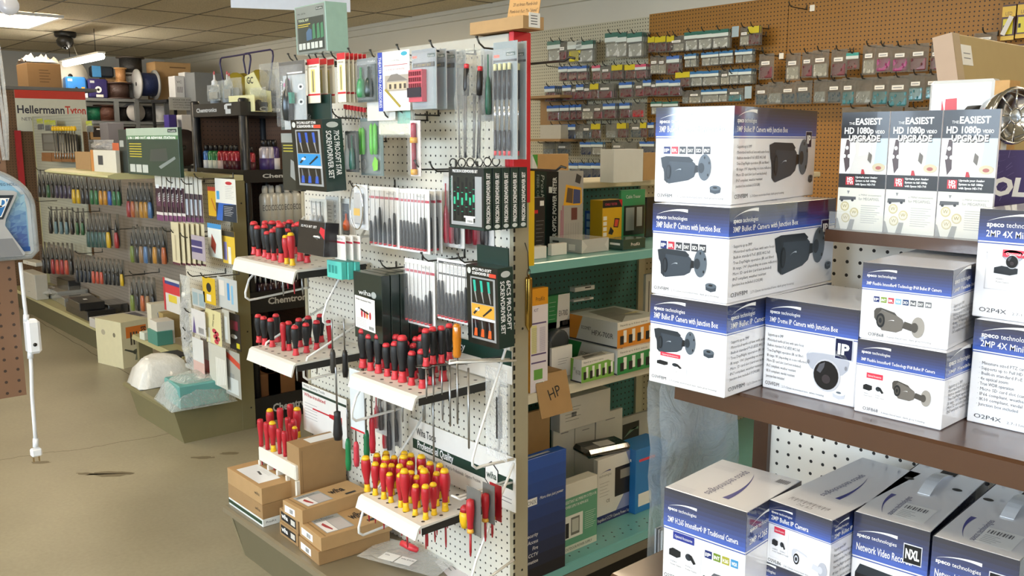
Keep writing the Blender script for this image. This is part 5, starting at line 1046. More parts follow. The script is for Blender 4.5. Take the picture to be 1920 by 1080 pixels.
wh = MB(); q0 = U(852, 676, Y=1.455); q1 = U(912, 662, Y=1.66)
wh.tube([(q0.x - .01, 1.665, q1.z), (q0.x - .008, 1.445, q0.z), (q0.x + .004, 1.435, q0.z - .004), (q0.x + .018, 1.445, q0.z), (q0.x + .016, 1.665, q1.z)], .0035, WIRE, 7); tag(wh.build('wire_hook', None), 'white double wire hook holding the amber screwdriver', 'hook')
wh = MB(); q0 = U(592, 450, Y=1.40); q1 = U(665, 440, Y=1.66)
wh.tube([(q0.x, 1.665, q0.z - .0), (q0.x, 1.41, q0.z), (q0.x, 1.395, q0.z + .012), (q0.x + .012, 1.40, q0.z + .012), (q0.x + .014, 1.42, q0.z), (q0.x + .014, 1.665, q0.z)], .0035, WIRE, 7); tag(wh.build('wire_hook', None), 'white double wire hook at the right end of the upper left rack', 'hook')
wh = MB(); q0 = U(850, 935, Y=1.46)
wh.tube([(q0.x, 1.665, q0.z), (q0.x, 1.47, q0.z), (q0.x, 1.455, q0.z + .01), (q0.x + .014, 1.457, q0.z + .01), (q0.x + .018, 1.47, q0.z), (q0.x + .018, 1.665, q0.z)], .0035, WIRE, 7); tag(wh.build('wire_hook', None), 'white double wire hook holding the insulated screwdriver cards at lower right', 'hook')
# insulated drivers on cards at lower right
def vde_card(px, Y, lab, red=False):
	x, z, w, h = hp(*px, Y); r = empty('screwdriver_card', lab, 'screwdriver', (x, Y, z), 0, 'carded insulated screwdrivers')
	c = MB(); c.box(0, .012, h * .32, w, .0135, h, M('a8202a' if red else '6b6a66', .4)); c.build('backing_card', r)
	q = Matrix.Translation((w * .5, .0, 0)); s = MB(); s.lathe([(.0075, h * .42), (.009, h * .44), (.0085, h * .5), (.0105, h * .58), (.0125, h * .72), (.011, h * .84), (.0, h * .87)], M('b3202a', .38), 10, q)
	s.build('grip', r); MB().lathe([(.0, h * .36), (.010, h * .365), (.010, h * .39), (.0075, h * .43)], M('e8a93c', .4), 10, q).build('collar', r)
	MB().lathe([(0, 0), (.002, .002), (.003, .012), (.0036, .013), (.0036, h * .38)], M('a5242c', .4), 8, q).build('blade', r)
	return r
vde_card((869, 912, 1037, 895), 1.475, 'front insulated red and yellow screwdriver on a grey card at lower right')
vde_card((899, 905, 1010, 921), 1.52, 'second insulated red screwdriver on a grey card at lower right')
vde_card((912, 905, 1003, 934), 1.56, 'third insulated screwdriver on a red card at lower right', True)
p = U(872, 905, Y=1.50); r = empty('stubby_screwdriver', 'stubby yellow screwdriver with a red top beside the lowest rack', 'screwdriver', (p.x, 1.50, zE + .001))
MB().lathe([(0, .0), (.012, .002), (.0165, .02), (.0175, .035), (.0155, .05)], YEL, 12).build('grip', r); MB().lathe([(.0155, .05), (.014, .06), (.008, .067), (0, .068)], M('b3202a', .38), 12).build('end_cap', r)
# orange black screwdriver hanging at left
p = U(634, 826, Y=1.42); r = empty('hanging_screwdriver', 'black and orange screwdriver hanging handle down over the brown boxes', 'screwdriver', p)
MB().lathe([(0, 0), (.012, .003), (.0155, .02), (.0135, .05), (.0105, .08), (.011, .095), (0, .1)], M('1a1a1b', .45), 12).build('handle', r); MB().box(-.0165, -.006, .015, -.0095, .006, .06, M('e2703a', .4), bev=.003).build('orange_grip', r); MB().lathe([(0, .1), (.0032, .1), (.0032, .24), (0, .245)], STEEL, 6).build('blade', r)
# green and red drivers hanging under a card
for (x, y0, y1, c, l) in ((654, 822, 882, '147a44', 'green handled screwdriver hanging at the lower left of the lowest rack'), (669, 828, 875, 'c43a48', 'coral red handled screwdriver hanging right of the green one'), (688, 806, 860, '146a3e', 'dark green handled screwdriver hanging third from the left'), (699, 778, 850, 'b02030', 'red handled screwdriver hanging fourth, in front of the pegboard'), (625, 655, 700, '3a3834', 'dark long nosed driver hanging between the two left racks'), (648, 656, 708, '161616', 'black cased driver with a white label right of the half empty rack')):
	Yh = 1.47; p = U(x, y0, Y=Yh); q = U(x, y1, Y=Yh); h = p.z - q.z; r = empty('hanging_screwdriver', l, 'screwdriver', q)
	MB().lathe([(0, 0), (.008, .002), (.0105, h * .25), (.009, h * .55), (.0095, h * .8), (.006, h * .97), (0, h)], M(c, .4), 10).build('handle', r); MB().lathe([(0, h), (.0026, h), (.0026, h + .10), (0, h + .102)], STEEL, 6).build('blade', r)
hbox('hang_card', 'white hang card with a red lower edge above the green and red drivers', 'card', (656, 690, 802, 682), 1.44, .003, M('cfd6da', .4), lambda mb, Fs, w, d, h: mb.rect(Fs['front'], 0, 0, w, h * .03, RED, 1))
for i, (x, y0, y1) in enumerate(((697, 720, 790), (712, 735, 830), (725, 740, 812))):
	blister('driver_pack', '%s clear pack of red drivers hanging behind the lowest rack' % ('left', 'middle', 'right')[i], 'screwdriver set', (x, y0, y1 + 20, x + 20), 1.56 + .02 * i, .014, M('b9b7b0', .4), None, 'clear packs behind the lowest rack', bits_strips(['a8202c', '2a2628'], .1, .85))
# T handle
p = U(936, 846, Y=1.63); q = U(938, 722, Y=1.63); r = empty('hex_key_tool', 'bent steel hex key with a black grip in clear film near the end post', 'hex key', p); h = q.z - p.z
MB().tube([(-.02, 0, .002), (-.004, 0, 0), (0, 0, .008), (0, 0, h - .008), (.006, 0, h), (.026, 0, h)], .0036, STEEL, 8).build('rod', r); MB().lathe([(0, h * .2), (.0095, h * .2), (.0095, h * .82), (0, h * .82)], M('1d1e20', .5), 10).build('grip', r)
MB().box(-.05, -.009, -.02, .045, -.0085, h + .05, clear('ffffff', .12, .1, 40, .6)).build('clear_film', r)
# slotted white block with red drivers on the boxes
zD = .435; a = U(486, 838, Z=zD); b_ = U(540, 868, Z=zD); w = (b_ - a).length + .05
r = empty('slotted_block', 'white slotted block holding red insulated drivers behind the brown boxes', 'rack', (a.x, a.y, zD - .085))
t = MB(); wm = M('e2ddcf', .5); t.box(-.01, 0, .03, w, .17, .085, wm, bev=.004)
for k in range(5): t.box(-.01 + (w + .01) * k / 4 - .004, .0, -.1285, -.01 + (w + .01) * k / 4 + .008, .11, .03, wm)
t.build('block', r)
for i, (x, y, k, s) in enumerate(((490, 837, 'red', 1.0), (502, 843, 'red', 1.0), (513, 846, 'vde', 1.05), (508, 820, 'vde', 1.05), (525, 851, 'red', .9), (535, 856, 'red', .9), (527, 820, 'red', 1.1), (546, 812, 'red', 1.1), (541, 828, 'red', .9), (552, 832, 'red', .9), (559, 820, 'vde', 1.1), (554, 842, 'vde', .8), (546, 834, 'red', .8))):
	P = U(x, y, Z=zD); P.z += .0005; driver(k, P, '%s screwdriver in the white slotted block, %s from its left end' % ({'red': 'plain red', 'vde': 'red and yellow'}[k], ORD[i]), s * .82, 1.0, 'slotted block screwdrivers')

# ---- on the base shelf: brown tool cartons
def dec_wiha(lid, end=True):
	def f(mb, Fs, w, d, h):
		tp = Fs['top']; mb.rect(tp, w * .06, d * .02, w * .08, d * .98, M('8f6f45', .8), 1)
		if lid:
			mb.rect(tp, w * .12, d * .12, w * .50, d * .90, M('9aa0a2', .4, coat=.4), 2); mb.rect(tp, w * .13, d * .14, w * .28, d * .70, M('e8e4e2', .4), 3); mb.rect(tp, w * .29, d * .14, w * .48, d * .70, M('b9b3b2', .4), 3)
			mb.poly(tp, [(w * .17, d * .55), (w * .21, d * .62), (w * .24, d * .25), (w * .22, d * .2), (w * .18, d * .4)], M('a83a40', .4), 4); mb.text(tp, 'wiha Precision', w * .14, d * .76, d * .1, DGY, w=w * .28, k=3)
			mb.text(tp, 'wiha', w * .56, d * .42, d * .30, INK, w=w * .22, k=2, bold=.03); mb.rect(tp, w * .70, d * .12, w * .86, d * .22, INK, 2)
		b = Fs['left']; 
		if end == 'w': mb.rect(b, d * .1, h * .2, d * .62, h * .72, WHITE, 1); [mb.rect(b, d * (.35 + .03 * k), h * .3, d * (.365 + .03 * k), h * .6, INK, 2) for k in range(6)]
		elif end == 'b': mb.rect(b, d * .08, h * .2, d * .9, h * .85, INK, 1); mb.text(b, 'wiha', d * .12, h * .4, h * .35, WHITE, w=d * .34, k=2, bold=.03); mb.rect(b, d * .62, h * .32, d * .85, h * .72, M('cfcbc0', .5), 2)
	return f
ZD = .2155
def kbox(name, lab, A, B, C, z, h, mat, dec=None, d=None, group='brown tool cartons'):
	c, w, d0, rz = px_base(A, B, C, z); d = d or d0; a = U(*A, Z=z); u = Vector((math.cos(rz), math.sin(rz), 0)); v = Vector((-u.y, u.x, 0)); c = a + u * w / 2 + v * d / 2
	return carton(name, lab, 'box', (c.x, c.y, z), w, d, h, rz, mat, dec, group)
# pair stack at the far left: white flat box, two brown cartons
A0, B0, C0 = (433, 946), (496, 989), (536, 969)
ct, wt, dt, rt = px_base(A0, B0, C0, ZD)
cA, wA, dA_, rA = px_base((433, 944), (497, 988), (543, 966), ZD)
def stackbox(name, lab, h, z, mat, dec, dx=0, w=None, d=None): return carton(name, lab, 'box', (cA.x + dx, cA.y, z), w or wA, d or max(dA_, .13), h, rA, mat, dec, 'brown tool cartons')
stackbox('flat_box', 'flat white box with a green stripe under the two brown cartons at the left end', .028, ZD, M('dfe2de', .4), lambda mb, Fs, w, d, h: (mb.rect(Fs['front'], 0, h * .3, w * .98, h * .8, M('24402f', .4), 1), mb.text(Fs['right'], 'ProsKit', d * .1, h * .4, h * .3, INK, w=d * .3, k=1)))
stackbox('tool_carton', 'lower brown carton of the pair at the left end of the base shelf', .055, ZD + .0285, KRAFT2, lambda mb, Fs, w, d, h: mb.text(Fs['front'], 'wiha', w * .8, h * .45, h * .22, INK, w=w * .14, k=1))
def dec_lid(mb, Fs, w, d, h):
	mb.text(Fs['front'], 'wiha', w * .8, h * .45, h * .22, INK, w=w * .14, k=1); tp = Fs['top']; mb.rect(tp, w * .16, d * .12, w * .82, d * .78, M('e6e8ea', .35, coat=.4), 1); mb.poly(tp, [(w * .4, d * .5), (w * .55, d * .44), (w * .56, d * .5), (w * .42, d * .56)], DGY, 2)
	for k in range(4): mb.rect(tp, w * .36, d * (.6 + .03 * k), w * .66, d * (.605 + .03 * k), GREY, 2)
stackbox('tool_carton', 'upper brown carton of the left pair, white sheet on its lid', .062, ZD + .084, KRAFT, dec_lid)

def longbox(lab, A, B, z, h, mat, dec, L=.265, dy=0):
	"""long flat carton whose short end faces the aisle; A, B are the lower corners of that end"""
	a, b = U(*A, Z=z), U(*B, Z=z); u = b - a; w = u.length; an = math.atan2(u.y, u.x); u.normalize(); v = Vector((-u.y, u.x, 0)); c = a + u * w / 2 + v * L / 2
	return carton('tool_carton', lab, 'box', (c.x, c.y, z), L, w, h, an + PI / 2, mat, dec, 'brown tool cartons')
hb = .0478
longbox('bottom brown carton of the front pair on the base shelf, white barcode on its end', (561, 1030), (598, 1061), ZD, hb, KRAFT2, dec_wiha(False, 'w'))
longbox('upper brown carton of the front pair on the base shelf, hand picture on its lid', (562, 1003), (602.5, 1035), ZD + hb + .0003, hb, KRAFT, dec_wiha(True, 'w'))
longbox('bottom brown carton of the rear stack on the base shelf, black label on its end', (525, 1001), (559, 1026), ZD, hb, KRAFT2, dec_wiha(False, 'b'))
longbox('middle brown carton of the rear stack on the base shelf, black label on its end', (525, 976), (559, 1001), ZD + hb + .0003, hb, KRAFT2, dec_wiha(False, 'b'))
longbox('top brown carton of the rear stack on the base shelf, hand picture on its lid', (531, 962), (567.5, 983), ZD + 2 * hb + .0006, hb, KRAFT, dec_wiha(True, 'w'))
a = U(537, 828, Y=1.47); b = U(560, 838, Y=1.47)
bx = carton('tool_carton', 'brown carton standing on edge behind the stacks on the base shelf', 'box', ((a.x + b.x) / 2, 1.47 + .095, ZD), .19, b.x - a.x, a.z - ZD, PI / 2, KRAFT2, lambda mb, Fs, w, d, h: (mb.rect(Fs['front'], w * .06, h * .05, w * .065, h * .95, M('5a4327', .8), 1), mb.rect(Fs['top'], w * .3, d * .2, w * .95, d * .8, M('e4e2dc', .4), 1), mb.text(Fs['front'], 'wiha', w * .7, h * .1, h * .08, INK, w=w * .2, k=1)), 'brown tool cartons')
# clear bags lying at the right end of the base shelf
P = U(775, 1052, Z=ZD); r = empty('clear_bag', 'clear bag with a red screwdriver and two white labels lying on the base shelf', 'bag', (P.x, P.y, ZD), math.radians(20))
MB().box(-.17, -.08, .012, .14, .08, .0135, clear('ffffff', .10, .08, 30, .5)).build('pouch', r)
MB().lathe([(0, 0), (.009, .004), (.012, .03), (.010, .07), (.0, .075)], RED2, 10, Matrix.Translation((.0, .03, .024)) @ Matrix.Rotation(math.radians(100), 4, 'Y') @ Matrix.Rotation(PI, 4, 'X')).build('screwdriver_handle', r)
for k in (0, 1):
	l = MB(); l.box(-.10 + .065 * k, -.06, .0142, -.04 + .065 * k, -.012, .0146, M('eceae6', .4)); l.text(fr((-.10 + .065 * k, -.06, .0146), (1, 0, 0), (0, 1, 0)), 'wiha $10.80' if k else 'wiha', .006, .03, .008, INK, k=1); tag(l.build('paper_label', r), 'white paper label')
P = U(872, 1066, Z=ZD); r = empty('screwdriver_card', 'red and white carded tool lying at the right end of the base shelf', 'tool pack', (P.x, P.y, ZD), math.radians(-15))
b = MB(); b.box(-.09, -.07, 0, .10, .06, .003, M('dfd6d6', .4)); f = fr((-.09, -.07, .003), (1, 0, 0), (0, 1, 0)); b.rect(f, 0, .085, .19, .13, M('c23346', .4), 1)
for k in range(3): b.rect(f, .02, .02 + .016 * k, .09, .024 + .016 * k, GREY, 1)
b.build('backing_card', r); MB().lathe([(0, 0), (.010, .004), (.013, .03), (.010, .08), (0, .085)], RED2, 10, Matrix.Translation((-.10, .0, .018)) @ Matrix.Rotation(PI / 2, 4, 'Y')).build('screwdriver_handle', r); MB().lathe([(0, 0), (.010, .002), (.009, .02), (0, .021)], YEL, 10, Matrix.Translation((-.115, .0, .018)) @ Matrix.Rotation(PI / 2, 4, 'Y')).build('end_cap', r)
# brass plumb bob hanging off the end post
p = U(991, 622, X=-1.855); q = U(991, 520, X=-1.855); h = q.z - p.z; br = M('a8873f', .25, metal=.9, var=.12, scale=40)
r = empty('plumb_bob', 'long brass plumb bob hanging beside the end post', 'plumb bob', (-1.855, p.y, p.z))
MB().lathe([(0, 0), (.0105, h * .12), (.0105, h * .97), (.0085, h), (.0035, h), (.0035, h * 1.05), (0, h * 1.05)], br, 14).build('weight', r); MB().tube([(0, .006 * math.cos(t), h * 1.08 + .012 * math.sin(t)) for t in [2 * PI * i / 12 for i in range(12)]], .0012, DSTEEL, 5, True).build('wire_ring', r); MB().tube([(0, 0, h * 1.1), (-.004, 0, h * 1.45), (-.012, -.004, h * 1.62)], .0015, DSTEEL, 5).build('wire', r)
# sale card in a brown tray on the top rail
a = U(889, 78, Y=1.66); b = U(972, 66, Y=1.66); z = 1.8745
r = empty('sale_tray', 'brown card tray with a hand lettered sale sign on top of the end post', 'sign', (a.x, 1.645, z)); w = b.x - a.x + .035
t = MB(); t.box(0, 0, 0, w, .075, .002, KRAFT).box(0, 0, .002, w, .002, .033, KRAFT).box(0, .073, .002, w, .075, .033, KRAFT).box(w - .002, .002, .002, w, .073, .033, KRAFT).box(0, .002, .002, .002, .073, .033, KRAFT); t.build('tray', r)
c = MB(); ch = .115; cw = .125; c.box(0, 0, 0, cw, .002, ch, M('c99a5e', .7)); f = fr((0, 0, 0), (1, 0, 0), (0, 0, 1)); ink = M('3a2c20', .6)
c.text(f, 'SALE!', cw * .34, ch * .72, ch * .16, M('c8432c', .6), w=cw * .3, k=1, bold=.01); c.text(f, '20 oz brass Plumb-bob', cw * .14, ch * .56, ch * .08, ink, w=cw * .78, k=1, shear=.1); c.text(f, 'Plumb-bob Fact: The "plumb"', cw * .06, ch * .40, ch * .08, ink, w=cw * .9, k=1, shear=.1); c.text(f, 'in plumb bob comes from the', cw * .05, ch * .27, ch * .075, ink, w=cw * .9, k=1, shear=.1)
c.poly(f, [(cw * .16, ch * .74), (cw * .24, ch * .74), (cw * .27, ch * .86), (cw * .22, ch * .84), (cw * .2, ch * .92), (cw * .17, ch * .86)], ink, 1)
o = c.build('sale_card', r, (w - cw - .012, .058, .01), 0, (-.16, .05, 0)); tl = MB(); tl.box(0, 0, 0, .001, .04, .038, M('eeece6', .5)); f = fr((.001, 0, 0), (0, 1, 0), (0, 0, 1))
for k in range(4): tl.rect(f, .006, .008 + .007 * k, .03, .010 + .007 * k, INK, 1)
tl.build('paper_label', r, (w + .0004, .02, .004))
# ------------------------------------------------------------------ teal shelving behind the tool display
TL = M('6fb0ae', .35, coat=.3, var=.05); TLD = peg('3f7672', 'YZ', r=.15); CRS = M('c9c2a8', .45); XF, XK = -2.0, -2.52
tg = empty('shelf_gondola', 'teal and cream shelving run behind the tool display, stacked with cartons', 'shelf unit', (XK, 2.35, 0))
def tb(nm, x0, y0, z0, x1, y1, z1, m, bev=0): return MB().box(x0 - XK, y0 - 2.35, z0, x1 - XK, y1 - 2.35, z1, m, bev=bev).build(nm, tg)
Y0T, Y1T, Y2T = 1.735, 2.955, 4.18
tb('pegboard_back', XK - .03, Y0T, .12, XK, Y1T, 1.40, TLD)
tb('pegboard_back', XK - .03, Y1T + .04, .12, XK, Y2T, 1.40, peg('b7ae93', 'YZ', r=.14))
tb('upright', XK - .03, Y1T, 0, XK + .012, Y1T + .04, 1.42, CRS); tb('upright', XK - .03, Y2T, 0, XK + .012, Y2T + .04, 1.42, CRS)
tb('top_cap', XK - .18, Y0T, 1.40, XK + .12, Y2T + .04, 1.425, CRS, .004)
def tshelf(nm, z, y0, y1, m, xf=XF, lip=.03):
	s = MB(); s.prism([(xf - XK, z - .003), (xf - XK + .004, z - lip), (xf - XK - .008, z - lip - .002), (xf - XK - .012, z - .014), (0, z - .014), (0, z - .0004), (xf - XK - .006, z - .0004)], y0 - 2.35, y1 - 2.35, m, 'Y')
	return s.build(nm, tg)
Z1, Z2, Z3 = 1.212, .800, .19
tshelf('shelf', Z1, Y0T + .005, Y1T, TL); tshelf('shelf', Z2, Y0T + .005, Y1T, M('d5cfb9', .4)); tshelf('shelf', Z1 - .03, Y1T + .04, Y2T, CRS); tshelf('shelf', Z2 - .03, Y1T + .04, Y2T, CRS)
ds = tshelf('deck_shelf', Z3, Y0T + .005, Y2T, TL, XF + .02, .03)
hb_ = MB()
for j in range(26):
	for i in range(2): hb_.disc(fr((XF - XK - .02 - .03 * i, Y0T - 2.35 + .05 + .045 * j + .02 * i, Z3 - .0003), (1, 0, 0), (0, 1, 0)), 0, 0, .004, .004, BLACK, 1, 7)
hb_.build('drain_holes', ds)
tb('kick_trim', XF + .0, Y0T, .12, XF + .02, Y2T, .155, M('8f8a7e', .25, metal=.5)); tb('kick_panel', XF - .06, Y0T, 0, XF - .05, Y2T, .16, M('17150f', .6))
def xbox(name, lab, xll, xl, yb, xr, yt, zb, mat, decor=None, group=None, cat='box', X=None, bev=.0012, rx=0):
	"""carton whose printed side looks along +X; near lower corner at pixel (xl, yb) on the plane z = zb"""
	P = U(xl, yb, Z=zb) if X is None else None
	if X is None: X = P.x; Y = P.y
	else: Y = U(xl, (yt + yb) / 2, X=X).y
	h = U(xl, yt, X=X).z - zb; Yr = U(xr, (yt + yb) / 2, X=X).y; d = X - U(xll, (yt + yb) / 2, Y=Y).x
	return carton(name, lab, 'box' if cat is None else cat, (X - d / 2, (Y + Yr) / 2, zb), Yr - Y, max(d, .01), h, PI / 2, mat, decor, group, bev)
G5 = 'cartons on the teal shelving'
def lines(mb, f, u, v, w, n, st, m=None, th=.0012):
	for k in range(n): mb.rect(f, u, v - st * k, u + w * (1 - .12 * (k % 3)), v - st * k + th, m or GREY, 2)
def dec_fiber(mb, Fs, w, d, h):
	a = Fs['front']; mb.rect(a, 0, 0, w, h, M('a4a3a0', .35, coat=.3), 1); l = Fs['left']; mb.rect(l, 0, 0, d * .52, h, M('15302b', .35), 1); mb.rect(l, d * .52, 0, d, h, M('15171a', .35), 1)
	mb.text(l, 'ProsKit', d * .30, h * .95, d * .14, M('c8cfcb', .4), w=h * .40, k=2, shear=.2, rot=-PI / 2); mb.text(l, 'FIBER OPTIC', d * .12, h * .95, d * .11, M('9fb0aa', .4), w=h * .42, k=2, rot=-PI / 2); mb.text(l, 'FIBER OPTIC POWER METER', d * .93, h * .03, d * .15, WHITE, w=h * .90, k=2, bold=.03, rot=PI / 2)
	mb.rect(l, d * .62, h * .72, d * .76, h * .80, WHITE, 2)
	mb.poly(a, [(w * .2, h * .56), (w * .30, h * .83), (w * .92, h * .78), (w * .95, h * .58), (w * .85, h * .55)], M('e0a82a', .35), 2); mb.poly(a, [(w * .30, h * .60), (w * .36, h * .79), (w * .58, h * .77), (w * .56, h * .58)], M('5d4c3c', .3), 3); mb.poly(a, [(w * .58, h * .575), (w * .60, h * .77), (w * .88, h * .75), (w * .88, h * .575)], M('3c4a7a', .35), 3)
	mb.poly(a, [(w * .66, h * .86), (w * .72, h * .97), (w * .92, h * .93), (w * .86, h * .83)], M('3a3a3c', .35), 2)
	mb.rect(a, w * .1, h * .05, w * .13, h * .5, M('a03a6a', .4), 2); mb.rect(a, w * .17, h * .08, w * .2, h * .56, M('a03a6a', .4), 2); mb.rect(a, w * .52, h * .36, w * .76, h * .52, M('6a3a34', .4), 2)
	for k in range(6): mb.rect(a, w * (.3 + .1 * k), h * .06, w * (.315 + .1 * k), h * .32, GREY, 2)
xbox('instrument_carton', 'tall silver and dark green fibre optic power meter carton on the teal shelf', 1001, 1046, 466, 1093, 322, Z1, M('15302b', .35), dec_fiber, G5)
xbox('instrument_carton', 'black carton with red print in front of the power meter carton', 985, 997, 477, 1022, 371, Z1, M('1c1b1d', .35), lambda mb, Fs, w, d, h: (mb.rect(Fs['front'], w * .1, h * .72, w * .45, h * .78, RED, 1), mb.rect(Fs['front'], w * .6, h * .85, w * .9, h * .94, WHITE, 1), lines(mb, Fs['front'], w * .3, h * .58, w * .6, 7, h * .07)), G5)
xbox('small_white_box', 'small white box at the left front corner of the teal shelf', 985, 997, 487, 1025, 464, Z1, CARDW, None, G5)
xbox('small_white_box', 'small white box second from the left at the front of the teal shelf', 1027, 1034, 480, 1063, 458, Z1, CARDW, None, G5)
def dec_silver(mb, Fs, w, d, h):
	a = Fs['left']; mb.rect(a, d * .1, h * .6, d * .3, h * .75, DGY, 1); mb.rect(a, d * .6, h * .15, d * .8, h * .6, WHITE, 1); mb.poly(Fs['front'], [(0, h), (w * .2, h * .5), (0, 0)], M('d5d6d6', .25, coat=.8), 1); mb.poly(Fs['front'], [(w, h), (w * .85, h * .5), (w, 0)], M('d5d6d6', .25, coat=.8), 1)
xbox('wrapped_carton', 'silver film wrapped carton with folded ends at the front of the teal shelf', 1030, 1091, 476, 1141, 450, Z1, M('c3c5c6', .22, coat=.9, var=.05), dec_silver, G5)
xbox('clear_case', 'dark green kit in a clear case lying at the front of the teal shelf', 1141, 1168, 470, 1210, 450, Z1, M('24483e', .25, coat=.9), lambda mb, Fs, w, d, h: (mb.text(Fs['front'], 'ProsKit', w * .35, h * .35, h * .3, WHITE, w=w * .4, k=1), mb.rect(Fs['left'], d * .1, h * .45, d * .8, h * .65, WHITE, 1)), G5)
def dec_blue(mb, Fs, w, d, h):
	a = Fs['front']
	for k in range(3): mb.rect(Fs['left'], d * .15, h * (.08 + .3 * k), d * .5, h * (.3 + .3 * k), M('8fb0dc', .4), 1)
	mb.poly(a, [(0, 0), (w * .5, h * .1), (w * .2, h * .6), (0, h * .8)], M('3f74c4', .4), 1); lines(mb, Fs['left'], d * .6, h * .85, d * .3, 8, h * .06, M('cfd8ea', .4))
xbox('tester_carton', 'blue tester carton between the power meter and the yellow tester carton', 1096, 1121, 446, 1129, 397, Z1, M('2c56ac', .35, coat=.3), dec_blue, G5)
def dec_yel(mb, Fs, w, d, h):
	a = Fs['front']; mb.rect(a, 0, h * .80, w, h, BLACK, 1); mb.text(a, 'CABLE TESTER', w * .12, h * .86, h * .06, M('e0506a', .4), w=w * .62, k=2); mb.poly(a, [(w * .82, h), (w, h), (w, h * .8)], RED, 2)
	mb.poly(a, [(w * .56, h * .28), (w * .62, h * .52), (w * .88, h * .50), (w * .80, h * .26)], INK, 2); mb.poly(a, [(w * .60, h * .30), (w * .65, h * .49), (w * .83, h * .47), (w * .76, h * .29)], M('d8503a', .4), 3); mb.poly(a, [(w * .3, h * .12), (w * .42, h * .3), (w * .58, h * .18), (w * .5, h * .08)], INK, 2)
	for k in range(4): mb.rect(a, w * .04, h * (.06 + .14 * k), w * .22, h * (.16 + .14 * k), M('e8e4dc', .4), 2)
xbox('tester_carton', 'yellow and black cable tester carton on the teal shelf', 1106, 1129, 448, 1166, 376, Z1, M('d9a81e', .35, coat=.3), dec_yel, G5)
def dec_tracer(mb, Fs, w, d, h):
	a = Fs['front']; mb.rect(a, w * .12, h * .02, w * .98, h * .66, M('22302c', .3, coat=.6), 1); mb.rect(a, w * .2, h * .12, w * .55, h * .62, M('9fa6a6', .3), 2); mb.rect(a, w * .65, h * .2, w * .88, h * .62, M('c2c8c8', .3), 2); mb.text(a, 'Cable Tracer', w * .2, h * .82, h * .07, WHITE, w=w * .6, k=2)
xbox('tracer_pack', 'green carded cable tracer hanging behind the yellow tester carton', 1160, 1164, 452, 1209, 357, Z1, M('3f9464', .35), dec_tracer, G5, X=-2.33)
xbox('dark_pack', 'dark clear pack at the right end of the teal shelf beside the camera cartons', 1208, 1212, 470, 1240, 370, Z1, M('1c2421', .3, coat=.6), None, G5, X=-2.25)
# on the top cap
ZTC = 1.4255
xbox('plain_carton', 'plain white carton on top of the teal shelving', 1125, 1150, 343, 1206, 280, ZTC, M('d3d5d2', .5), None, G5)
xbox('plain_carton', 'plain brown carton on top of the teal shelving behind the power meter', 1000, 1006, 336, 1066, 289, ZTC, KRAFT, None, G5)
xbox('plain_carton', 'brown carton on top of the shelving, right of the plain white one', 1200, 1206, 338, 1240, 286, ZTC, KRAFT, None, G5)
xbox('green_white_box', 'white box with a green corner next to the red post', 990, 998, 334, 1008, 290, ZTC, CARDW, lambda mb, Fs, w, d, h: mb.poly(Fs['front'], [(0, h), (w, h), (w, h * .55)], M('4a9a3c', .4), 1), G5, X=-2.42)
tag(MB().tube([(0, 0, 0), (.14, 0, 0), (.16, 0, .008), (.175, .004, .004)], .0035, DSTEEL, 6).build('wire_hook', None, U(992, 120, X=-1.9)), 'dark wire hook sticking out right of the red post', 'hook')
tag(MB().tube([(0, 0, 0), (.11, 0, 0), (.13, 0, .012), (.145, .004, .008)], .0035, DSTEEL, 6).build('wire_hook', None, U(992, 318, X=-1.9)), 'dark wire hook below the red post beside the brown carton', 'hook')
tag(MB().box(-.012, 0, 0, -.010, .03, .28, M('e2bc1c', .4)).build('yellow_card', None, Vector((-1.9, U(994, 420, X=-1.9).y - .004, U(994, 500, X=-1.9).z))), 'narrow yellow card edge hanging just right of the end post', 'card')
# second shelf
def dec_list(mb, Fs, w, d, h):
	a = Fs['front']; mb.rect(a, 0, h * .84, w, h, M('e09a1e', .4), 1); mb.text(a, 'ProsKit', w * .3, h * .88, h * .04, INK, w=w * .5, k=2); mb.rect(a, 0, 0, w, h * .84, M('e6dfe6', .4), 1); mb.text(a, 'KIT', w * .2, h * .78, h * .03, M('5b4a78', .4), k=2)
	for y in (.66, .36, .28): mb.rect(a, w * .05, h * y, w * .9, h * (y + .015), M('5b4a78', .4), 2)
	mb.rect(a, w * .05, h * .38, w * .35, h * .65, M('e4dd9a', .4), 2)
	for k in range(22): mb.rect(a, w * .08, h * (.62 - .011 * k), w * .38, h * (.623 - .011 * k), GREY, 3); mb.rect(a, w * .52, h * (.62 - .011 * k), w * .85, h * (.623 - .011 * k), M('8c7fa6', .4), 3)
	mb.rect(a, w * .2, h * .12, w * .7, h * .22, M('6aa64a', .4), 2); mb.rect(a, w * .3, h * .02, w * .8, h * .1, WHITE, 2)
	for k in range(9): mb.rect(a, w * (.34 + .045 * k), h * .03, w * (.36 + .045 * k), h * .09, INK, 3)
xbox('kit_carton', 'tall orange topped kit carton with printed lists behind the plumb bob', 985, 994, 738, 1027, 543, Z2, M('d68f1c', .45), dec_list, G5)
def dec_ex(mb, Fs, w, d, h):
	a = Fs['front']; mb.rect(a, w * .48, 0, w, h, CARDW, 1); mb.poly(a, [(w * .4, 0), (w * .48, 0), (w * .55, h), (w * .48, h)], CARDW, 2); mb.text(a, 'EX-700D', w * .52, h * .38, h * .16, INK, w=w * .40, k=3); lines(mb, a, w * .08, h * .8, w * .3, 5, h * .12, M('bcd8c0', .4)); mb.rect(a, w * .68, h * .1, w * .92, h * .22, DGY, 3); mb.rect(a, 0, 0, w, h * .05, DGY, 3)
GRNB = M('2a8a4c', .35, coat=.3)
xbox('intercom_carton', 'lower green and white intercom carton beside the kit carton', 1018, 1026, 650, 1068, 606, Z2, GRNB, dec_ex, G5, X=-2.22)
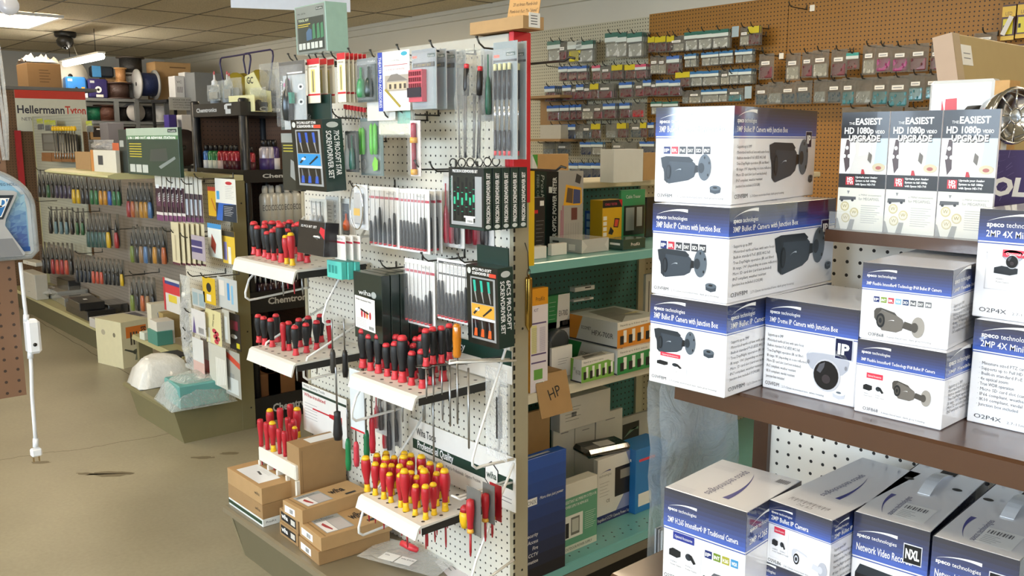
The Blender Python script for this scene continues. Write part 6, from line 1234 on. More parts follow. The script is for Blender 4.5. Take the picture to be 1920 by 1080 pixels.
xbox('intercom_carton', 'upper green and white intercom carton beside the kit carton', 1018, 1026, 604, 1068, 556, .925, GRNB, dec_ex, G5, X=-2.22)
c_ = U(1026, 604, X=-2.22)
xbox('small_white_box', 'lower small white box behind the intercom cartons', 1068, 1076, 586, 1113, 567, 1.0, CARDW, lambda mb, Fs, w, d, h: mb.rect(Fs['front'], w * .5, h * .2, w * .8, h * .5, DGY, 1), G5, X=-2.30)
xbox('small_white_box', 'upper small white box behind the intercom cartons', 1068, 1078, 566, 1115, 548, 1.046, CARDW, lambda mb, Fs, w, d, h: mb.rect(Fs['front'], w * .5, h * .2, w * .8, h * .5, DGY, 1), G5, X=-2.30)
xbox('plain_carton', 'plain carton under the two small white boxes at the back of the second shelf', 1060, 1072, 690, 1116, 587, Z2, M('bdbdb6', .5), None, G5, X=-2.30)
def dec_phone(col):
	def f(mb, Fs, w, d, h):
		a = Fs['front']; mb.rect(a, 0, 0, w, h * .78, M(col, .35), 1); mb.poly(a, [(0, h), (w, h), (w, h * .62), (w * .8, h * .78), (0, h * .70)], M('e3e1d8', .4), 2); mb.text(a, 'Expands up to 4 door stations', w * .06, h * .84, h * .07, INK, w=w * .6, k=3)
		for k in range(5):
			x = w * (.06 + .19 * k); mb.rect(a, x, h * .12, x + w * .08, h * .46, INK, 3); mb.rect(a, x + w * .07, h * .18, x + w * .14, h * .66, M('f0efea', .4), 2)
		l = Fs['left']; mb.rect(l, 0, 0, d, h, M('cfd0cb', .4), 1); mb.poly(l, [(0, 0), (d * .14, 0), (d * .28, h), (0, h)], M(col, .35), 2); mb.text(l, 'HFX-700R', d * .48, h * .34, h * .2, INK, w=d * .44, k=2); mb.text(l, 'ECOMET', d * .26, h * .5, h * .13, INK, w=d * .2, k=2); mb.rect(l, 0, 0, d, h * .06, DGY, 3)
		tp = Fs['top']; mb.poly(tp, [(w * .1, 0), (w * .5, d * .3), (w * .8, d * .2), (w * .9, d * .9), (w * .3, d * .9)], M('8d8a80', .4), 1); mb.poly(tp, [(w * .5, d * .4), (w * .9, d * .35), (w * .9, d * .45)], M('cfc28a', .4), 2); lines(mb, tp, w * .2, d * .6, w * .4, 4, d * .07, M('4c4a46', .4), .003)
	return f
xbox('door_phone_carton', 'green door phone carton under the orange one on the second shelf', 1066, 1157, 704, 1240, 657, Z2, M('cfd0cb', .4), dec_phone('2f8a48'), G5)
p_ = U(1157, 704, Z=Z2); zt1 = U(1157, 657, X=p_.x).z + .0004
xbox('door_phone_carton', 'orange and grey door phone carton on the second shelf', 1068, 1157, 654, 1240, 606, zt1, M('cfd0cb', .4), dec_phone('d68a2c'), G5)
xbox('door_phone_carton', 'light green door phone carton at the front of the second shelf', 1070, 1090, 719, 1151, 676, Z2, M('cfd0cb', .4), dec_phone('7ab04c'), G5)
P = U(1042, 690, Z=Z2); r = empty('tape_dispenser', 'dark grey tape dispenser behind the white card on the second shelf', 'dispenser', (P.x, P.y, Z2 + .045), PI / 2)
MB().lathe([(.03, -.018), (.045, -.018), (.045, .018), (.03, .018)], M('43474a', .35), 18, Matrix.Translation((0, 0, .05)) @ Matrix.Rotation(PI / 2, 4, 'X')).build('reel', r); MB().prism([(-.05, -.04), (.06, -.04), (.06, -.03), (-.03, .0), (-.045, .06), (-.055, .06)], -.022, .022, M('565a5c', .4)).build('body', r)
xbox('folded_card', 'white folded instruction card standing in front of the tape dispenser', 1030, 1034, 712, 1073, 654, Z2, CARDW, lambda mb, Fs, w, d, h: lines(mb, Fs['front'], w * .3, h * .6, w * .5, 3, h * .08), G5)
P = U(1040, 742, Z=Z2); r = empty('open_carton', 'open brown carton with a hand marked flap hanging over the shelf edge', 'box', (-2.09, 1.93, Z2))
MB().box(-.08, -.09, 0, .06, .09, .045, KRAFT2).build('body', r); fl_ = MB(); fl_.box(0, -.07, -.085, .003, .07, .05, KRAFT); f = fr((.003, -.07, -.085), (0, 1, 0), (0, 0, 1)); fl_.text(f, 'HP', .05, .05, .035, INK, k=1, rot=.2); fl_.build('flap', r, (.088, .02, .0), 0, (0, -.25, 0))
# deck
xbox('plain_carton', 'brown carton with a white label at the back left of the deck shelf', 980, 985, 900, 1031, 776, Z3, KRAFT, lambda mb, Fs, w, d, h: mb.rect(Fs['front'], w * .1, h * .1, w * .6, h * .5, WHITE, 1), G5, X=-2.30)
for k, (xll, xl, xr, yt, l) in enumerate(((1033, 1037, 1077, 803, 'left'), (1072, 1078, 1115, 797, 'middle'), (1112, 1117, 1166, 779, 'right'))):
	xbox('white_carton', l + ' of three upright white cartons at the back of the deck shelf', xll, xl, 900, xr, yt, Z3, M('e0ded6', .45), lambda mb, Fs, w, d, h: mb.rect(Fs['front'], w * .35, h * .9, w * .7, h * .91, GREY, 1), G5, X=-2.32)
zt2 = U(1078, 797, X=-2.32).z + .004
xbox('white_carton', 'long white carton lying across the three upright white ones', 1032, 1050, 803, 1144, 752, zt2, M('e0ded6', .45), lambda mb, Fs, w, d, h: (lines(mb, Fs['front'], w * .1, h * .7, w * .3, 5, h * .1, INK), [mb.rect(Fs['front'], w * (.22 + .012 * k), h * .4, w * (.226 + .012 * k), h * .55, INK, 3) for k in range(8)]), G5, X=-2.28)
xbox('supply_carton', 'grey lab power supply carton at the back of the deck shelf', 1160, 1165, 880, 1240, 785, Z3, M('b5b4ae', .4), lambda mb, Fs, w, d, h: (mb.rect(Fs['front'], w * .02, h * .5, w * .42, h * .9, M('1d221f', .3), 1), mb.poly(Fs['front'], [(w * .05, h * .7), (w * .2, h * .8), (w * .4, h * .78), (w * .4, h * .82)], M('6f8f7c', .3), 2), mb.text(Fs['front'], 'DC LAB', w * .14, h * .36, h * .12, INK, w=w * .2, k=1, bold=.02), mb.text(Fs['front'], 'POWER SUPPLY', w * .14, h * .18, h * .12, INK, w=w * .4, k=1, bold=.02)), G5, X=-2.32)
def dec_cctv(mb, Fs, w, d, h):
	a = Fs['front']; mb.rect(a, 0, 0, w, h * .12, M('27316c', .35), 1); mb.text(a, 'Regulated CCTV Camera Power Supply', w * .02, h * .03, h * .05, WHITE, w=w * .92, k=2); mb.poly(a, [(w * .5, h * .12), (w, h * .12), (w, h), (w * .75, h), (w * .95, h * .6)], M('8a94c0', .35), 1); mb.rect(a, w * .46, h * .34, w * .92, h * .80, M('222021', .35), 2); mb.rect(a, w * .6, h * .6, w * .86, h * .74, M('8f8d86', .35), 3)
	swoosh(mb, a, w * .04, h * .76, w * .3, h * .05, M('3a4488', .4), 2); mb.text(a, 'technologies', w * .04, h * .72, h * .04, GREY, k=2); mb.text(a, 'CE', w * .24, h * .3, h * .05, INK, k=2); lines(mb, a, w * .06, h * .62, w * .25, 5, h * .05)
xbox('supply_carton', 'white and navy camera power supply carton on the deck shelf', 1112, 1119, 985, 1189, 865, Z3, M('dcdcda', .4), dec_cctv, G5)
p_ = U(1119, 985, Z=Z3); zz = U(1119, 865, X=p_.x).z
r = empty('wrapped_pack', 'black pack in shiny film lying on the camera power supply carton', 'pack', (p_.x - .06, p_.y + .085, zz + .001), PI / 2 - .2)
MB().box(-.10, -.055, 0, .10, .055, .032, M('1a1a1a', .18, coat=1, var=.3, bump=.4, scale=18), bev=.012).build('pack_body', r); MB().box(-.03, -.03, .0322, .04, .02, .0328, M('cfd0d0', .4)).build('paper_label', r)
def dec_out(mb, Fs, w, d, h):
	a = Fs['front']; mb.rect(a, 0, h * .10, w, h * .80, M('5f9d80', .4), 1); mb.rect(a, 0, 0, w, h * .10, M('cfd4c4', .4), 1); mb.text(a, 'OUTDOOR POWER SUPPLY', w * .05, h * .03, h * .04, INK, w=w * .8, k=2); mb.text(a, 'RESISTANT ALUMINIUM OUTDOOR', w * .02, h * .72, h * .045, WHITE, w=w * .95, k=2); mb.text(a, 'POWER SUPPLY IN NEMA BOX', w * .02, h * .65, h * .04, WHITE, w=w * .7, k=2)
	mb.rect(a, w * .02, h * .2, w * .56, h * .54, M('dfe2da', .4), 2); mb.rect(a, w * .2, h * .24, w * .46, h * .50, M('6f746e', .4), 3); mb.rect(a, w * .23, h * .28, w * .43, h * .47, M('b7bcb4', .4), 4); mb.rect(a, w * .04, h * .22, w * .14, h * .44, INK, 3); lines(mb, a, w * .62, h * .5, w * .33, 9, h * .03, M('cfe0d4', .4))
xbox('supply_carton', 'green outdoor power supply carton on the deck shelf', 1040, 1057, 1040, 1119, 912, Z3, M('d9d8ce', .4), dec_out, G5)
def dec_bigblue(mb, Fs, w, d, h):
	a = Fs['front']; n = 10
	for i in range(n): mb.rect(a, 0, h * i / n, w, h * (i + 1) / n, M(lerp3('0a0f1f', '2355b0', min(1, (i / (n - 1)) ** .8)), .3, coat=.3), 1)
	mb.rect(a, w * .02, h * .62, w * .36, h * .68, WHITE, 2); mb.text(a, 'ALTRONIX', -w * .02, h * .63, h * .035, M('3f4450', .4), w=w * .36, k=3); mb.text(a, 'More than just power', w * .42, h * .65, h * .025, WHITE, w=w * .52, k=2, shear=.2)
	for i, t in enumerate(('Security', 'Access', 'Fire', 'CCTV', 'Automation')): mb.text(a, t, w * .38, h * (.36 - .055 * i), h * .03, WHITE, k=2, al='r', shear=.15)
	tp = Fs['top']; mb.rect(tp, w * .1, d * .3, w * .7, d * .6, M('b8bcc0', .4), 1)
xbox('supply_carton', 'large dark blue power product carton right of the end post, on the deck shelf', 960, 975, 1098, 1060, 868, Z3, M('2355b0', .3, coat=.3), dec_bigblue, G5)
xbox('supply_carton', 'bright blue carton half hidden behind the clear plastic sleeve', 1150, 1190, 965, 1250, 846, Z3, M('2a7cc4', .35, coat=.3), lambda mb, Fs, w, d, h: (mb.rect(Fs['left'], d * .3, h * .8, d * .8, h * .84, WHITE, 1), mb.rect(Fs['front'], w * .1, h * .1, w * .5, h * .3, CARDW, 1), mb.rect(Fs['front'], w * .1, h * .8, w * .6, h * .84, M('d8485a', .4), 1)), G5)
xbox('paper_stack', 'white printed boards standing on the far cream section of the shelving', 1205, 1210, 640, 1260, 515, Z2 - .03, M('cfcfca', .45), lambda mb, Fs, w, d, h: [mb.rect(Fs['front'], w * (.1 + .12 * k), h * .3, w * (.13 + .12 * k), h * .9, DGY, 1) for k in range(4)], G5, X=-2.3)
# ------------------------------------------------------------------ left gondola run
YL = 2.07; YF = 2.38; XN1, XN0, XFAR = -4.567, -5.25, -9.42
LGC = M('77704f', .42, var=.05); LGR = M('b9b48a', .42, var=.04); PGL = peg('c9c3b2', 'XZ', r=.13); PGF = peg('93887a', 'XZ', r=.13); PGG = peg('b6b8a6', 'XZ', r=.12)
lg = empty('gondola', 'near left gondola section with olive end post and pegboard of small tools', 'gondola', (XN1, YL, 0))
def lb_(nm, x0, y0, z0, x1, y1, z1, m, par=None, bev=0): 
	par = par or lg; o = par.location; return MB().box(x0 - o.x, y0 - o.y, z0 - o.z, x1 - o.x, y1 - o.y, z1 - o.z, m, bev=bev).build(nm, par)
lb_('pegboard_back', XN0, YL, .2, XN1 - .03, YL + .012, 1.37, PGL)
lb_('top_rail', XN0, YL - .006, 1.37, XN1, YL + .07, 1.40, LGR, None, .002)
pm = MB(); pm.box(-.03, -.004, 0, 0, .075, 1.37, LGC, bev=.002)
for k in range(48): pm.box(-.012, -.0048, .04 + k * .0267, -.008, -.0038, .055 + k * .0267, BLACK)
for z in (.12, .55, .95, 1.25): pm.add([(.0006, .05 + .005 * math.cos(t), z + .005 * math.sin(t)) for t in [2 * PI * i / 8 for i in range(8)]], [tuple(range(8))], BLACK)
pm.build('end_post', lg)
zl = .205
dk = MB(); dk.prism([(-.385, zl), (-.40, zl - .006), (-.40, zl - .022), (-.385, zl - .022), (-.375, zl - .01), (-.004, zl - .01), (-.004, zl)], XN0 - XN1 - .02, .002, LGC, 'X'); dk.build('base_shelf', lg)
kk = MB(); kk.prism([(-.38, zl - .01), (-.332, 0), (.07, 0), (.07, zl - .01)], XN0 - XN1, -.001, LGC, 'X'); kk.build('kick_panel', lg)
# far section
lf = empty('gondola', 'far left gondola section hung with rows of carded pliers', 'gondola', (-6.6, YL, 0))
XM = -8.0
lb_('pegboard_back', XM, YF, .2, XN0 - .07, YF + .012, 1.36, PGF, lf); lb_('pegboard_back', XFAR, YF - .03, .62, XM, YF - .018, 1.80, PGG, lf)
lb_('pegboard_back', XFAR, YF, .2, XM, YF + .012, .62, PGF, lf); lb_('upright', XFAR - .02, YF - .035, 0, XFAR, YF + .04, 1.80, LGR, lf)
d2 = MB(); d2.prism([(-.04, .22), (-.05, .195), (-.035, .192), (-.025, .208), (.308, .208), (.308, .22)], XFAR + 6.6, -6.80 + 6.6, M('a39c70', .42), 'X'); d2.build('base_shelf', lf)
k2 = MB(); k2.prism([(-.03, .208), (.03, 0), (.32, 0), (.32, .208)], XFAR + 6.6, -6.81 + 6.6, M('5f5a40', .5), 'X'); k2.build('kick_panel', lf)
s3 = MB(); s3.prism([(-.05, .30), (-.06, .272), (-.05, .27), (-.04, .286), (.06, .286), (.06, .30)], -6.1 + 6.6, XN0 + 6.6 - .0, M('a39c70', .42), 'X'); s3.box(-6.1 + 6.6, -.03, 0, -6.06 + 6.6, .06, .285, LGC).build('shelf', lf)
# cream canopy shelf carrying boxes
P = U(247, 318, Y=1.95)
cs = MB(); cs.prism([(-.36, 0), (-.40, .012), (-.40, .022), (-.36, .034), (.08, .034), (.08, 0)], -1.25, 0, M('bdb886', .45), 'X')
cs.build('canopy_shelf', lf, (XN0 - .02 + 6.6, 0, 1.365))
ZCA = 1.3995
def cbox(name, lab, xl, xr, xrr, yt, Y, zb, mat, decor=None, group='cartons on the cream canopy shelf', yb=None):
	a = U(xl, yt, Y=Y); b = U(xr, yt, Y=Y); d = max(.02, U(xrr, yt, X=b.x).y - Y) if xrr else .1
	return carton(name, lab, 'box', ((a.x + b.x) / 2, Y + d / 2, zb), b.x - a.x, d, a.z - zb, 0, mat, decor, group)
def dec_smd(mb, Fs, w, d, h):
	a = Fs['front']; mb.rect(a, 0, h * .84, w, h, M('a3b3a0', .4), 1); mb.rect(a, 0, h * .76, w, h * .84, M('4c7a50', .4), 1); mb.rect(a, w * .82, h * .9, w * .98, h * .97, M('16302a', .4), 2); mb.text(a, 'ProsKit', w * .84, h * .915, h * .03, WHITE, w=w * .12, k=3); mb.text(a, '2 IN 1 SMD HOT AIR REWORK STATION', w * .03, h * .77, h * .05, WHITE, w=w * .92, k=2, bold=.03)
	for k in range(6): mb.rect(a, w * .05, h * (.38 + .055 * k), w * .3, h * (.40 + .055 * k), M('b8ad2e', .4), 2)
	for k in range(3): mb.rect(a, w * (.04 + .13 * k), h * .05, w * (.15 + .13 * k), h * .22, M('b9beb6', .4), 2)
	mb.poly(a, [(w * .45, h * .3), (w * .48, h * .55), (w * .78, h * .58), (w * .8, h * .32)], M('39413f', .3), 2); mb.poly(a, [(w * .62, h * .2), (w * .92, h * .42), (w * .94, h * .37), (w * .66, h * .15)], M('7d8784', .3), 3)
a = U(225, 312, Y=1.80)
cbox('station_carton', 'dark green rework station carton standing on the cream canopy shelf', 236, 333, 335, 241, 1.75, ZCA, M('1d3a30', .35, coat=.3), dec_smd)
cbox('station_carton', 'edge of a second dark carton left of the rework station carton', 221, 236, None, 243, 1.78, ZCA, M('2a3330', .35), lambda mb, Fs, w, d, h: mb.rect(Fs['front'], w * .1, h * .6, w * .6, h * .75, M('9fa39c', .4), 1))
cbox('small_carton', 'white carton with an orange edge left of the rework station carton', 169, 216, 224, 281, 1.74, ZCA - .03, M('c9c5b6', .45), lambda mb, Fs, w, d, h: (mb.rect(Fs['front'], 0, 0, w * .12, h, M('b97c3e', .5), 1), mb.rect(Fs['front'], w * .3, h * .45, w * .5, h * .8, DGY, 1), mb.tube([], 0, INK) if False else None))
cbox('small_carton', 'open brown carton behind the small white carton on the canopy shelf', 140, 168, 175, 284, 1.80, ZCA - .03, KRAFT2)
tg_ = cbox('jar_box', 'small orange and white tub on the carton beside the rework station', 210, 222, 224, 268, 1.78, U(210, 282, Y=1.78).z, M('b85a34', .45))
# ECG carton on the floor
A, B, C = (184, 680), (232, 692), (266, 676)
def dec_ecg(mb, Fs, w, d, h):
	a = Fs['right']; mb.rect(a, d * .16, h * .64, d * .88, h * .88, M('d87a30', .45), 1); mb.text(a, 'ECG', d * .70, h * .84, d * .16, INK, w=h * .2, k=2, bold=.03, rot=-PI / 2); mb.text(a, 'HEAT GUN', d * .70, h * .60, d * .14, M('d87a30', .45), w=h * .3, k=2, rot=-PI / 2)
	for k in range(3): mb.rect(a, d * (.3 + .1 * k), h * .48, d * (.36 + .1 * k), h * .76, M('4b4438', .5), 2)
	mb.disc(a, d * .5, h * .32, d * .14, h * .06, M('5a5e4c', .4), 2); mb.poly(a, [(d * .06, h * .40), (d * .1, h * .42), (d * .5, h * .32), (d * .44, h * .28)], M('4a4c40', .4), 3); mb.poly(a, [(d * .42, h * .14), (d * .5, h * .14), (d * .56, h * .30), (d * .48, h * .30)], M('83866f', .4), 3)
	b = Fs['front']; mb.disc(b, w * .3, h * .72, w * .08, h * .06, M('a8a088', .5), 1); mb.disc(b, w * .72, h * .70, w * .05, h * .05, M('6d6754', .5), 1)
c, w, d, rz = px_base(A, B, C, 0); h = zat(U(232, 692, Z=0), 231, 605)
carton('heat_gun_carton', 'cream heat gun carton with orange print standing on the floor', 'box', (c.x, c.y, 0), w, d, h, rz, M('cfc8a4', .5), dec_ecg)
# things lying on the far base shelf
ZB = .2205
def fbox(name, lab, A, B, C, h, mat, dec=None, grp=None, z=ZB, bev=.004):
	c, w, d, rz = px_base(A, B, C, z); d = max(d, .1); f = min(1, max(.1, (YF - .01 - c.y + d / 2) / d)); c.y -= d * (1 - f) / 2; d *= f; return carton(name, lab, 'case' if 'case' in name else 'box', (c.x, c.y, z), w, d, h, rz, mat, dec, grp, bev)
BLK = M('19191a', .35, coat=.5)
fbox('tool_case', 'black case at the front of the stack on the far base shelf', (124, 583), (165, 603), (199, 588), .075, BLK, None, 'black cases on the far base shelf')
fbox('tool_case', 'black case on top of the front black case', (128, 572), (150, 584), (184, 572), .06, BLK, lambda mb, Fs, w, d, h: mb.rect(Fs['top'], w * .4, d * .4, w * .55, d * .55, WHITE, 1), 'black cases on the far base shelf', ZB + .0755)
fbox('tool_case', 'film wrapped black case right of the case stack', (186, 586), (205, 596), (244, 578), .10, M('2a2a28', .2, coat=1), None, 'black cases on the far base shelf')
fbox('wrapped_box', 'grey film wrapped box left of the black cases', (85, 556), (108, 567), (150, 553), .09, M('8d8d86', .2, coat=1, bump=.3), None, 'film wrapped boxes on the far base shelf')
fbox('wrapped_box', 'second grey film wrapped box just in front of the black cases', (106, 566), (122, 576), (160, 560), .07, M('7d7d78', .2, coat=1, bump=.3), None, 'film wrapped boxes on the far base shelf')
fbox('flat_carton', 'flat printed carton behind the heat gun carton', (168, 612), (200, 625), (275, 603), .07, M('bdb9b2', .45), lambda mb, Fs, w, d, h: mb.rect(Fs['top'], w * .1, d * .2, w * .7, d * .9, M('54515a', .45), 1), None)
P = U(75, 560, Z=ZB)
r = empty('clear_bag', 'crumpled clear bag at the left end of the far base shelf', 'bag', (P.x, P.y, ZB), .3); pouch_mesh(.30, .2, .09, clear('dcd9cc', .3, .12, 20, 1), 3).build('pouch', r, (-.15, .1, .09), 0, (-PI / 2, 0, 0)).location = (-.15, -.02, .10)
fbox('white_case', 'white box with dark lettering beside the blue light pack', (46, 494), (70, 500), (80, 497), .035, M('cfccc0', .45), lambda mb, Fs, w, d, h: mb.text(Fs['front'], 'ICM', w * .3, h * .3, h * .4, M('4b3f78', .4), k=1), None, .45)
fbox('printed_leaflet', 'white printed carton under the white box at far left', (46, 552), (72, 563), (84, 559), .22, M('b5b2a6', .5), lambda mb, Fs, w, d, h: lines(mb, Fs['front'], w * .1, h * .9, w * .7, 9, h * .06), None)
fbox('dark_case', 'dark lumpy case at the back of the far base shelf', (108, 548), (130, 556), (150, 549), .14, M('232322', .3, coat=.6), None, None)
# boxes on the cream shelf by the near panel
ZS3 = .3005
for (nm, lab, A, B, C, h, col, dec) in (('small_carton', 'white and red solder carton on the low cream shelf', (283, 641), (296, 648), (322, 640), .15, 'd5cfc2', None), ('small_carton', 'teal and cream carton on the low cream shelf', (286, 640), (304, 648), (312, 644), .09, '4a8576', None), ('small_carton', 'white carton with brand lettering at the back of the low cream shelf', (278, 622), (286, 626), (327, 612), .2, 'd9d2bb', 'W'), ('small_carton', 'tan carton on the low cream shelf', (300, 632), (308, 636), (333, 628), .17, 'a38b58', None), ('small_carton', 'tiny white and green carton at the front edge of the low cream shelf', (271, 634), (280, 637), (286, 634), .05, 'ccd0c0', None), ('small_carton', 'black carton at the floor end under the low cream shelf', (305, 690), (325, 700), (345, 690), .1, '232326', None)):
	zz = ZS3 if 'floor' not in lab else zl + .0005
	fbox(nm, lab, A, B, C, h, M(col, .45), (lambda mb, Fs, w, d, h: mb.text(Fs['right'], 'Weller', d * .2, h * .5, h * .2, M('2b4a8a', .4), w=d * .4, k=1)) if dec else None, 'cartons on the low cream shelf', zz, .0015)
# bags on the near base shelf
def soft(nm, lab, A, B, C, h, mat, seed, z=zl + .0005, inner=None):
	c, w, d, rz = px_base(A, B, C, z); r = empty(nm, lab, 'bag', (c.x, c.y, z), rz, 'bags on the near base shelf'); rnd = random.Random(seed); n = 10; vs = []; fs = []
	for i in range(n + 1):
		for j in range(n + 1):
			u, v = i / n * 2 - 1, j / n * 2 - 1; hh = h * max(0, (1 - abs(u) ** 3) * (1 - abs(v) ** 3)) ** .5; vs.append((u * w / 2 * (1 + rnd.uniform(-.03, .03)), v * d / 2 * (1 + rnd.uniform(-.03, .03)), max(.002, hh + rnd.uniform(-1, 1) * h * .05)))
	for i in range(n):
		for j in range(n): fs.append((i * (n + 1) + j, (i + 1) * (n + 1) + j, (i + 1) * (n + 1) + j + 1, i * (n + 1) + j + 1))
	k = len(vs); vs += [(-w / 2, -d / 2, 0), (w / 2, -d / 2, 0), (w / 2, d / 2, 0), (-w / 2, d / 2, 0)]; fs.append((k + 3, k + 2, k + 1, k))
	MB().add(vs, fs, mat, None, True).build('film', r)
	if inner: inner(r, w, d, h)
	return r
soft('foam_bag', 'plump white foam bag on the near base shelf', (237, 716), (262, 733), (340, 700), .16, M('d9d7cf', .3, coat=.6, bump=.5, scale=30), 4)
def in_teal(r, w, d, h):
	b = MB(); b.box(-w * .36, -d * .36, .002, w * .42, d * .40, h * .82, M('5f9a94', .5, var=.05), bev=.006); b.rect(fr((-w * .36, -d * .36, h * .82), (1, 0, 0), (0, 1, 0)), w * .25, d * .4, w * .5, d * .58, WHITE, 1); b.build('foam_block', r)
soft('clear_bag', 'clear bag with teal foam blocks on the near base shelf', (288, 748), (322, 774), (430, 742), .15, clear('eef4f0', .18, .1, 22, 1), 9, zl + .0005, in_teal)
# ---- tools on the near panel
def npack(name, lab, px, Y, col, dec=None, cat='tool pack', group='carded tools on the near left panel', d=.012, bits=None, rz=0):
	return blister(name, lab, cat, px, Y, d, M(col, .42), dec, group, bits, None, rz)
def dec_tube(b, f, w, h):
	b.rect(f, 0, 0, w, h * .72, M('3b2230', .4), 1); b.rect(f, 0, 0, w, h * .12, M('6d3c62', .4), 2); b.rect(f, 0, h * .12, w, h * .18, M('cfc8c4', .4), 2); b.rect(f, w * .12, h * .3, w * .7, h * .5, M('5d3a4e', .4), 2); b.text(f, 'WEL', w * .7, h * .4, w * .3, WHITE, w=h * .2, k=3, rot=PI / 2); b.rect(f, w * .1, h * .68, w * .6, h * .76, WHITE, 3)
for k in range(9, -1, -1):
	npack('solder_tube_pack', '%s white and plum solder tube pack from left, top row' % ORD[k], (288 + 8.2 * k, 324 + .9 * k, 412 + .4 * k, 300 + 8.4 * k), 1.86 + .006 * k, 'd9d4c6', dec_tube if k < 6 else (lambda b, f, w, h: (b.rect(f, 0, 0, w, h * .62, M('4a3c44', .4), 1), b.rect(f, w * .1, h * .15, w * .8, h * .5, M('b4bac4', .4), 2), b.rect(f, 0, 0, w, h * .1, M('5d3558', .4), 2))), 'solder tube pack', 'solder tube packs on the near left panel')
npack('tool_card', 'yellow carded tool beside the blue and white card on the near panel', (386, 350, 404, 405), 1.93, 'd2a41e', lambda b, f, w, h: (b.rect(f, 0, h * .86, w, h, M('b03a2a', .4), 1), b.poly(f, [(w * .3, h * .6), (w * .36, h * .62), (w * .75, h * .2), (w * .68, h * .18)], M('c0562c', .4), 2)))
npack('swab_card', 'white card with red logo and blue lower half, near panel', (400, 334, 412, 438), 1.90, 'dcdad0', lambda b, f, w, h: (b.rect(f, w * .0, 0, w, h * .42, M('1d2c3c', .4), 1), b.poly(f, [(0, 0), (w * .3, 0), (w * .38, h * .38), (w, h * .42), (w * .15, h * .42)], M('2f62b4', .4), 2), b.disc(f, w * .68, h * .9, w * .16, h * .04, M('b83036', .4), 2), b.rect(f, w * .06, h * .5, w * .2, h * .7, M('4ba0d0', .4), 2), lines(b, f, w * .5, h * .82, w * .4, 8, h * .04), lines(b, f, w * .4, h * .34, w * .45, 6, h * .04, WHITE)))
npack('tool_card', 'white and blue card in the second row of the near panel', (386, 418, 480, 411), 1.93, 'd8dcd4', lambda b, f, w, h: (b.rect(f, 0, h * .86, w, h, M('3f8cc4', .4), 1), b.poly(f, [(w * .2, h * .3), (w * .3, h * .7), (w * .6, h * .4), (w * .5, h * .1)], M('9a4030', .4), 2)))
npack('marker_card', 'yellow card with two markers in the second row of the near panel', (413, 432, 492, 436), 1.95, 'd9b63a', lambda b, f, w, h: (b.rect(f, 0, h * .84, w, h, M('3c3a34', .4), 1), b.rect(f, w * .1, h * .1, w * .36, h * .66, M('8c88c0', .4), 2), b.rect(f, w * .44, h * 0, w * .68, h * .52, M('e6e2d2', .4), 2)))
for k in range(5, -1, -1):
	npack('probe_card', '%s cream probe card from left, second row of the near panel' % ORD[k], (318 + 9.5 * k, 416 + .6 * k, 494 + .4 * k, 332 + 9.6 * k), 1.86 + .012 * k, 'c9bf9e', lambda b, f, w, h: (b.rect(f, 0, 0, w, h * .05, M('5a2c3c', .4), 1), b.rect(f, w * .4, h * .1, w * .6, h * .7, M('a89d80', .4), 1)), 'probe card', 'cream probe cards on the near left panel')
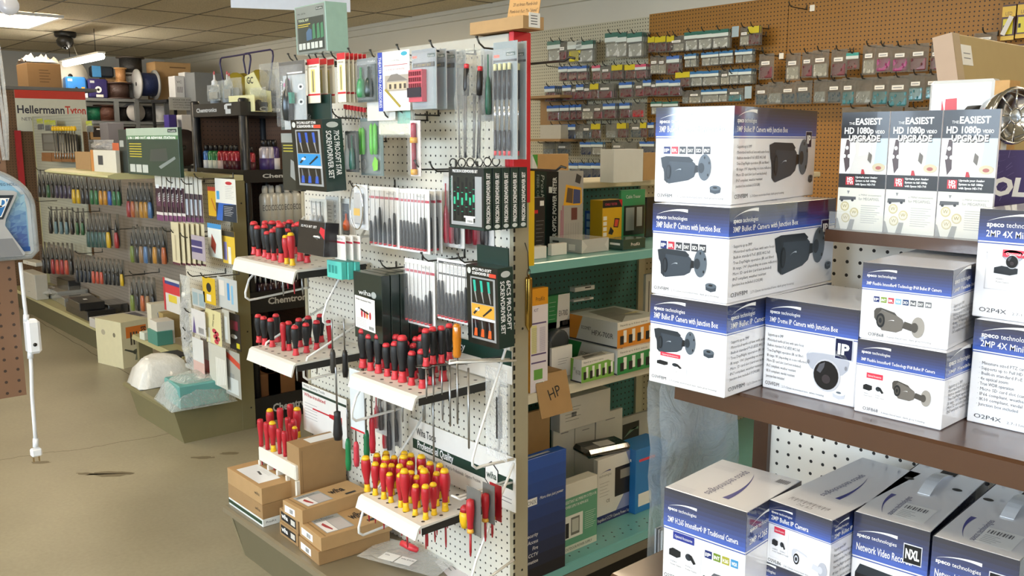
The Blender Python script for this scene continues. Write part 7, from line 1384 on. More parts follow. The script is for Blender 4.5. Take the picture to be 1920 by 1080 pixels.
for i, (nm, lab, px, Y, col, dec) in enumerate((
	('tool_card', 'purple and white card in clear film, second row of the near panel', (355, 440, 485, 380), 1.88, 'a79ca4', lambda b, f, w, h: (b.rect(f, 0, h * .3, w * .8, h * .8, M('3f3a6c', .4), 1), b.rect(f, 0, h * .5, w * .8, h * .56, M('c4b8c4', .4), 2))),
	('solder_card', 'red and black soldering iron card on the near panel', (303, 520, 580, 333), 1.86, 'c8c4bc', lambda b, f, w, h: (b.rect(f, 0, h * .55, w, h * .82, M('c0303a', .4), 1), b.rect(f, 0, h * .82, w, h * .92, M('2b3a78', .4), 1), b.rect(f, w * .3, h * .3, w * .8, h * .52, M('d0b83c', .4), 1), b.rect(f, 0, 0, w * .12, h, M('b02a34', .4), 2))),
	('tool_card', 'yellow carded torch tool in the third row of the near panel', (376, 518, 566, 399), 1.88, 'd0ac22', lambda b, f, w, h: (b.disc(f, w * .5, h * .62, w * .2, h * .18, INK, 1), b.rect(f, w * .3, h * .1, w * .65, h * .36, M('dcd8c8', .4), 2))),
	('brush_card', 'white brush card with blue brushes in the third row of the near panel', (404, 518, 574, 440), 1.90, 'b9bcb8', lambda b, f, w, h: (b.rect(f, w * .5, h * .3, w * .62, h * .85, M('3f8ec8', .4), 1), b.rect(f, w * .7, h * .2, w * .8, h * .8, M('7fb0cc', .4), 1), b.rect(f, w * .08, h * .4, w * .35, h * .9, M('d8d2c8', .4), 1))),
	('circuit_card', 'cream card with red clips labelled circuit works in the fourth row', (382, 578, 640, 410), 1.88, 'd2c894', lambda b, f, w, h: (b.text(f, 'circuit works', w * .5, h * .5, w * .12, INK, w=h * .4, k=2, rot=PI / 2 - .3), [b.disc(f, w * x, h * y, w * .14, h * .07, M('b83a48', .4), 2) for x, y in ((.55, .4), (.7, .34), (.6, .24), (.75, .2), (.66, .1))], b.rect(f, w * .1, h * .02, w * .26, h * .45, M('d8d4c4', .4), 2))),
	('bottle_card', 'white card with a barcode and purple bottle in the fourth row', (355, 578, 622, 380), 1.86, 'cfccc8', lambda b, f, w, h: (b.poly(f, [(w * .05, 0), (w * .3, 0), (w * .2, h * .7)], M('5a4a80', .4), 1), [b.rect(f, w * (.5 + .04 * k), h * .06, w * (.515 + .04 * k), h * .3, INK, 2) for k in range(10)])),
	('pink_pack', 'left pink tipped swab pack in the lowest row of the near panel', (358, 632, 704, 378), 1.86, 'c9a69c', lambda b, f, w, h: b.rect(f, 0, h * .42, w, h, M('cdcdc8', .4), 1)),
	('pink_pack', 'second pink tipped swab pack in the lowest row of the near panel', (374, 634, 708, 388), 1.90, 'a8443f', lambda b, f, w, h: b.rect(f, 0, h * .5, w, h, M('8f8f8a', .4), 1)),
	('pink_pack', 'third pink tipped swab pack in the lowest row of the near panel', (384, 636, 712, 398), 1.94, 'b0504a', lambda b, f, w, h: b.rect(f, 0, h * .5, w, h, M('96968f', .4), 1)),
	('brush_pack', 'clear pack of white brushes in the lowest row of the near panel', (388, 642, 716, 420), 1.88, 'c0beb0', lambda b, f, w, h: [b.rect(f, w * (.4 + .09 * k), h * (.02 * k), w * (.46 + .09 * k), h * .7, M('dedcd2', .4), 1) for k in range(6)]),
	('spray_card', 'red headed clear pack with a spray jar at the right end of the lowest row', (418, 654, 736, 446), 1.90, 'a3a196', lambda b, f, w, h: (b.poly(f, [(0, h * .85), (w, h * .65), (w, h * .78), (0, h * .98)], M('c0442e', .4), 1), b.rect(f, w * .1, h * .06, w * .85, h * .4, M('c7cbc6', .4), 2), b.rect(f, w * .3, h * .4, w * .6, h * .5, M('8d8f8a', .4), 2))),
	('marker_pack', 'dark pack with a yellow sticker at the right end of the fourth row', (426, 586, 652, 446), 1.93, '2b2522', lambda b, f, w, h: (b.rect(f, w * .1, h * .55, w * .8, h * .8, M('7a2434', .4), 1), b.rect(f, w * .6, h * .06, w * .9, h * .2, M('d0c028', .4), 1), b.disc(f, w * .4, h * .36, w * .3, h * .06, M('d8d4cc', .4), 2))),
	('swab_pack', 'clear pack of clear capped swabs in the fourth row of the near panel', (413, 580, 640, 426), 1.90, 'b7b5a8', lambda b, f, w, h: b.rect(f, w * .3, h * .1, w * .7, h * .8, M('cdd0cc', .4), 1)),
	('jar_pack', 'clear pack of two white topped jars in the third row of the near panel', (356, 540, 572, 380), 1.88, 'b6b8b2', lambda b, f, w, h: [b.rect(f, w * x, h * .1, w * (x + .38), h * .8, M('8fa4a8', .4), 1) for x in (.06, .54)]))):
	npack(nm, lab, px, Y, col, dec)
r = empty('clear_bag', 'long clear bag of round white pieces hanging at the left of the near panel', 'bag', (U(338, 690, Y=1.86).x, 1.86, U(338, 690, Y=1.86).z)); hh = U(345, 520, Y=1.86).z - r.location.z
pouch_mesh(.13, hh, .06, clear('ece8da', .2, .1, 20, 1), 5).build('pouch', r)
for k, (z, c) in enumerate(((.05, '6b5a3c'), (.11, 'd0ccb8'), (.19, '7b6a4a'), (.42, 'd8d6cc'))): MB().lathe([(0, -.02), (.02, -.014), (.024, 0), (.02, .014), (0, .02)], M(c, .4), 10, Matrix.Translation((.05 + .015 * (k % 2), .03, z))).build('round_piece', r)
# hooks on the near and far panels
hkL = hook_mesh(.2, .0032)
def lhook(px, py, lab, Y=YL, L=.2): 
	P = U(px, py, Y=Y - L - .012); o = bpy.data.objects.new('wire_hook', LHM); COL.objects.link(o); o.location = (P.x, Y, P.z - .027); tag(o, lab, 'hook', 'wire hooks on the left gondola')
LHM = bpy.data.meshes.new('wire_hook'); LHM.from_pydata(hkL.v, [], hkL.f)
for m in hkL.mats: LHM.materials.append(m)
for (x, y, l) in ((312, 334, 'top row of the near panel, left end'), (340, 336, 'top row of the near panel, middle'), (364, 326, 'top row of the near panel, above the blue and white card'), (304, 426, 'second row of the near panel, left end'), (320, 430, 'second row of the near panel, middle'), (338, 437, 'second row of the near panel, right of the probe cards'), (352, 510, 'third row of the near panel, left'), (376, 512, 'third row of the near panel, right'), (346, 578, 'fourth row of the near panel, left'), (343, 614, 'fifth row of the near panel, upper'), (346, 634, 'fifth row of the near panel, lower'),
				  (72, 314, 'top row of the pliers panel, left'), (150, 318, 'top row of the pliers panel, middle'), (210, 322, 'top row of the pliers panel, right'), (95, 388, 'second row of the pliers panel, left'), (140, 392, 'second row of the pliers panel, middle'), (208, 424, 'second row of the pliers panel, by the red plier'), (146, 470, 'third row of the pliers panel, left'), (222, 512, 'third row of the pliers panel, right'), (248, 508, 'third row of the pliers panel, far right'), (70, 372, 'second row of the pliers panel, far left')):
	lhook(x, y, 'wire hook in the ' + l, *((YF, .18) if 'pliers' in l else ()))
# ---- pliers on the far panel
PLP = {}
def plier_proto(c):
	r = empty('pliers_pack', 'x', 'pliers'); hd = M(c, .35, coat=.3)
	MB().box(-.02, .0135, .02, .02, .015, .21, M('4c4a42', .4)).build('backing_card', r)
	for s in (-1, 1): MB().lathe([(0, .008), (.010, .01), (.0115, .05), (.0095, .09), (.006, .105), (0, .107)], hd, 7, Matrix.Translation((s * .012, 0, 0)) @ Matrix.Rotation(s * -.06, 4, 'Y')).build('handle', r)
	b = MB(); b.lathe([(0, .098), (.014, .102), (.016, .118), (.010, .135), (.004, .175), (.0, .178)], M('55534f', .35, metal=.7), 8, Matrix.Scale(.6, 4, (0, 1, 0))); b.build('jaw', r)
	s = MB(); s.box(-.026, -.014, .004, .026, .0134, .195, clear('ffffff', .0, .1, 20, .3, 'f4f6f4', .10), bev=.006); s.build('clear_shell', r)
	return r
def plier(c, x, yt, yb, Y, lab, grp):
	a = U(x, yt, Y=Y); b = U(x, yb, Y=Y); s = (a.z - b.z) / .21
	if c not in PLP:
		PLP[c] = r = plier_proto(c); r.location = b; r.scale = (s, s, s); r['label'] = lab; r['group'] = grp; return r
	return dup(PLP[c], b, 0, lab, grp, (s, s, s))
CN = {'2a2622': 'dark', '2f5a34': 'green', '3b3248': 'purple black', 'c8a41c': 'yellow', '1c1c1e': 'black', '2a6a3c': 'green', 'b8801e': 'amber', '2f56a0': 'blue', '1f4a44': 'dark teal', '5f7a80': 'steel blue', '9c2c2c': 'red', 'b84a34': 'orange red', '17202c': 'navy', 'b05a2a': 'rust orange', '8a6a44': 'tan', '456a94': 'light blue', '6a7a2a': 'olive green'}
def prow(items, yt, yb, Y, where, x0, dx, slope=.05):
	for i, c in enumerate(items):
		if c is None: continue
		x = x0 + dx * i; plier(c, x, yt + slope * (x - x0), yb + slope * (x - x0), Y, '%s handled pliers, %s from left in the %s' % (CN[c], ORD[i], where), 'carded pliers on the far left panel')
prow(['2a2622', '2a2622', '2f5a34', '2a2622', '3b3248', '3b3248', '3b3248', '3b3248'], 318, 372, 2.21, 'upper left cluster', 76, 8)
prow(['c8a41c', 'c8a41c', '1c1c1e', '1c1c1e', '2a6a3c', '2a6a3c', 'b8801e', 'b8801e', '2f56a0', '2a6a3c', '2a6a3c'], 324, 384, 2.19, 'top row, yellow to green run', 140, 8.4)
prow(['2a2622', '5f7a80', '5f7a80', '5f7a80', '2a2622', '2f5a34', '2f5a34'], 388, 440, 2.21, 'second row, left half', 96, 10)
prow(['1f4a44', '1f4a44', '1f4a44', '1f4a44', '1f4a44', 'c8a41c', None, '9c2c2c'], 400, 466, 2.19, 'second row, right half', 168, 7.4, .04)
prow(['2a2622', '2a2622', '9c2c2c', 'b84a34', '9c2c2c', 'b84a34', '2a2622'], 455, 515, 2.21, 'third row, left cluster', 84, 8.5)
prow(['17202c', '17202c', '17202c', '17202c', 'b84a34', 'b84a34', 'b84a34', '1c1c1e', '1c1c1e', '1c1c1e', '1c1c1e', 'c8a41c'], 480, 530, 2.19, 'third row, right cluster', 146, 7.6, .1)
prow(['9c2c2c', 'b05a2a', '8a6a44', 'b8801e', 'b8801e', '456a94'], 342, 410, 2.21, 'top row beside the solder tube packs', 243, 8, .05)
prow(['6a7a2a', '1c1c1e', '8a6a44', '456a94', '1c1c1e', 'b8801e', '1c1c1e', 'b05a2a'], 425, 495, 2.19, 'second row beside the cream probe cards', 250, 8.4, .05)
prow(['6a7a2a', '1c1c1e', 'b05a2a', '8a6a44', '1c1c1e'], 520, 585, 2.19, 'third row beside the soldering iron card', 250, 9.5, .05)
# upper left board: yellow drivers, dark boxes, wooden boxes, small bags
for i in range(9):
	x = 104 + 5 * i; a = U(x, 236, Y=2.18); b = U(x, 298, Y=2.18); h = a.z - b.z
	r = empty('nut_driver', 'yellow handled nut driver, %s from the left on the upper left board' % ORD[i], 'screwdriver', b, 0, 'yellow handled nut drivers')
	MB().lathe([(0, 0), (.006, .002), (.006, h * .12), (.0035, h * .14), (.0035, h * .86), (0, h * .86)], STEEL, 7).build('shaft', r); MB().lathe([(.0, h * .85), (.014, h * .86), (.015, h * .92), (.012, h * .98), (0, h)], YEL, 8).build('handle', r)
for (lab, px, Y, d, col) in (('dark boxed kit hanging at the left of the yellow nut drivers', (79, 250, 283, 108), 2.21, .1, '26292a'), ('second dark boxed kit behind the yellow nut drivers', (108, 252, 284, 122), 2.22, .1, '1c1f20')):
	hbox('boxed_kit', lab, 'box', px, Y, d, M(col, .3, coat=.6), lambda mb, Fs, w, d, h: (mb.rect(Fs['front'], w * .1, h * .5, w * .85, h * .9, M('565c5c', .3, coat=.6), 1), mb.rect(Fs['front'], w * .1, h * .1, w * .85, h * .4, M('44494a', .3, coat=.6), 1)), 'dark boxed kits')
for i in range(6):
	hbox('wooden_box', 'small wooden box, %s one in the %s row below the dark kits' % (['left', 'middle', 'right'][i % 3], ['lower', 'upper'][i // 3]), 'box', (78 + 19 * (i % 3), 294 - 8 * (i // 3) + .5 * (i % 3), 302 - 8 * (i // 3) + .5 * (i % 3), 96 + 19 * (i % 3)), 2.21, .06, M('8a5a2c', .5, var=.15), None, 'small wooden boxes on the upper left board')
for i, (x, y) in enumerate(((66, 222), (80, 224), (90, 225), (158, 226))):
	pillow_bag('clear_bag', 'small yellow topped bag, %s from left on the upper left board' % ORD[i], 'bag', (x, y, y + 22, x + 13), 2.25, .03, POUCH, 'yellow topped bags on the upper left board', lambda r, w, h, d: (MB().box(w * .1, d * .3, h * .55, w * .9, d * .4, h * .95, M('b9c22a', .4)).build('header_card', r), MB().box(w * .15, d * .3, h * .05, w * .85, d * .7, h * .5, M('3c423c', .5), bev=.004).build('contents', r)))
# ------------------------------------------------------------------ behind: sign wall, wire reels, black rack
XH = -9.5
def onX(px, py, X=XH): return U(px, py, X=X)
a = onX(26, 168); b = onX(159, 174); lo = onX(30, 246)
hu = empty('end_panel', 'brown pegboard end panel behind the pliers at far left', 'pegboard', (XH, a.y, 0))
MB().box(-.03, -.25, 0, 0, b.y - a.y, a.z - .005, peg('6d5238', 'YZ', r=.14)).build('board', hu)
s = MB(); w = b.y - a.y; h = a.z - lo.z; s.box(.001, 0, 0, .006, w, h, M('d6d7c8', .45)); f = fr((.006, 0, 0), (0, 1, 0), (0, 0, 1)); s.rect(f, 0, h * .80, w, h, M('cc3a2e', .45), 1)
s.text(f, 'Hellermann', w * .02, h * .44, h * .19, M('22243a', .45), w=w * .66, k=1, bold=.02); s.text(f, 'Tyton', w * .69, h * .44, h * .19, M('cc3a2e', .45), w=w * .30, k=1, bold=.02); s.text(f, 'NETWORK SOLUTIONS', w * .07, h * .26, h * .08, M('55565c', .45), w=w * .7, k=1)
tag(s.build('brand_sign', None, (XH, a.y, lo.z)), 'white and red cable brand sign on the end panel at far left', 'sign')
MB().box(.0005, 0, 1.05, .03, .05, 1.67, M('b0282e', .4)).build('red_strip', hu, (0, onX(31, 300).y - a.y, 0))
# grey steel shelving with wire reels
XS = -11.6; GS = M('6a6c6c', .5)
sh = empty('steel_shelving', 'grey steel shelving with wire reels against the far wall', 'shelf unit', (XS, 0, 0))
def SP(px, py): return U(px, py, X=XS)
y0 = SP(28, 170).y; y1 = SP(358, 185).y; zA_ = SP(262, 186).z; zB_ = SP(262, 228).z; zC_ = SP(262, 262).z
for z in (zA_, zB_, zC_, .9, .3): MB().box(-.5, y0, z - .035, 0, y1, z, GS).build('shelf', sh)
for px in (158, 219, 257, 313, 356): y = SP(px, 200).y; MB().box(-.04, y - .025, 0, .004, y + .025, zA_, GS).build('post', sh)
def reel(lab, px, py, R, wd, zs, core, flange, axis='X', X=None, grp='wire reels on the steel shelving', dx=-.2):
	"""wire reel resting on height zs; px is the pixel column of its middle"""
	X = XS + dx; y = U(px, py, X=X).y; r = empty('wire_reel', lab, 'reel', (X, y, zs), 0, grp)
	m = Matrix.Translation((0, 0, R)) @ (Matrix.Rotation(PI / 2, 4, 'Y') if axis == 'X' else Matrix.Rotation(PI / 2, 4, 'X')) if axis != 'Z' else Matrix.Translation((0, 0, wd / 2))
	MB().lathe([(R * .78, -wd * .42), (R * .78, wd * .42)], M(core, .5, bump=.6, scale=80), 20, m).build('wire_winding', r)
	for s in (-1, 1): MB().lathe([(R * .12, wd * .42 * s), (R, wd * .42 * s), (R, wd * .5 * s), (R * .12, wd * .5 * s)], M(flange, .5), 22, m).build('flange', r)
	MB().lathe([(0, -wd * .505), (R * .14, -wd * .505), (R * .14, wd * .505), (0, wd * .505)], M('1c1a18', .5), 12, m).build('hub', r)
	return r
def boxreel(lab, xl, xr, yt, zs, col, lower=None, dx=-.1, d=.14):
	X = XS + dx; a = U(xl, yt, X=X); b = U(xr, yt, X=X); w = b.y - a.y; h = a.z - zs
	def dec(mb, Fs, w, d, h):
		f = Fs['front']
		if lower: mb.rect(f, 0, 0, w, h * .4, M(lower, .45), 1); mb.rect(f, w * .72, h * .32, w * .88, h * .52, M('d89a3a', .45), 3)
		mb.disc(f, w * .48, h * .45, w * .17, h * .17, M('e8e6e0' if not lower else '2f74b8', .45), 2); mb.disc(f, w * .48, h * .45, w * .07, h * .07, BLACK, 3); mb.rect(f, w * .35, h * .06, w * .72, h * .2, M('dcd9d0', .45), 3); mb.rect(f, w * .08, h * .78, w * .3, h * .9, M('b9bcb8', .45), 3)
	return carton('wire_box', lab, 'box', (X - d / 2, (a.y + b.y) / 2, zs), w, d, h, PI / 2, M(col, .4, coat=.2), dec, 'wire dispenser boxes', .02)
boxreel('blue and white wire dispenser box on the steel shelving', 123, 162, 143, zA_, '2f78c0', 'd4d6da')
boxreel('dark purple square wire dispenser box on the steel shelving', 165, 202, 147, zA_, '2b2358')
reel('white wire reel behind the big brown carton at far left', 128, 140, .20, .16, SP(128, 172).z, 'c8beac', 'd0c8b8', 'X', dx=-.35)
reel('brown wire reel with a wood tone spool standing above it', 223, 165, .15, .2, zA_, '3f2a22', '3f2a22', 'Z', dx=-.15)
reel('small tan spool on top of the brown reel', 226, 140, .075, .18, zA_ + .2, 'a8794a', 'b08552', 'Z', dx=-.15)
reel('dark spool with a wide brown top flange on the steel shelving', 245, 125, .17, .24, SP(245, 140).z, '2c2a28', '4b4034', 'Z', dx=-.34)
reel('white wire spool under the wide topped dark spool', 244, 165, .12, .17, zA_, 'cfccc4', 'd8d4cc', 'Z', dx=-.3)
reel('second white wire spool stacked over the lower white one', 244, 150, .11, .16, zA_ + .171, 'cfccc4', 'd8d4cc', 'Z', dx=-.3)
reel('big navy wire reel with a pale labelled flange', 274, 160, .18, .24, zA_, '1f2c5a', 'a9a8a6', 'Y', dx=.04)
carton('wire_box', 'blue and black wire box up on a brown carton on the steel shelving', 'box', (XS - .3, SP(205, 130).y, SP(205, 143).z), .26, .14, SP(205, 122).z - SP(205, 143).z, PI / 2, M('1d2630', .4), lambda mb, Fs, w, d, h: mb.rect(Fs['front'], 0, 0, w * .4, h, M('3f7fb0', .4), 1), 'wire dispenser boxes', .02)
CBK = M('1b1b1d', .45)
def sbox(lab, xl, xr, yt, zs, mat, dx=-.1, d=.3, dec=None, nm='stored_carton'):
	X = XS + dx; a = U(xl, yt, X=X); b = U(xr, yt, X=X); return carton(nm, lab, 'box', (X - d / 2, (a.y + b.y) / 2, zs), b.y - a.y, d, a.z - zs, PI / 2, mat, dec, 'cartons on the steel shelving', .004)
sbox('brown carton under the blue and black wire box', 196, 221, 144, zA_, KRAFT2, -.32, .2)
sbox('large brown dispenser carton with a dark round hole on the steel shelving', 290, 357, 115, zA_, KRAFT, .06, .3, lambda mb, Fs, w, d, h: (mb.disc(Fs['left'], d * .5, h * .5, d * .22, h * .14, BLACK, 1), mb.rect(Fs['left'], d * .2, h * .05, d * .7, h * .28, WHITE, 1), mb.rect(Fs['front'], w * .4, h * .85, w * .85, h * .88, M('6b4f2e', .6), 1)))
for (xl, xr, yt, l) in ((327, 345, 142, 'left white carton with black letters standing over the grey notice'), (346, 364, 135, 'right white carton with black letters standing over the grey notice')):
	sbox(l, xl, xr, yt, zA_ - .02, M('d6d4d2', .45), .62, .2, lambda mb, Fs, w, d, h: (mb.text(Fs['front'], 'VC', w * .2, h * .7, h * .1, INK, w=w * .5, k=1), [mb.rect(Fs['front'], w * (.25 + .15 * k), h * .3, w * (.3 + .15 * k), h * .55, DGY, 1) for k in range(4)]))
sbox('grey steel cabinet right of the white lettered cartons', 364, 416, 135, 0, M('7d7f80', .45), .9, .3, None, 'steel_cabinet')
X = XS + .75; a = U(316, 182, X=X); b = U(364, 182, X=X); lo = U(316, 206, X=X)
nt = MB(); w = b.y - a.y; h = a.z - lo.z; nt.box(0, 0, 0, .006, w, h, M('a9a9a4', .5)); f = fr((.006, 0, 0), (0, 1, 0), (0, 0, 1))
for i, t in enumerate(('PLEASE ASK FOR', 'ASSISTANCE BEFORE', 'CUTTING WIRE.', 'YOU CUT IT, YOU BUY IT')): nt.text(f, t, w * .5, h * (.75 - .2 * i), h * .11, INK, w=w * .7, k=1, al='c')
tag(nt.build('paper_notice', None, (X, a.y, lo.z)), 'grey paper notice hung left of the black rack', 'sign')
# reels on lower shelves
for (px, py, R, wd, z, c, fl_, ax, l) in ((174, 215, .12, .18, zB_, '176a4a', '1c2420', 'Z', 'green wire reel on the middle steel shelf'), (200, 215, .15, .2, zB_, '5a3628', '4b2f24', 'Z', 'brown wire reel with a white label on the middle steel shelf'), (250, 215, .115, .2, zB_, 'b02a3c', 'd8d2cc', 'X', 'red wire reel with white flanges on the middle steel shelf'), (277, 216, .10, .2, zB_, '232225', '3a3a3a', 'Z', 'black wire reel right of the red one'), (302, 220, .12, .2, zB_, 'd8d6d2', 'd8d6d2', 'Z', 'white wire reel at the right of the middle steel shelf'), (243, 238, .13, .16, zC_, 'b02a4c', '3a2a2c', 'Z', 'crimson wire reel on the lower steel shelf'), (232, 212, .07, .18, zB_, '2a2422', '2a2422', 'Z', 'dark wire reel left of the red one')):
	reel(l, px, py, R, wd, z, c, fl_, ax, dx=-.2)
br = empty('frame_rack', 'black steel frame rack left of the black can rack', 'rack', (XS + 1.2, 0, 0)); yb0, yb1 = U(316, 200, X=XS + .75).y, U(362, 200, X=XS + .75).y
for (x0, x1, y0_, y1_, z) in ((-1.0, -.5, yb0, yb1, zA_ - .0205), (-.2, .5, U(312, 215, X=XS + 1.4).y, U(352, 215, X=XS + 1.4).y, 1.2995), (-.2, .2, U(312, 215, X=XS + 1.2).y, U(362, 215, X=XS + 1.2).y, 1.4995)):
	MB().box(x0, y0_, z - .03, x1, y1_, z, CBK).build('shelf', br)
	for yy in (y0_, y1_ - .03): MB().box(x0 + .02, yy, 0, x0 + .05, yy + .03, z - .03, CBK).build('post', br)
r = reel('dark red wire reel beside the black rack', 335, 240, .2, .25, 1.30, '5f1c28', '2a1c1e', 'X', dx=1.6)
sbox('purple wire box above the dark red reel', 316, 330, 215, 1.5, M('3d2f86', .45), 1.2, .15); sbox('white wire box behind the dark red reel', 340, 358, 215, 1.50, M('d4d2d2', .45), 1.2, .15)
sbox('brown carton with a dark opening on the lower steel shelf', 168, 203, 237, zC_, KRAFT2, -.05, .3, lambda mb, Fs, w, d, h: (mb.rect(Fs['front'], w * .15, h * .2, w * .75, h * .95, M('241a14', .6), 1), mb.rect(Fs['front'], w * .35, h * .75, w * .6, h * .85, WHITE, 2)))
sbox('grey clear tray unit in front of the steel shelving', 202, 232, 230, 0, M('77757c', .3, coat=.5), .5, .3)
pillow_bag('clear_bag', 'crumpled clear bag on the shelf behind the small white carton', 'bag', (163, 262, 282, 200), 2.2, .1, clear('e8e4de', .4, .15, 18, 1, 'd8d4d0'))
# big brown carton at far left top
X = XH - .45; a = U(50, 117, X=X); b = U(113, 118, X=X); lo = U(50, 163, X=X)
bx = carton('stored_carton', 'big brown carton with a crumpled plastic top above the brand sign', 'box', (X - .2, (a.y + b.y) / 2, lo.z), b.y - a.y, .4, a.z - lo.z, PI / 2, M('8a6a44', .7), lambda mb, Fs, w, d, h: [mb.rect(Fs['front'], w * .34, h * (.7 - .12 * i), w * (.62 + .05 * (i % 2)), h * (.73 - .12 * i), M('5f462a', .7), 1) for i in range(5)], 'cartons on the steel shelving', .004)
vs = []; fs = []; rnd = random.Random(6); n = 9
for i in range(n + 1):
	for j in range(n + 1): vs.append((.4 * (i / n - .5), (b.y - a.y) * (j / n - .5), .012 + .11 * rnd.random() ** 1.5 * math.sin(PI * i / n) ** .4 * math.sin(PI * (j + .5) / (n + 1)) ** .4))
for i in range(n):
	for j in range(n): fs.append((i * (n + 1) + j, (i + 1) * (n + 1) + j, (i + 1) * (n + 1) + j + 1, i * (n + 1) + j + 1))
tag(MB().add(vs, fs, M('cfcac2', .3, coat=.6, bump=.6, scale=14)).build('plastic_wrap', None, (X - .2, (a.y + b.y) / 2, a.z)), 'crumpled white plastic bursting from the big brown carton', 'plastic wrap')
pb = MB(); pb.box(-.45, -.3, -.03, .1, b.y - a.y + .3, 0, GS); tag(pb.build('wall_shelf', None, (X, a.y, lo.z - .0005)), 'grey shelf carrying the big brown carton above the brand sign', 'shelf')
for k in (0, 1): MB().box(-.4, -.28 + k * (b.y - a.y + .5), -lo.z, -.36, -.24 + k * (b.y - a.y + .5), -.03, GS).build('post', bpy.data.objects['wall_shelf'])
# ---- black rack with chemical cans
RX, RY = -4.62, 2.165
CB = M('16171a', .38, coat=.2); rk = empty('display_rack', 'black plastic display rack of chemical cans between the two gondolas', 'rack', (RX, RY, 0))
wX = RX - U(357, 205, Y=RY).x; wY = U(600, 200, X=RX).y - RY
zt_ = U(447, 190, X=RX).z; zb_ = U(447, 216, X=RX).z
LV = [(zb_, zt_), (U(500, 342, X=RX).z, U(500, 318, X=RX).z), (U(500, 585, X=RX).z, U(507, 545, X=RX).z), (U(510, 790, X=RX).z, U(510, 742, X=RX).z)]
LV = [(b, t) for b, t in LV]
def cbx(nm, x0, y0, z0, x1, y1, z1, m=CB, bev=.004): return MB().box(x0, y0, z0, x1, y1, z1, m, bev=bev).build(nm, rk)
for i, (b, t) in enumerate(LV):
	s = MB(); s.box(-wX, 0, b, 0, wY, b + .02, CB).box(-wX, 0, b + .02, 0, .015, t, CB).box(-.015, .015, b + .02, 0, wY, t, CB).box(-wX, wY - .015, b + .02, -.015, wY, t, CB).box(-wX, .015, b + .02, -wX + .015, wY - .015, t, CB)
	h = t - b; f = fr((0, 0, b), (0, 1, 0), (0, 0, 1)); s.text(f, 'Chemtronics', .11, h * .36, h * .30, M('b9bab8', .45), w=.30, k=1, bold=.03)
	g2 = fr((-wX, 0, b), (1, 0, 0), (0, 0, 1)); s.text(g2, 'Chemtronics', wX * .13, h * .36, h * .30, M('b9bab8', .45), w=wX * .42, k=1, bold=.03)
	if i == 0: s.rect(g2, wX * .72, h * .15, wX * .82, h * .5, M('b9bab8', .45), 1); s.poly(g2, [(wX * .70, h * .5), (wX * .84, h * .5), (wX * .84, h * .9), (wX * .74, h * .9), (wX * .70, h * .8)], M('b9bab8', .45), 1); s.rect(g2, wX * .76, h * .5, wX * .84, h * .75, CB, 2)
	s.build('shelf', rk)
for (x, y) in ((-wX + .02, .02), (-.03, .03), (-.03, wY - .03), (-wX + .02, wY - .03)): MB().lathe([(0, 0), (.026, 0), (.026, zt_ + .012), (.02, zt_ + .02), (0, zt_ + .02)], CB, 12, Matrix.Translation((x, y, 0))).build('post', rk)
bk = MB(); bk.box(-wX + .03, wY - .03, .1, -.03, wY - .02, zt_ - .05, peg('6b4d3a', 'XZ', r=.13)).build('back_panel', rk)
MB().box(-wX + .012, .05, .1, -wX + .02, wY - .05, zt_ - .05, peg('5c4232', 'YZ', r=.13)).build('back_panel', rk)
CANP = {}
def can(c, lab_col, P, h, R, lab, grp, cap='17171a', band=None):
	k = (c, lab_col, cap)
	if k not in CANP:
		r = CANP[k] = empty('spray_can', lab, 'spray can', P, 0, grp); H = .2; RR = .03
		MB().lathe([(0, 0), (RR, .001), (RR, H * .76), (RR * .72, H * .82), (0, H * .82)], M(c, .25, metal=.2, coat=.4), 12).build('can_body', r); MB().lathe([(0, H * .8), (RR * .62, H * .8), (RR * .58, H * .97), (RR * .4, H), (0, H)], M(cap, .35), 10).build('cap', r)
		MB().lathe([(RR + .0004, H * .18), (RR + .0004, H * .52)], M(lab_col, .4), 12).build('label_wrap', r)
		r.scale = (R / RR, R / RR, h / H); return r
	return dup(CANP[k], P, 0, lab, grp, (R / .03, R / .03, h / .2))
z2 = LV[1][0] + .0205
cans = [(371, 'd6d4c8', 'c9c7bc'), (379, '1d1b1c', '9a3a44'), (389, '3a6aa8', 'c8ccd4'), (398, '2f7a44', 'c4ccc4'), (407, '2f7a44', 'c4ccc4'), (416, 'a82c3c', 'd8c4c4'), (426, 'a82c3c', '4a1a26'), (436, 'a82c3c', '4a1a26'), (444, 'a82c3c', '4a1a26')]
for i, (px, c, l) in enumerate(cans):
	Pp = U(px, 310, Y=RY + .055); hh = U(px, 272, Y=RY + .055).z - z2
	can(c, l, (Pp.x, RY + .055, z2), max(.1, hh), .022, 'spray can, %s from left on the upper shelf of the black rack' % ORD[i], 'spray cans on the upper shelf')
for i, (px, c, l) in enumerate(((464, 'a82c3c', '4a1a26'), (471, 'a82c3c', '4a1a26'), (497, 'b9b5c0', '4b3a70'), (506, 'b9b5c0', '4b3a70'), (515, '4b3a70', 'cfccd2'))):
	Y = U(px, 310, X=RX - .06).y; hh = U(px, 262 if i > 1 else 275, X=RX - .06).z - z2
	can(c, l, (RX - .06, Y, z2), hh, .024 + .006 * (i > 1), 'spray can, %s along the right side of the black rack' % ORD[i], 'spray cans on the right side of the upper shelf')
z3 = LV[2][0] + .0205
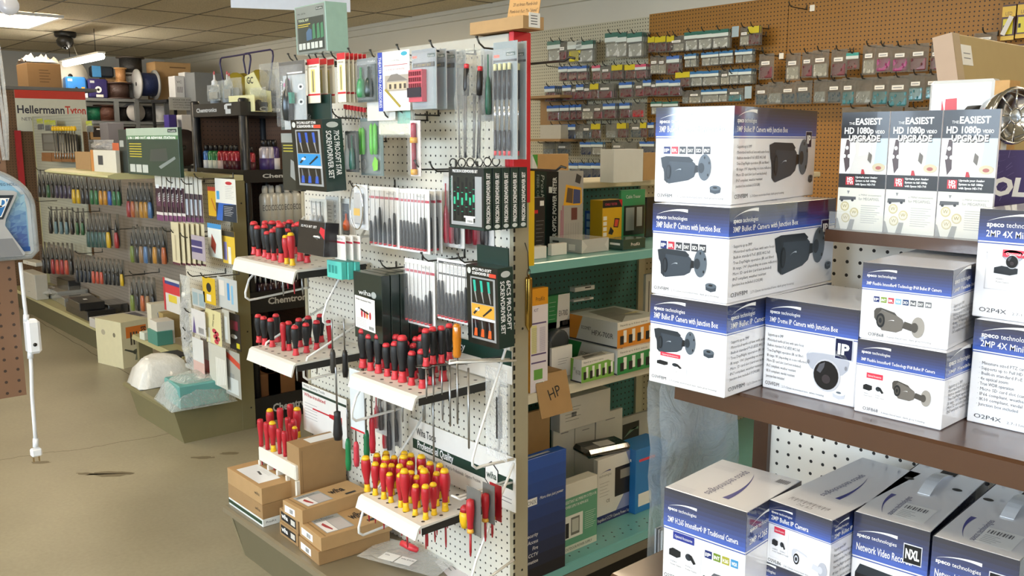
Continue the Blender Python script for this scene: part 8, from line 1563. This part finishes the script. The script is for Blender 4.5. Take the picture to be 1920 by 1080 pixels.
def duster(px, dy, lab, first=[None]):
	Xd = RX - .07 - dy; Y = U(px, 420, X=Xd).y; zz = U(px, 425, X=RX - .1).z; P = (Xd, Y, ZDU)
	if first[0] is None:
		r = first[0] = empty('air_duster', lab, 'air duster', P, 0, 'white air duster cans'); H = .245
		MB().lathe([(0, 0), (.033, .001), (.033, H * .74), (.028, H * .80), (.015, H * .84), (0, H * .84)], M('d2d4d0', .3, metal=.15, coat=.3), 14).build('can_body', r); MB().lathe([(0, H * .83), (.016, H * .83), (.017, H * .93), (.012, H), (0, H)], M('e2e2dc', .4), 10).build('nozzle', r)
		b = MB(); n = 14; f = fr((0, 0, 0), (0, 1, 0), (0, 0, 1)); vs, fs, x0, x1 = glyphs('ECO', .02)
		b.add([(.0336 * math.cos(-.9 + 1.4 * (x - x0) / (x1 - x0)), .0336 * math.sin(-.9 + 1.4 * (x - x0) / (x1 - x0)), H * .44 + y * .045) for x, y in vs], fs, M('77787a', .4)); b.build('lettering', r); return r
	return dup(first[0], P, 0, lab)
ZDU = U(505, 430, X=RX - .07).z
tag(MB().box(-.30, .0, -.02, -.01, .42, 0, CB).build('rack_shelf', rk, (0, .02, ZDU - .0005)))
for i, (px, dy) in enumerate(((499, 0), (511, -.0), (524, 0), (540, 0), (556, 0), (505, .09), (530, .09), (548, .09))): duster(px, dy, 'white air duster can, %s from left in the %s row' % (ORD[i % 5], 'front' if i < 5 else 'rear'))
for i, px in enumerate((486, 496, 508, 518, 528, 540, 552)):
	Y = U(px, 530, X=RX - .05).y; can('2b1626', '5a3a66', (RX - .05, Y, z3), .17, .026, 'dark purple spray can, %s from left on the lower black shelf' % ORD[i], 'dark spray cans on the lower shelf')
for i, (px, w, c) in enumerate(((480, .2, '6f4a28'), (508, .2, '7d5630'))): carton('stored_carton', '%s brown carton at the bottom of the black rack' % ('left', 'right')[i], 'box', (RX - .14, U(px, 680, X=RX - .1).y + .05, LV[3][0] + .0205), .17, .13, .24, PI / 2, M(c, .7), None, 'cartons in the black rack')
# on top of the rack
zT = zb_ + .0205
P = Vector((RX - .20, RY + .10, zT))
bn = empty('parts_bin', 'cream parts bin with packaged bottles on top of the black rack', 'bin', (RX - .10, RY + .05, zT), .1); cr = M('d6cf9a', .5)
hh = U(430, 130, X=RX - .05).z - zT
t = MB(); t.prism([(-.12, 0), (.14, 0), (.14, hh * .5), (.06, hh * .55), (-.02, hh), (-.11, hh * .9)], .10, .104, cr, 'Y'); t.prism([(-.12, 0), (.14, 0), (.14, hh * .4), (-.12, hh * .4)], 0, .003, cr, 'Y'); t.box(-.12, .003, 0, .14, .10, .003, cr)
t.text(fr((-.09, .0995, hh * .72), (1, 0, 0), (0, 0, 1)), 'GC', 0, 0, .035, INK, k=1, bold=.02); t.build('bin_body', bn)
for i, (px, py) in enumerate(((404, 133), (428, 133), (432, 136))):
	Y = RY + .06 + .02 * i; p = U(px, 190, Y=Y); h = U(px, py, Y=Y).z - zT; r = empty('dropper_bottle', 'dropper bottle with a pink tip, %s from the left on the black rack' % ORD[i], 'bottle', (p.x, Y, zT), 0, 'pink tipped dropper bottles')
	MB().lathe([(0, 0), (.03, .002), (.03, h * .55), (.018, h * .66), (0, h * .66)], M('8a8f92', .2, coat=.5), 12).build('bottle', r); MB().lathe([(0, h * .66), (.018, h * .66), (.016, h * .76), (.006, h * .80), (.004, h * .93), (0, h * .93)], M('dcdad6', .4), 10).build('cap', r); MB().lathe([(0, h * .92), (.006, h * .92), (.003, h), (0, h)], M('d8646a', .4), 8).build('tip', r)
for i, (xl, xr, yt, yb) in enumerate(((384, 408, 160, 186), (398, 420, 152, 184), (410, 432, 150, 186), (424, 442, 146, 184))):
	pillow_bag('clear_bag', 'small clear pack of parts, %s from the left on the rim of the black rack' % ORD[i], 'bag', (xl, yt, yb + 4, xr), RY + .02 + .012 * i, .03, POUCH, 'clear packs on the black rack', lambda r, w, h, d: MB().box(w * .2, d * .3, h * .1, w * .8, d * .7, h * .55, M('8f8a7c', .5), bev=.003).build('contents', r), .2 * (i % 2))
for i, (xl, xr, yt, yb) in enumerate(((460, 490, 165, 212), (478, 514, 120, 212), (495, 520, 130, 205))):
	pillow_bag('clear_bag', 'clear bag of dark parts, %s from left on the black rack' % ORD[i], 'bag', (xl, yt, yb, xr), RY + .10 + .05 * i, .06, POUCH, 'clear bags of dark parts on the black rack', lambda r, w, h, d: [MB().lathe([(0, -.018), (.016, -.012), (.018, 0), (.016, .012), (0, .018)], M('232220', .4), 8, Matrix.Translation((w * x, d * .5, h * y))).build('part_piece', r) for x, y in ((.3, .25), (.6, .2), (.5, .4))])
MB().box(-.03, -.002, .05, .12, 0, .15, M('d2d0c8', .45)).build('header_card', bpy.data.objects['clear_bag'])
# two wire dispensers with purple frames and yellow reels
for i, (x0, x1, yt, Y) in enumerate(((412, 470, 109, RY + .22), (456, 512, 101, RY + .30))):
	a = U(x0, yt, Y=Y); b = U(x1, yt + 2, Y=Y); w = b.x - a.x; h = a.z - zT; r = empty('wire_dispenser', '%s purple wire frame dispenser with a yellow reel on the black rack' % ('left', 'right')[i], 'dispenser', (a.x, Y, zT), 0, 'purple wire dispensers'); pu = M('2a1f4c', .35)
	MB().tube([(w * .25, 0, 0), (0, 0, h * .9), (.01, 0, h * .98), (.03, 0, h), (w - .03, 0, h), (w - .005, 0, h * .97), (w, 0, h * .9), (w * .7, 0, 0)], .005, pu, 7).build('wire_frame', r)
	m = Matrix.Translation((w * .45, .03, h * .42)) @ Matrix.Rotation(PI / 2, 4, 'X') @ Matrix.Rotation(.3, 4, 'Y'); MB().lathe([(.02, -.03), (h * .30, -.03), (h * .30, -.025), (h * .24, -.025), (h * .24, .025), (h * .30, .025), (h * .30, .03), (.02, .03)], M('8f7a1e', .4), 18, m).build('reel', r); MB().lathe([(0, -.034), (.03, -.034), (.03, -.03), (0, -.03)], M('3a1c14', .4), 12, m).build('hub', r)
# ------------------------------------------------------------------ bags on the back wall
WHK = bpy.data.meshes.new('wire_hook'); _h = hook_mesh(.20, .0035); WHK.from_pydata(_h.v, [], _h.f)
for m in _h.mats: WHK.materials.append(m)
BAGM = {}
POUCHW = clear('f6f6f0', .12, .1, 40, 1.0, 'f2f3ee', .38)
def bag_meshes(kind):
	if kind in BAGM: return BAGM[kind]
	hdr, con, lab = kind
	p = pouch_mesh(1, 1, .22, POUCHW, len(BAGM) + 3)
	k = [('pouch', p)]
	if hdr:
		b = MB(); b.box(.03, -.01, .80, .97, .02, .98, M(hdr, .4, coat=.3)); b.box(.03, -.012, .62, .97, .015, .80, M('cfd8cf' if hdr != 'c9b81c' else 'c9b81c', .4)); k.append(('header_card', b))
	if con:
		b = MB(); rnd = random.Random(len(BAGM)); cm = M(con, .3, coat=.5, var=.3, scale=12)
		b.box(.10, .05, .05, .90, .16, .55 if hdr else .5, cm, bev=.04)
		for i in range(16): b.lathe([(0, -.05), (.04, -.04), (.05, 0), (.04, .04), (0, .05)], cm, 5, Matrix.Translation((rnd.uniform(.14, .86), rnd.uniform(.02, .18), rnd.uniform(.08, .55 if hdr else .48))) @ Matrix.Rotation(rnd.uniform(0, 3), 4, 'X'))
		k.append(('contents', b))
	if lab:
		b = MB(); b.box(.24, -.03, .56, .78, -.015, .70, M(lab, .45)); b.box(.30, -.032, .61, .70, -.0302, .64, GREY); k.append(('paper_label', b))
	out = []
	for nm, mb in k:
		o = mb.build(nm); out.append((nm, o.data)); bpy.data.objects.remove(o)
	BAGM[kind] = out; return out
BD = {'NTE': (('2f6a5c', 'c4c5bd', None), 'clear bag with green white header'), 'YEL': (('b8bcae', 'd8c81c', None), 'bag of bright yellow terminals'), 'BR': (('2a5fa8', '6a2830', None), 'blue headed dark red bag'), 'BG': (('2a6a9a', 'b4b6b0', None), 'blue headed grey bag'), 'BB': (('2a5fa8', '1c2f50', None), 'blue headed navy bag'), 'CR': ((None), ''),
	  'R': ((None, '7a3a40', 'ece8dc'), 'labelled bag of dark red terminals'), 'C': ((None, 'bdb9aa', 'ece8dc'), 'labelled bag of pale parts'), 'P': ((None, 'a03a70', 'ece8dc'), 'labelled bag of magenta terminals'), 'T': ((None, '3a8088', 'ece8dc'), 'labelled bag of teal terminals'), 'K': ((None, '4c5a60', 'ece8dc'), 'labelled bag of dark terminals'), 'Y': (('c9b81c', '6a3a34', None), 'clear bag with a yellow card'), 'PK': (('c4506a', '8a4a4c', None), 'clear bag with a pink card'), 'RD': ((None, 'b02a34', None), 'clear bag of bright red caps'), 'G': ((None, '9da19d', None), 'clear bag of grey parts'), 'TC': (('2f9a8c', '7a3a34', None), 'small pack with a teal striped card')}
HN = [0]
def wbag(kind, x0, x1, yt, yb, n, where, idx):
	kd, desc = BD[kind]; Yf = YW - .19
	x0 -= (x1 - x0) * .07; x1 += (x1 - x0) * .07; yb += (yb - yt) * .05; a = U((x0 + x1) / 2, yt, Y=Yf); w = U(x1, (yt + yb) / 2, Y=Yf).x - U(x0, (yt + yb) / 2, Y=Yf).x; h = a.z - U((x0 + x1) / 2, yb, Y=Yf).z
	for k in range(n):
		y = Yf + .024 * k
		nm = '%s, %s in %s' % (desc, ORD[idx] if idx < 20 else str(idx), where) + ('' if n == 1 else ', %s' % ('front bag', 'second bag', 'third bag', 'fourth bag')[k])
		r = empty('component_bag', nm, 'bag', (a.x - w / 2, y, a.z - h), 0, 'component bags on the back wall'); sc = min(w, h)
		for pn, me in bag_meshes(kd):
			o = bpy.data.objects.new(pn, me); COL.objects.link(o); o.parent = r; o.scale = (w, .10, h)
	o = bpy.data.objects.new('wire_hook', WHK); COL.objects.link(o); o.location = (a.x, YW - .014, a.z - h * .05); tag(o, 'wire hook of the %s bag in %s' % (ORD[idx] if idx < 20 else str(idx), where), 'hook', 'wire hooks on the back wall')
def zx(s, x0, y0): return lambda v: x0 + v / s, lambda v: y0 + v / s
fx4, fy4 = zx(3.0, 960, 0)
ROWS4 = [
 ('cream board row one, left', 228, 345, [('NTE', 200, 268, 1), ('R', 262, 302, 2), ('YEL', 314, 388, 1), ('NTE', 365, 452, 2)], 0),
 ('cream board row one, right', 182, 316, [('NTE', 525, 592, 1), ('NTE', 585, 642, 1), ('NTE', 650, 728, 3)], 0),
 ('cream board row two', 372, 452, [('BR', 262, 308, 3), ('BR', 314, 362, 3), ('BR', 366, 418, 2), ('PK', 450, 494, 1), ('R', 500, 552, 3), ('Y', 562, 618, 3), ('Y', 636, 690, 1), ('PK', 694, 752, 3)], -14),
 ('cream board row three', 482, 566, [('BR', 184, 238, 4), ('BR', 284, 330, 2), ('R', 334, 362, 2), ('BR', 362, 400, 2), ('R', 400, 440, 2), ('Y', 440, 484, 1), ('R', 484, 560, 3), ('BR', 604, 672, 2), ('R', 690, 738, 3)], -28),
 ('cream board row four', 592, 676, [('BR', 198, 262, 3), ('BR', 270, 318, 2), ('BR', 326, 354, 2), ('BR', 360, 388, 2), ('C', 390, 450, 1), ('R', 455, 505, 2), ('BR', 514, 578, 3), ('BR', 606, 660, 3), ('RD', 672, 738, 1)], -20),
 ('cream board row five', 700, 782, [('BB', 212, 258, 2), ('BB', 262, 304, 2), ('BB', 310, 354, 1), ('G', 358, 394, 2), ('K', 396, 440, 2), ('Y', 446, 494, 1), ('G', 526, 578, 2), ('Y', 592, 640, 2), ('K', 666, 724, 2), ('Y', 722, 754, 1), ('BB', 764, 796, 1)], -14),
 ('cream board row six', 800, 872, [('G', 172, 228, 2), ('K', 252, 310, 2), ('BB', 384, 440, 2), ('BG', 446, 508, 2), ('K', 560, 620, 2), ('G', 628, 690, 2), ('BB', 720, 796, 2)], -6),
 ('cream board row seven', 914, 1000, [('BB', 320, 368, 1), ('BB', 376, 440, 2), ('BB', 446, 496, 1)], 0),
 ('brown board row one, left', 205, 290, [('Y', 766, 800, 1), ('Y', 806, 862, 3), ('Y', 872, 910, 1), ('C', 884, 964, 2)], -8),
 ('brown board row one, right', 178, 280, [('NTE', 972, 1040, 1), ('NTE', 1046, 1120, 2), ('NTE', 1126, 1214, 2), ('C', 1282, 1332, 2), ('Y', 1330, 1388, 2)], -38),
 ('brown board row two, left', 312, 412, [('C', 776, 822, 1), ('C', 822, 862, 1), ('BR', 872, 938, 2)], 0),
 ('brown board row two, right', 302, 376, [('BG', 970, 1000, 1), ('BG', 1002, 1034, 2), ('BG', 1066, 1112, 1), ('BG', 1114, 1160, 2), ('BG', 1168, 1196, 1), ('BG', 1196, 1240, 1), ('BG', 1256, 1292, 1), ('BG', 1294, 1350, 2)], -32),
 ('brown board row three', 404, 486, [('Y', 922, 996, 3), ('BG', 1004, 1066, 2), ('BG', 1068, 1158, 3), ('C', 1172, 1220, 2), ('BG', 1222, 1270, 2), ('BG', 1276, 1344, 3)], -22),
 ('red row across the seam', 448, 536, [('BR', 738, 780, 2), ('R', 780, 812, 2), ('BR', 812, 880, 4), ('BR', 884, 944, 2)], 0),
 ('brown board row four', 508, 580, [('G', 956, 988, 1), ('C', 992, 1058, 3), ('BG', 1066, 1112, 2), ('BG', 1104, 1160, 1), ('BG', 1160, 1208, 1), ('T', 1212, 1290, 2)], -16),
 ('row above the camera stack', 570, 640, [('NTE', 782, 840, 1), ('NTE', 850, 930, 1)], 0),
]
for where, yt, yb, items, sl in ROWS4:
	xa, xb_ = items[0][1], items[-1][2]
	for i, (k, x0, x1, n) in enumerate(items):
		t = (x0 - xa) / max(1, xb_ - xa); dy = sl * t
		wbag(k, fx4(x0), fx4(x1), fy4(yt + dy), fy4(yb + dy), n, where, i)
fx5, fy5 = zx(2.769, 1400, 0)
ROWS5 = [
 ('upper row behind the brochures', [('R', 66, 134, 278, 405), ('C', 206, 272, 275, 410), ('R', 288, 342, 270, 396), ('C', 345, 420, 258, 396), ('R', 442, 516, 255, 392), ('TC', 520, 580, 272, 356), ('C', 606, 668, 232, 380), ('P', 674, 750, 232, 368), ('P', 758, 838, 235, 368), ('R', 850, 938, 225, 364), ('R', 958, 1010, 230, 360)]),
 ('lower row behind the brochures', [('K', 46, 108, 438, 540), ('G', 112, 178, 425, 536), ('K', 180, 250, 428, 536), ('K', 256, 332, 418, 534), ('G', 350, 410, 412, 530), ('K', 420, 490, 412, 530), ('T', 496, 560, 402, 540), ('G', 566, 648, 402, 536), ('T', 652, 734, 398, 540), ('T', 738, 838, 392, 550), ('T', 842, 918, 380, 520), ('T', 930, 1008, 380, 510)]),
 ('lowest row peeking over the brochures', [('C', 500, 606, 556, 660), ('C', 612, 690, 552, 660), ('C', 694, 800, 548, 660), ('C', 824, 930, 556, 650)]),
 ('row above the tan carton', [('C', 1186, 1290, 168, 250)]),
]
for where, items in ROWS5:
	for i, (k, x0, x1, yt, yb) in enumerate(items): wbag(k, fx5(x0), fx5(x1), fy5(yt), fy5(yb), 1, where, i)
for i, (x, y) in enumerate(((1482, 4), (1462, 103), (1405, 55), (1370, 130), (1010, 262), (1026, 118))):
	P = U(x, y, Y=YW - .21); o = bpy.data.objects.new('wire_hook', WHK); COL.objects.link(o); o.location = (P.x, YW - .014, P.z - .027); tag(o, 'bare wire hook on the back wall, %s' % ('above the seam of the brown board', 'left of the upper row behind the brochures', 'right of the yellow carded bags', 'between two rows of the brown board', 'low on the cream board', 'high on the cream board')[i], 'hook', 'wire hooks on the back wall')
for i, (x, y) in enumerate(((1465, 105), (1523, 15))):
	P = U(x, y, Y=YW - .235); tag(MB().box(-.016, -.001, -.018, .016, .001, .018, M('e2dccb', .5)).build('price_tag', None, P), 'small white price tag on a bare hook, %s' % ('above the camera stack', 'at the top of the brown board')[i], 'tag')
for i, (x0, x1, yt, yb) in enumerate(((1372, 1385, 50, 70), (1396, 1409, 162, 185))):
	hbox('hang_card', 'pale blue hang card on the brown board, %s' % ('upper', 'lower')[i], 'card', (x0, yt, yb, x1), YW - .2, .002, M('9fb0b4', .45))
# yellow packs at the top right corner
def dec_led(mb, Fs, w, d, h):
	f = Fs['front']; mb.rect(f, 0, h * .66, w, h * .95, M('d8b02a', .4), 2); mb.text(f, 'LED', w * .25, h * .70, h * .1, M('5a3a2a', .4), w=w * .5, k=3); mb.rect(f, w * .1, h * .16, w * .85, h * .60, M('d8c81c', .4), 2); mb.rect(f, 0, 0, w, h * .12, M('d8b02a', .4), 2); mb.rect(f, w * .14, h * .3, w * .3, h * .42, INK, 3)
for i, (x0, x1, yt, yb) in enumerate(((1878, 1903, 10, 76), (1906, 1935, 6, 72), (1897, 1925, 84, 140))):
	hbox('led_pack', 'yellow and maroon lamp pack at the top right corner, %s' % ('left', 'right', 'lower')[i], 'lamp pack', (x0, yt, yb, x1), YW - .15, .03, M('4b2a26', .4), dec_led, 'yellow lamp packs')
tg2 = MB(); tg2.box(-.012, -.001, -.05, .012, .001, .05, M('d8d2c8', .5)); tag(tg2.build('price_tag', None, U(1888, 48, Y=YW - .17), 0, (0, .4, 0)), 'slanted white tag in front of the left yellow lamp pack', 'tag')
tag(MB().box(0, -.03, 0, .3, .0, .04, M('c9cac8', .3)).build('shelf_clip', None, U(1878, 1, Y=YW - .02)), 'white clip rail at the top right corner', 'rail')
# wooden bin shelf low on the cream board beside the red post
P = U(997, 258, Y=5.0); r = empty('bin_shelf', 'wooden bin with small boxes below the cream board, right of the red post', 'shelf', (P.x - .25, 5.05, P.z - .03))
MB().box(0, 0, 0, .52, .30, .02, KRAFT2).build('board', r); MB().box(0, .28, .02, .52, .30, .36, KRAFT2).build('back', r); MB().box(0, 0, .34, .52, .30, .36, KRAFT2).build('top', r)
tag(MB().box(.24, .05, .0205, .48, .2, .13, M('b8b4a4', .5)).build('small_white_box', None, (P.x - .25, 5.05, P.z - .03)), 'small pale box in the wooden bin right of the red post', 'box')
# ------------------------------------------------------------------ left foreground: hanging pegboard with a light pack
XG = -2.194; yb_ = U(50, 740, X=XG).y; zb2 = U(50, 740, X=XG).z
pb = empty('hanging_pegboard', 'brown pegboard panel hanging at the left edge of the frame', 'pegboard', (XG, yb_, 0))
MB().box(-.006, -1.2, zb2, 0, 0, 2.3, peg('7a5a42', 'YZ', r=.13, dark='3a2a20')).build('board', pb)
for y in (-1.15, -.04): MB().box(-.03, y - .02, 2.2, -.008, y + .02, ZC, M('55504a', .5)).build('hanger', pb)
fl2 = MB(); rnd = random.Random(8)
zs_ = U(28, 300, X=XG).z
for k in range(4):
	pts = [(rnd.uniform(.0, .006) - .002 + .004 * k, .004 - .007 * k + .006 * math.sin(i * 1.1 + k), zs_ + (2.3 - zs_) * i / 8) for i in range(9)]
	fl2.tube(pts, .004, clear('ffffff', .35, .08, 40, .5), 6)
fl2.build('clear_strip', pb)
# blister pack with a light
Yl = lambda px, py, X=XG + .02: U(px, py, X=X)
y1 = Yl(65, 400).y; z0 = Yl(30, 484).z; z1 = Yl(20, 312).z; W = .26
lp = empty('light_pack', 'blue blister pack with a silver cordless light on the left pegboard', 'light pack', (XG + .002, y1, z0))
h = z1 - z0
def arch(w, h, r=.6, n=10):
	R = w * .5; pts = [(0, .012), (.012, 0), (w - .012, 0), (w, .012), (w, h * .55)]
	for i in range(1, n): t = PI / 2 * i / n; pts.append((w * .5 + w * .5 * math.cos(t), h * .55 + h * .45 * math.sin(t)))
	for i in range(0, n): t = PI / 2 + PI / 2 * i / n; pts.append((w * .5 + w * .5 * math.cos(t), h * .55 + h * .45 * math.sin(t)))
	pts.append((0, h * .55)); return pts
fL = lambda x: fr((x, -W, 0), (0, 1, 0), (0, 0, 1))
cb = MB(); cb.prism([(p[0] - W, p[1]) for p in arch(W, h)], 0.002, .004, M('cfd6da', .3), 'X')
f = fL(.0043); inn = [(.012 + p[0] * (W - .024) / W, .012 + p[1] * (h - .024) / h) for p in arch(W, h)]
cb.poly(f, inn, M('8fc0dc', .3, coat=.4), 1)
rnd = random.Random(3)
nu, nv = 9, 14; gp = {}
for i in range(nu + 1):
	for jj in range(nv + 1): gp[i, jj] = (W * (.56 + .385 * (i + (rnd.uniform(-.3, .3) if 0 < i < nu else 0)) / nu), h * (.07 + .62 * (jj + (rnd.uniform(-.3, .3) if 0 < jj < nv else 0)) / nv))
for i in range(nu):
	for jj in range(nv):
		for tri in (((i, jj), (i + 1, jj), (i + 1, jj + 1)), ((i, jj), (i + 1, jj + 1), (i, jj + 1))):
			t = (jj + .5) / nv; cb.poly(f, [gp[q] for q in tri], M(lerp3('1c55ac', 'a6d4ea', min(1, max(0, t * 1.05 + rnd.choice((-.2, -.1, 0, .05, .12))))), .3, coat=.4), 2)
cb.rect(f, .012, .012, W - .012, .022, M('1d57a8', .3), 7); cb.poly(f, [(W * .35, h * .81), (W * .68, h * .81), (W * .70, h * .83), (W * .68, h * .85), (W * .35, h * .85)], M('2c3c50', .4), 7)
cb.text(f, 'PEG HOLE', W * .76, h * .79, .006, M('2c4c66', .4), k=7); cb.build('backing_card', lp)
sv = MB(); sm = M('b9bcc0', .25, metal=.35, coat=.5)
prof = [(0, h * .03), (W * .87, h * .03), (W * .89, h * .05), (W * .80, h * .26), (W * .755, h * .37), (W * .765, h * .44), (W * .86, h * .69), (W * .865, h * .72), (W * .84, h * .74), (W * .6, h * .765), (0, h * .79)]
sv.prism([(p[0] - W, p[1]) for p in prof], .006, .035, sm, 'X'); f2 = fL(.0353)
sv.poly(f2, [(0, h * .035), (W * .87, h * .035), (W * .80, h * .23), (0, h * .23)], M('8f9298', .25, metal=.4), 1)
sv.poly(f2, [(0, h * .44), (W * .745, h * .44), (W * .84, h * .695), (0, h * .72)], M('26303a', .3), 2); sv.poly(f2, [(0, h * .47), (W * .735, h * .465), (W * .805, h * .665), (0, h * .69)], WHITE, 3); sv.poly(f2, [(0, h * .48), (W * .73, h * .475), (W * .795, h * .655), (0, h * .68)], M('2f74b4', .3), 4)
sv.text(f2, 'CONTROLLED', W * .775, h * .575, .018, WHITE, w=.12, k=5, bold=.03, al='r', shear=.15); sv.text(f2, 'LIGHT', W * .735, h * .495, .018, WHITE, w=.07, k=5, bold=.03, al='r', shear=.15)
sv.build('light_body', lp)
sh2 = MB(); sh2.prism([(p[0] - W, p[1]) for p in arch(W, h)], .0045, .005, clear('ffffff', .05, .05, 6, .1), 'X'); rim = [(.040, p[0] - W, p[1]) for p in arch(W, h)]
sh2.tube([(.008, p[0] - W, p[1]) for p in arch(W, h)], .0055, clear('dfe4e6', .55, .12, 60, .4, 'b9bec0'), 7, True); sh2.build('clear_shell', lp)
# white cord with switch box and plug
pt = lambda px, py: U(px, py, X=XG + .015)
cd_ = empty('power_cord', 'white power cord with a white box hanging below the light pack', 'cord', pt(61, 628)); o0 = cd_.location.copy(); WH = M('dfe1e4', .35)
def rel(px, py): return pt(px, py) - o0
MB().tube([rel(38, 492), rel(41, 520), rel(45, 560), rel(48, 585), rel(49, 598)], .0042, WH, 8).build('cord', cd_)
MB().tube([rel(57, 664), rel(59, 700), rel(60, 740), rel(64, 790), rel(67, 828)], .0042, WH, 8).build('cord', cd_)
a, b = rel(45, 600), rel(77, 660); MB().box(-.016, a.y, b.z, .016, b.y, a.z, M('e3e6ea', .35, coat=.3), bev=.006).build('switch_box', cd_)
p = rel(62, 644); MB().lathe([(0, 0), (.0042, 0), (.0042, .001), (0, .001)], BLACK, 12, Matrix.Translation((.0161, p.y, p.z)) @ Matrix.Rotation(PI / 2, 4, 'Y')).build('indicator', cd_)
for (x, y0, y1) in ((49, 590, 602), (57, 658, 672), (67, 822, 838)): q0, q1 = rel(x, y0), rel(x, y1); MB().tube([q0, q1], .0062, WH, 8).build('strain_relief', cd_)
q = rel(68, 850); MB().box(-.009, q.y - .011, q.z - .006, .009, q.y + .011, q.z + .012, WH, bev=.003).build('plug', cd_); MB().box(-.004, q.y - .008, q.z - .018, .004, q.y - .0055, q.z - .006, M('a8906a', .3, metal=.8)).box(-.004, q.y + .0035, q.z - .018, .004, q.y + .006, q.z - .006, M('a8906a', .3, metal=.8)).build('prongs', cd_)
# round label pack edge at top left
p = U(15, 10, X=XG - .05); r = empty('round_pack', 'white round clear pack at the top left corner', 'tool pack', p); MB().lathe([(0, 0), (.02, 0), (.022, .004), (.02, .01), (0, .01)], M('dfe3ee', .25, coat=.6), 18, Matrix.Rotation(PI / 2, 4, 'Y')).build('pack_body', r)
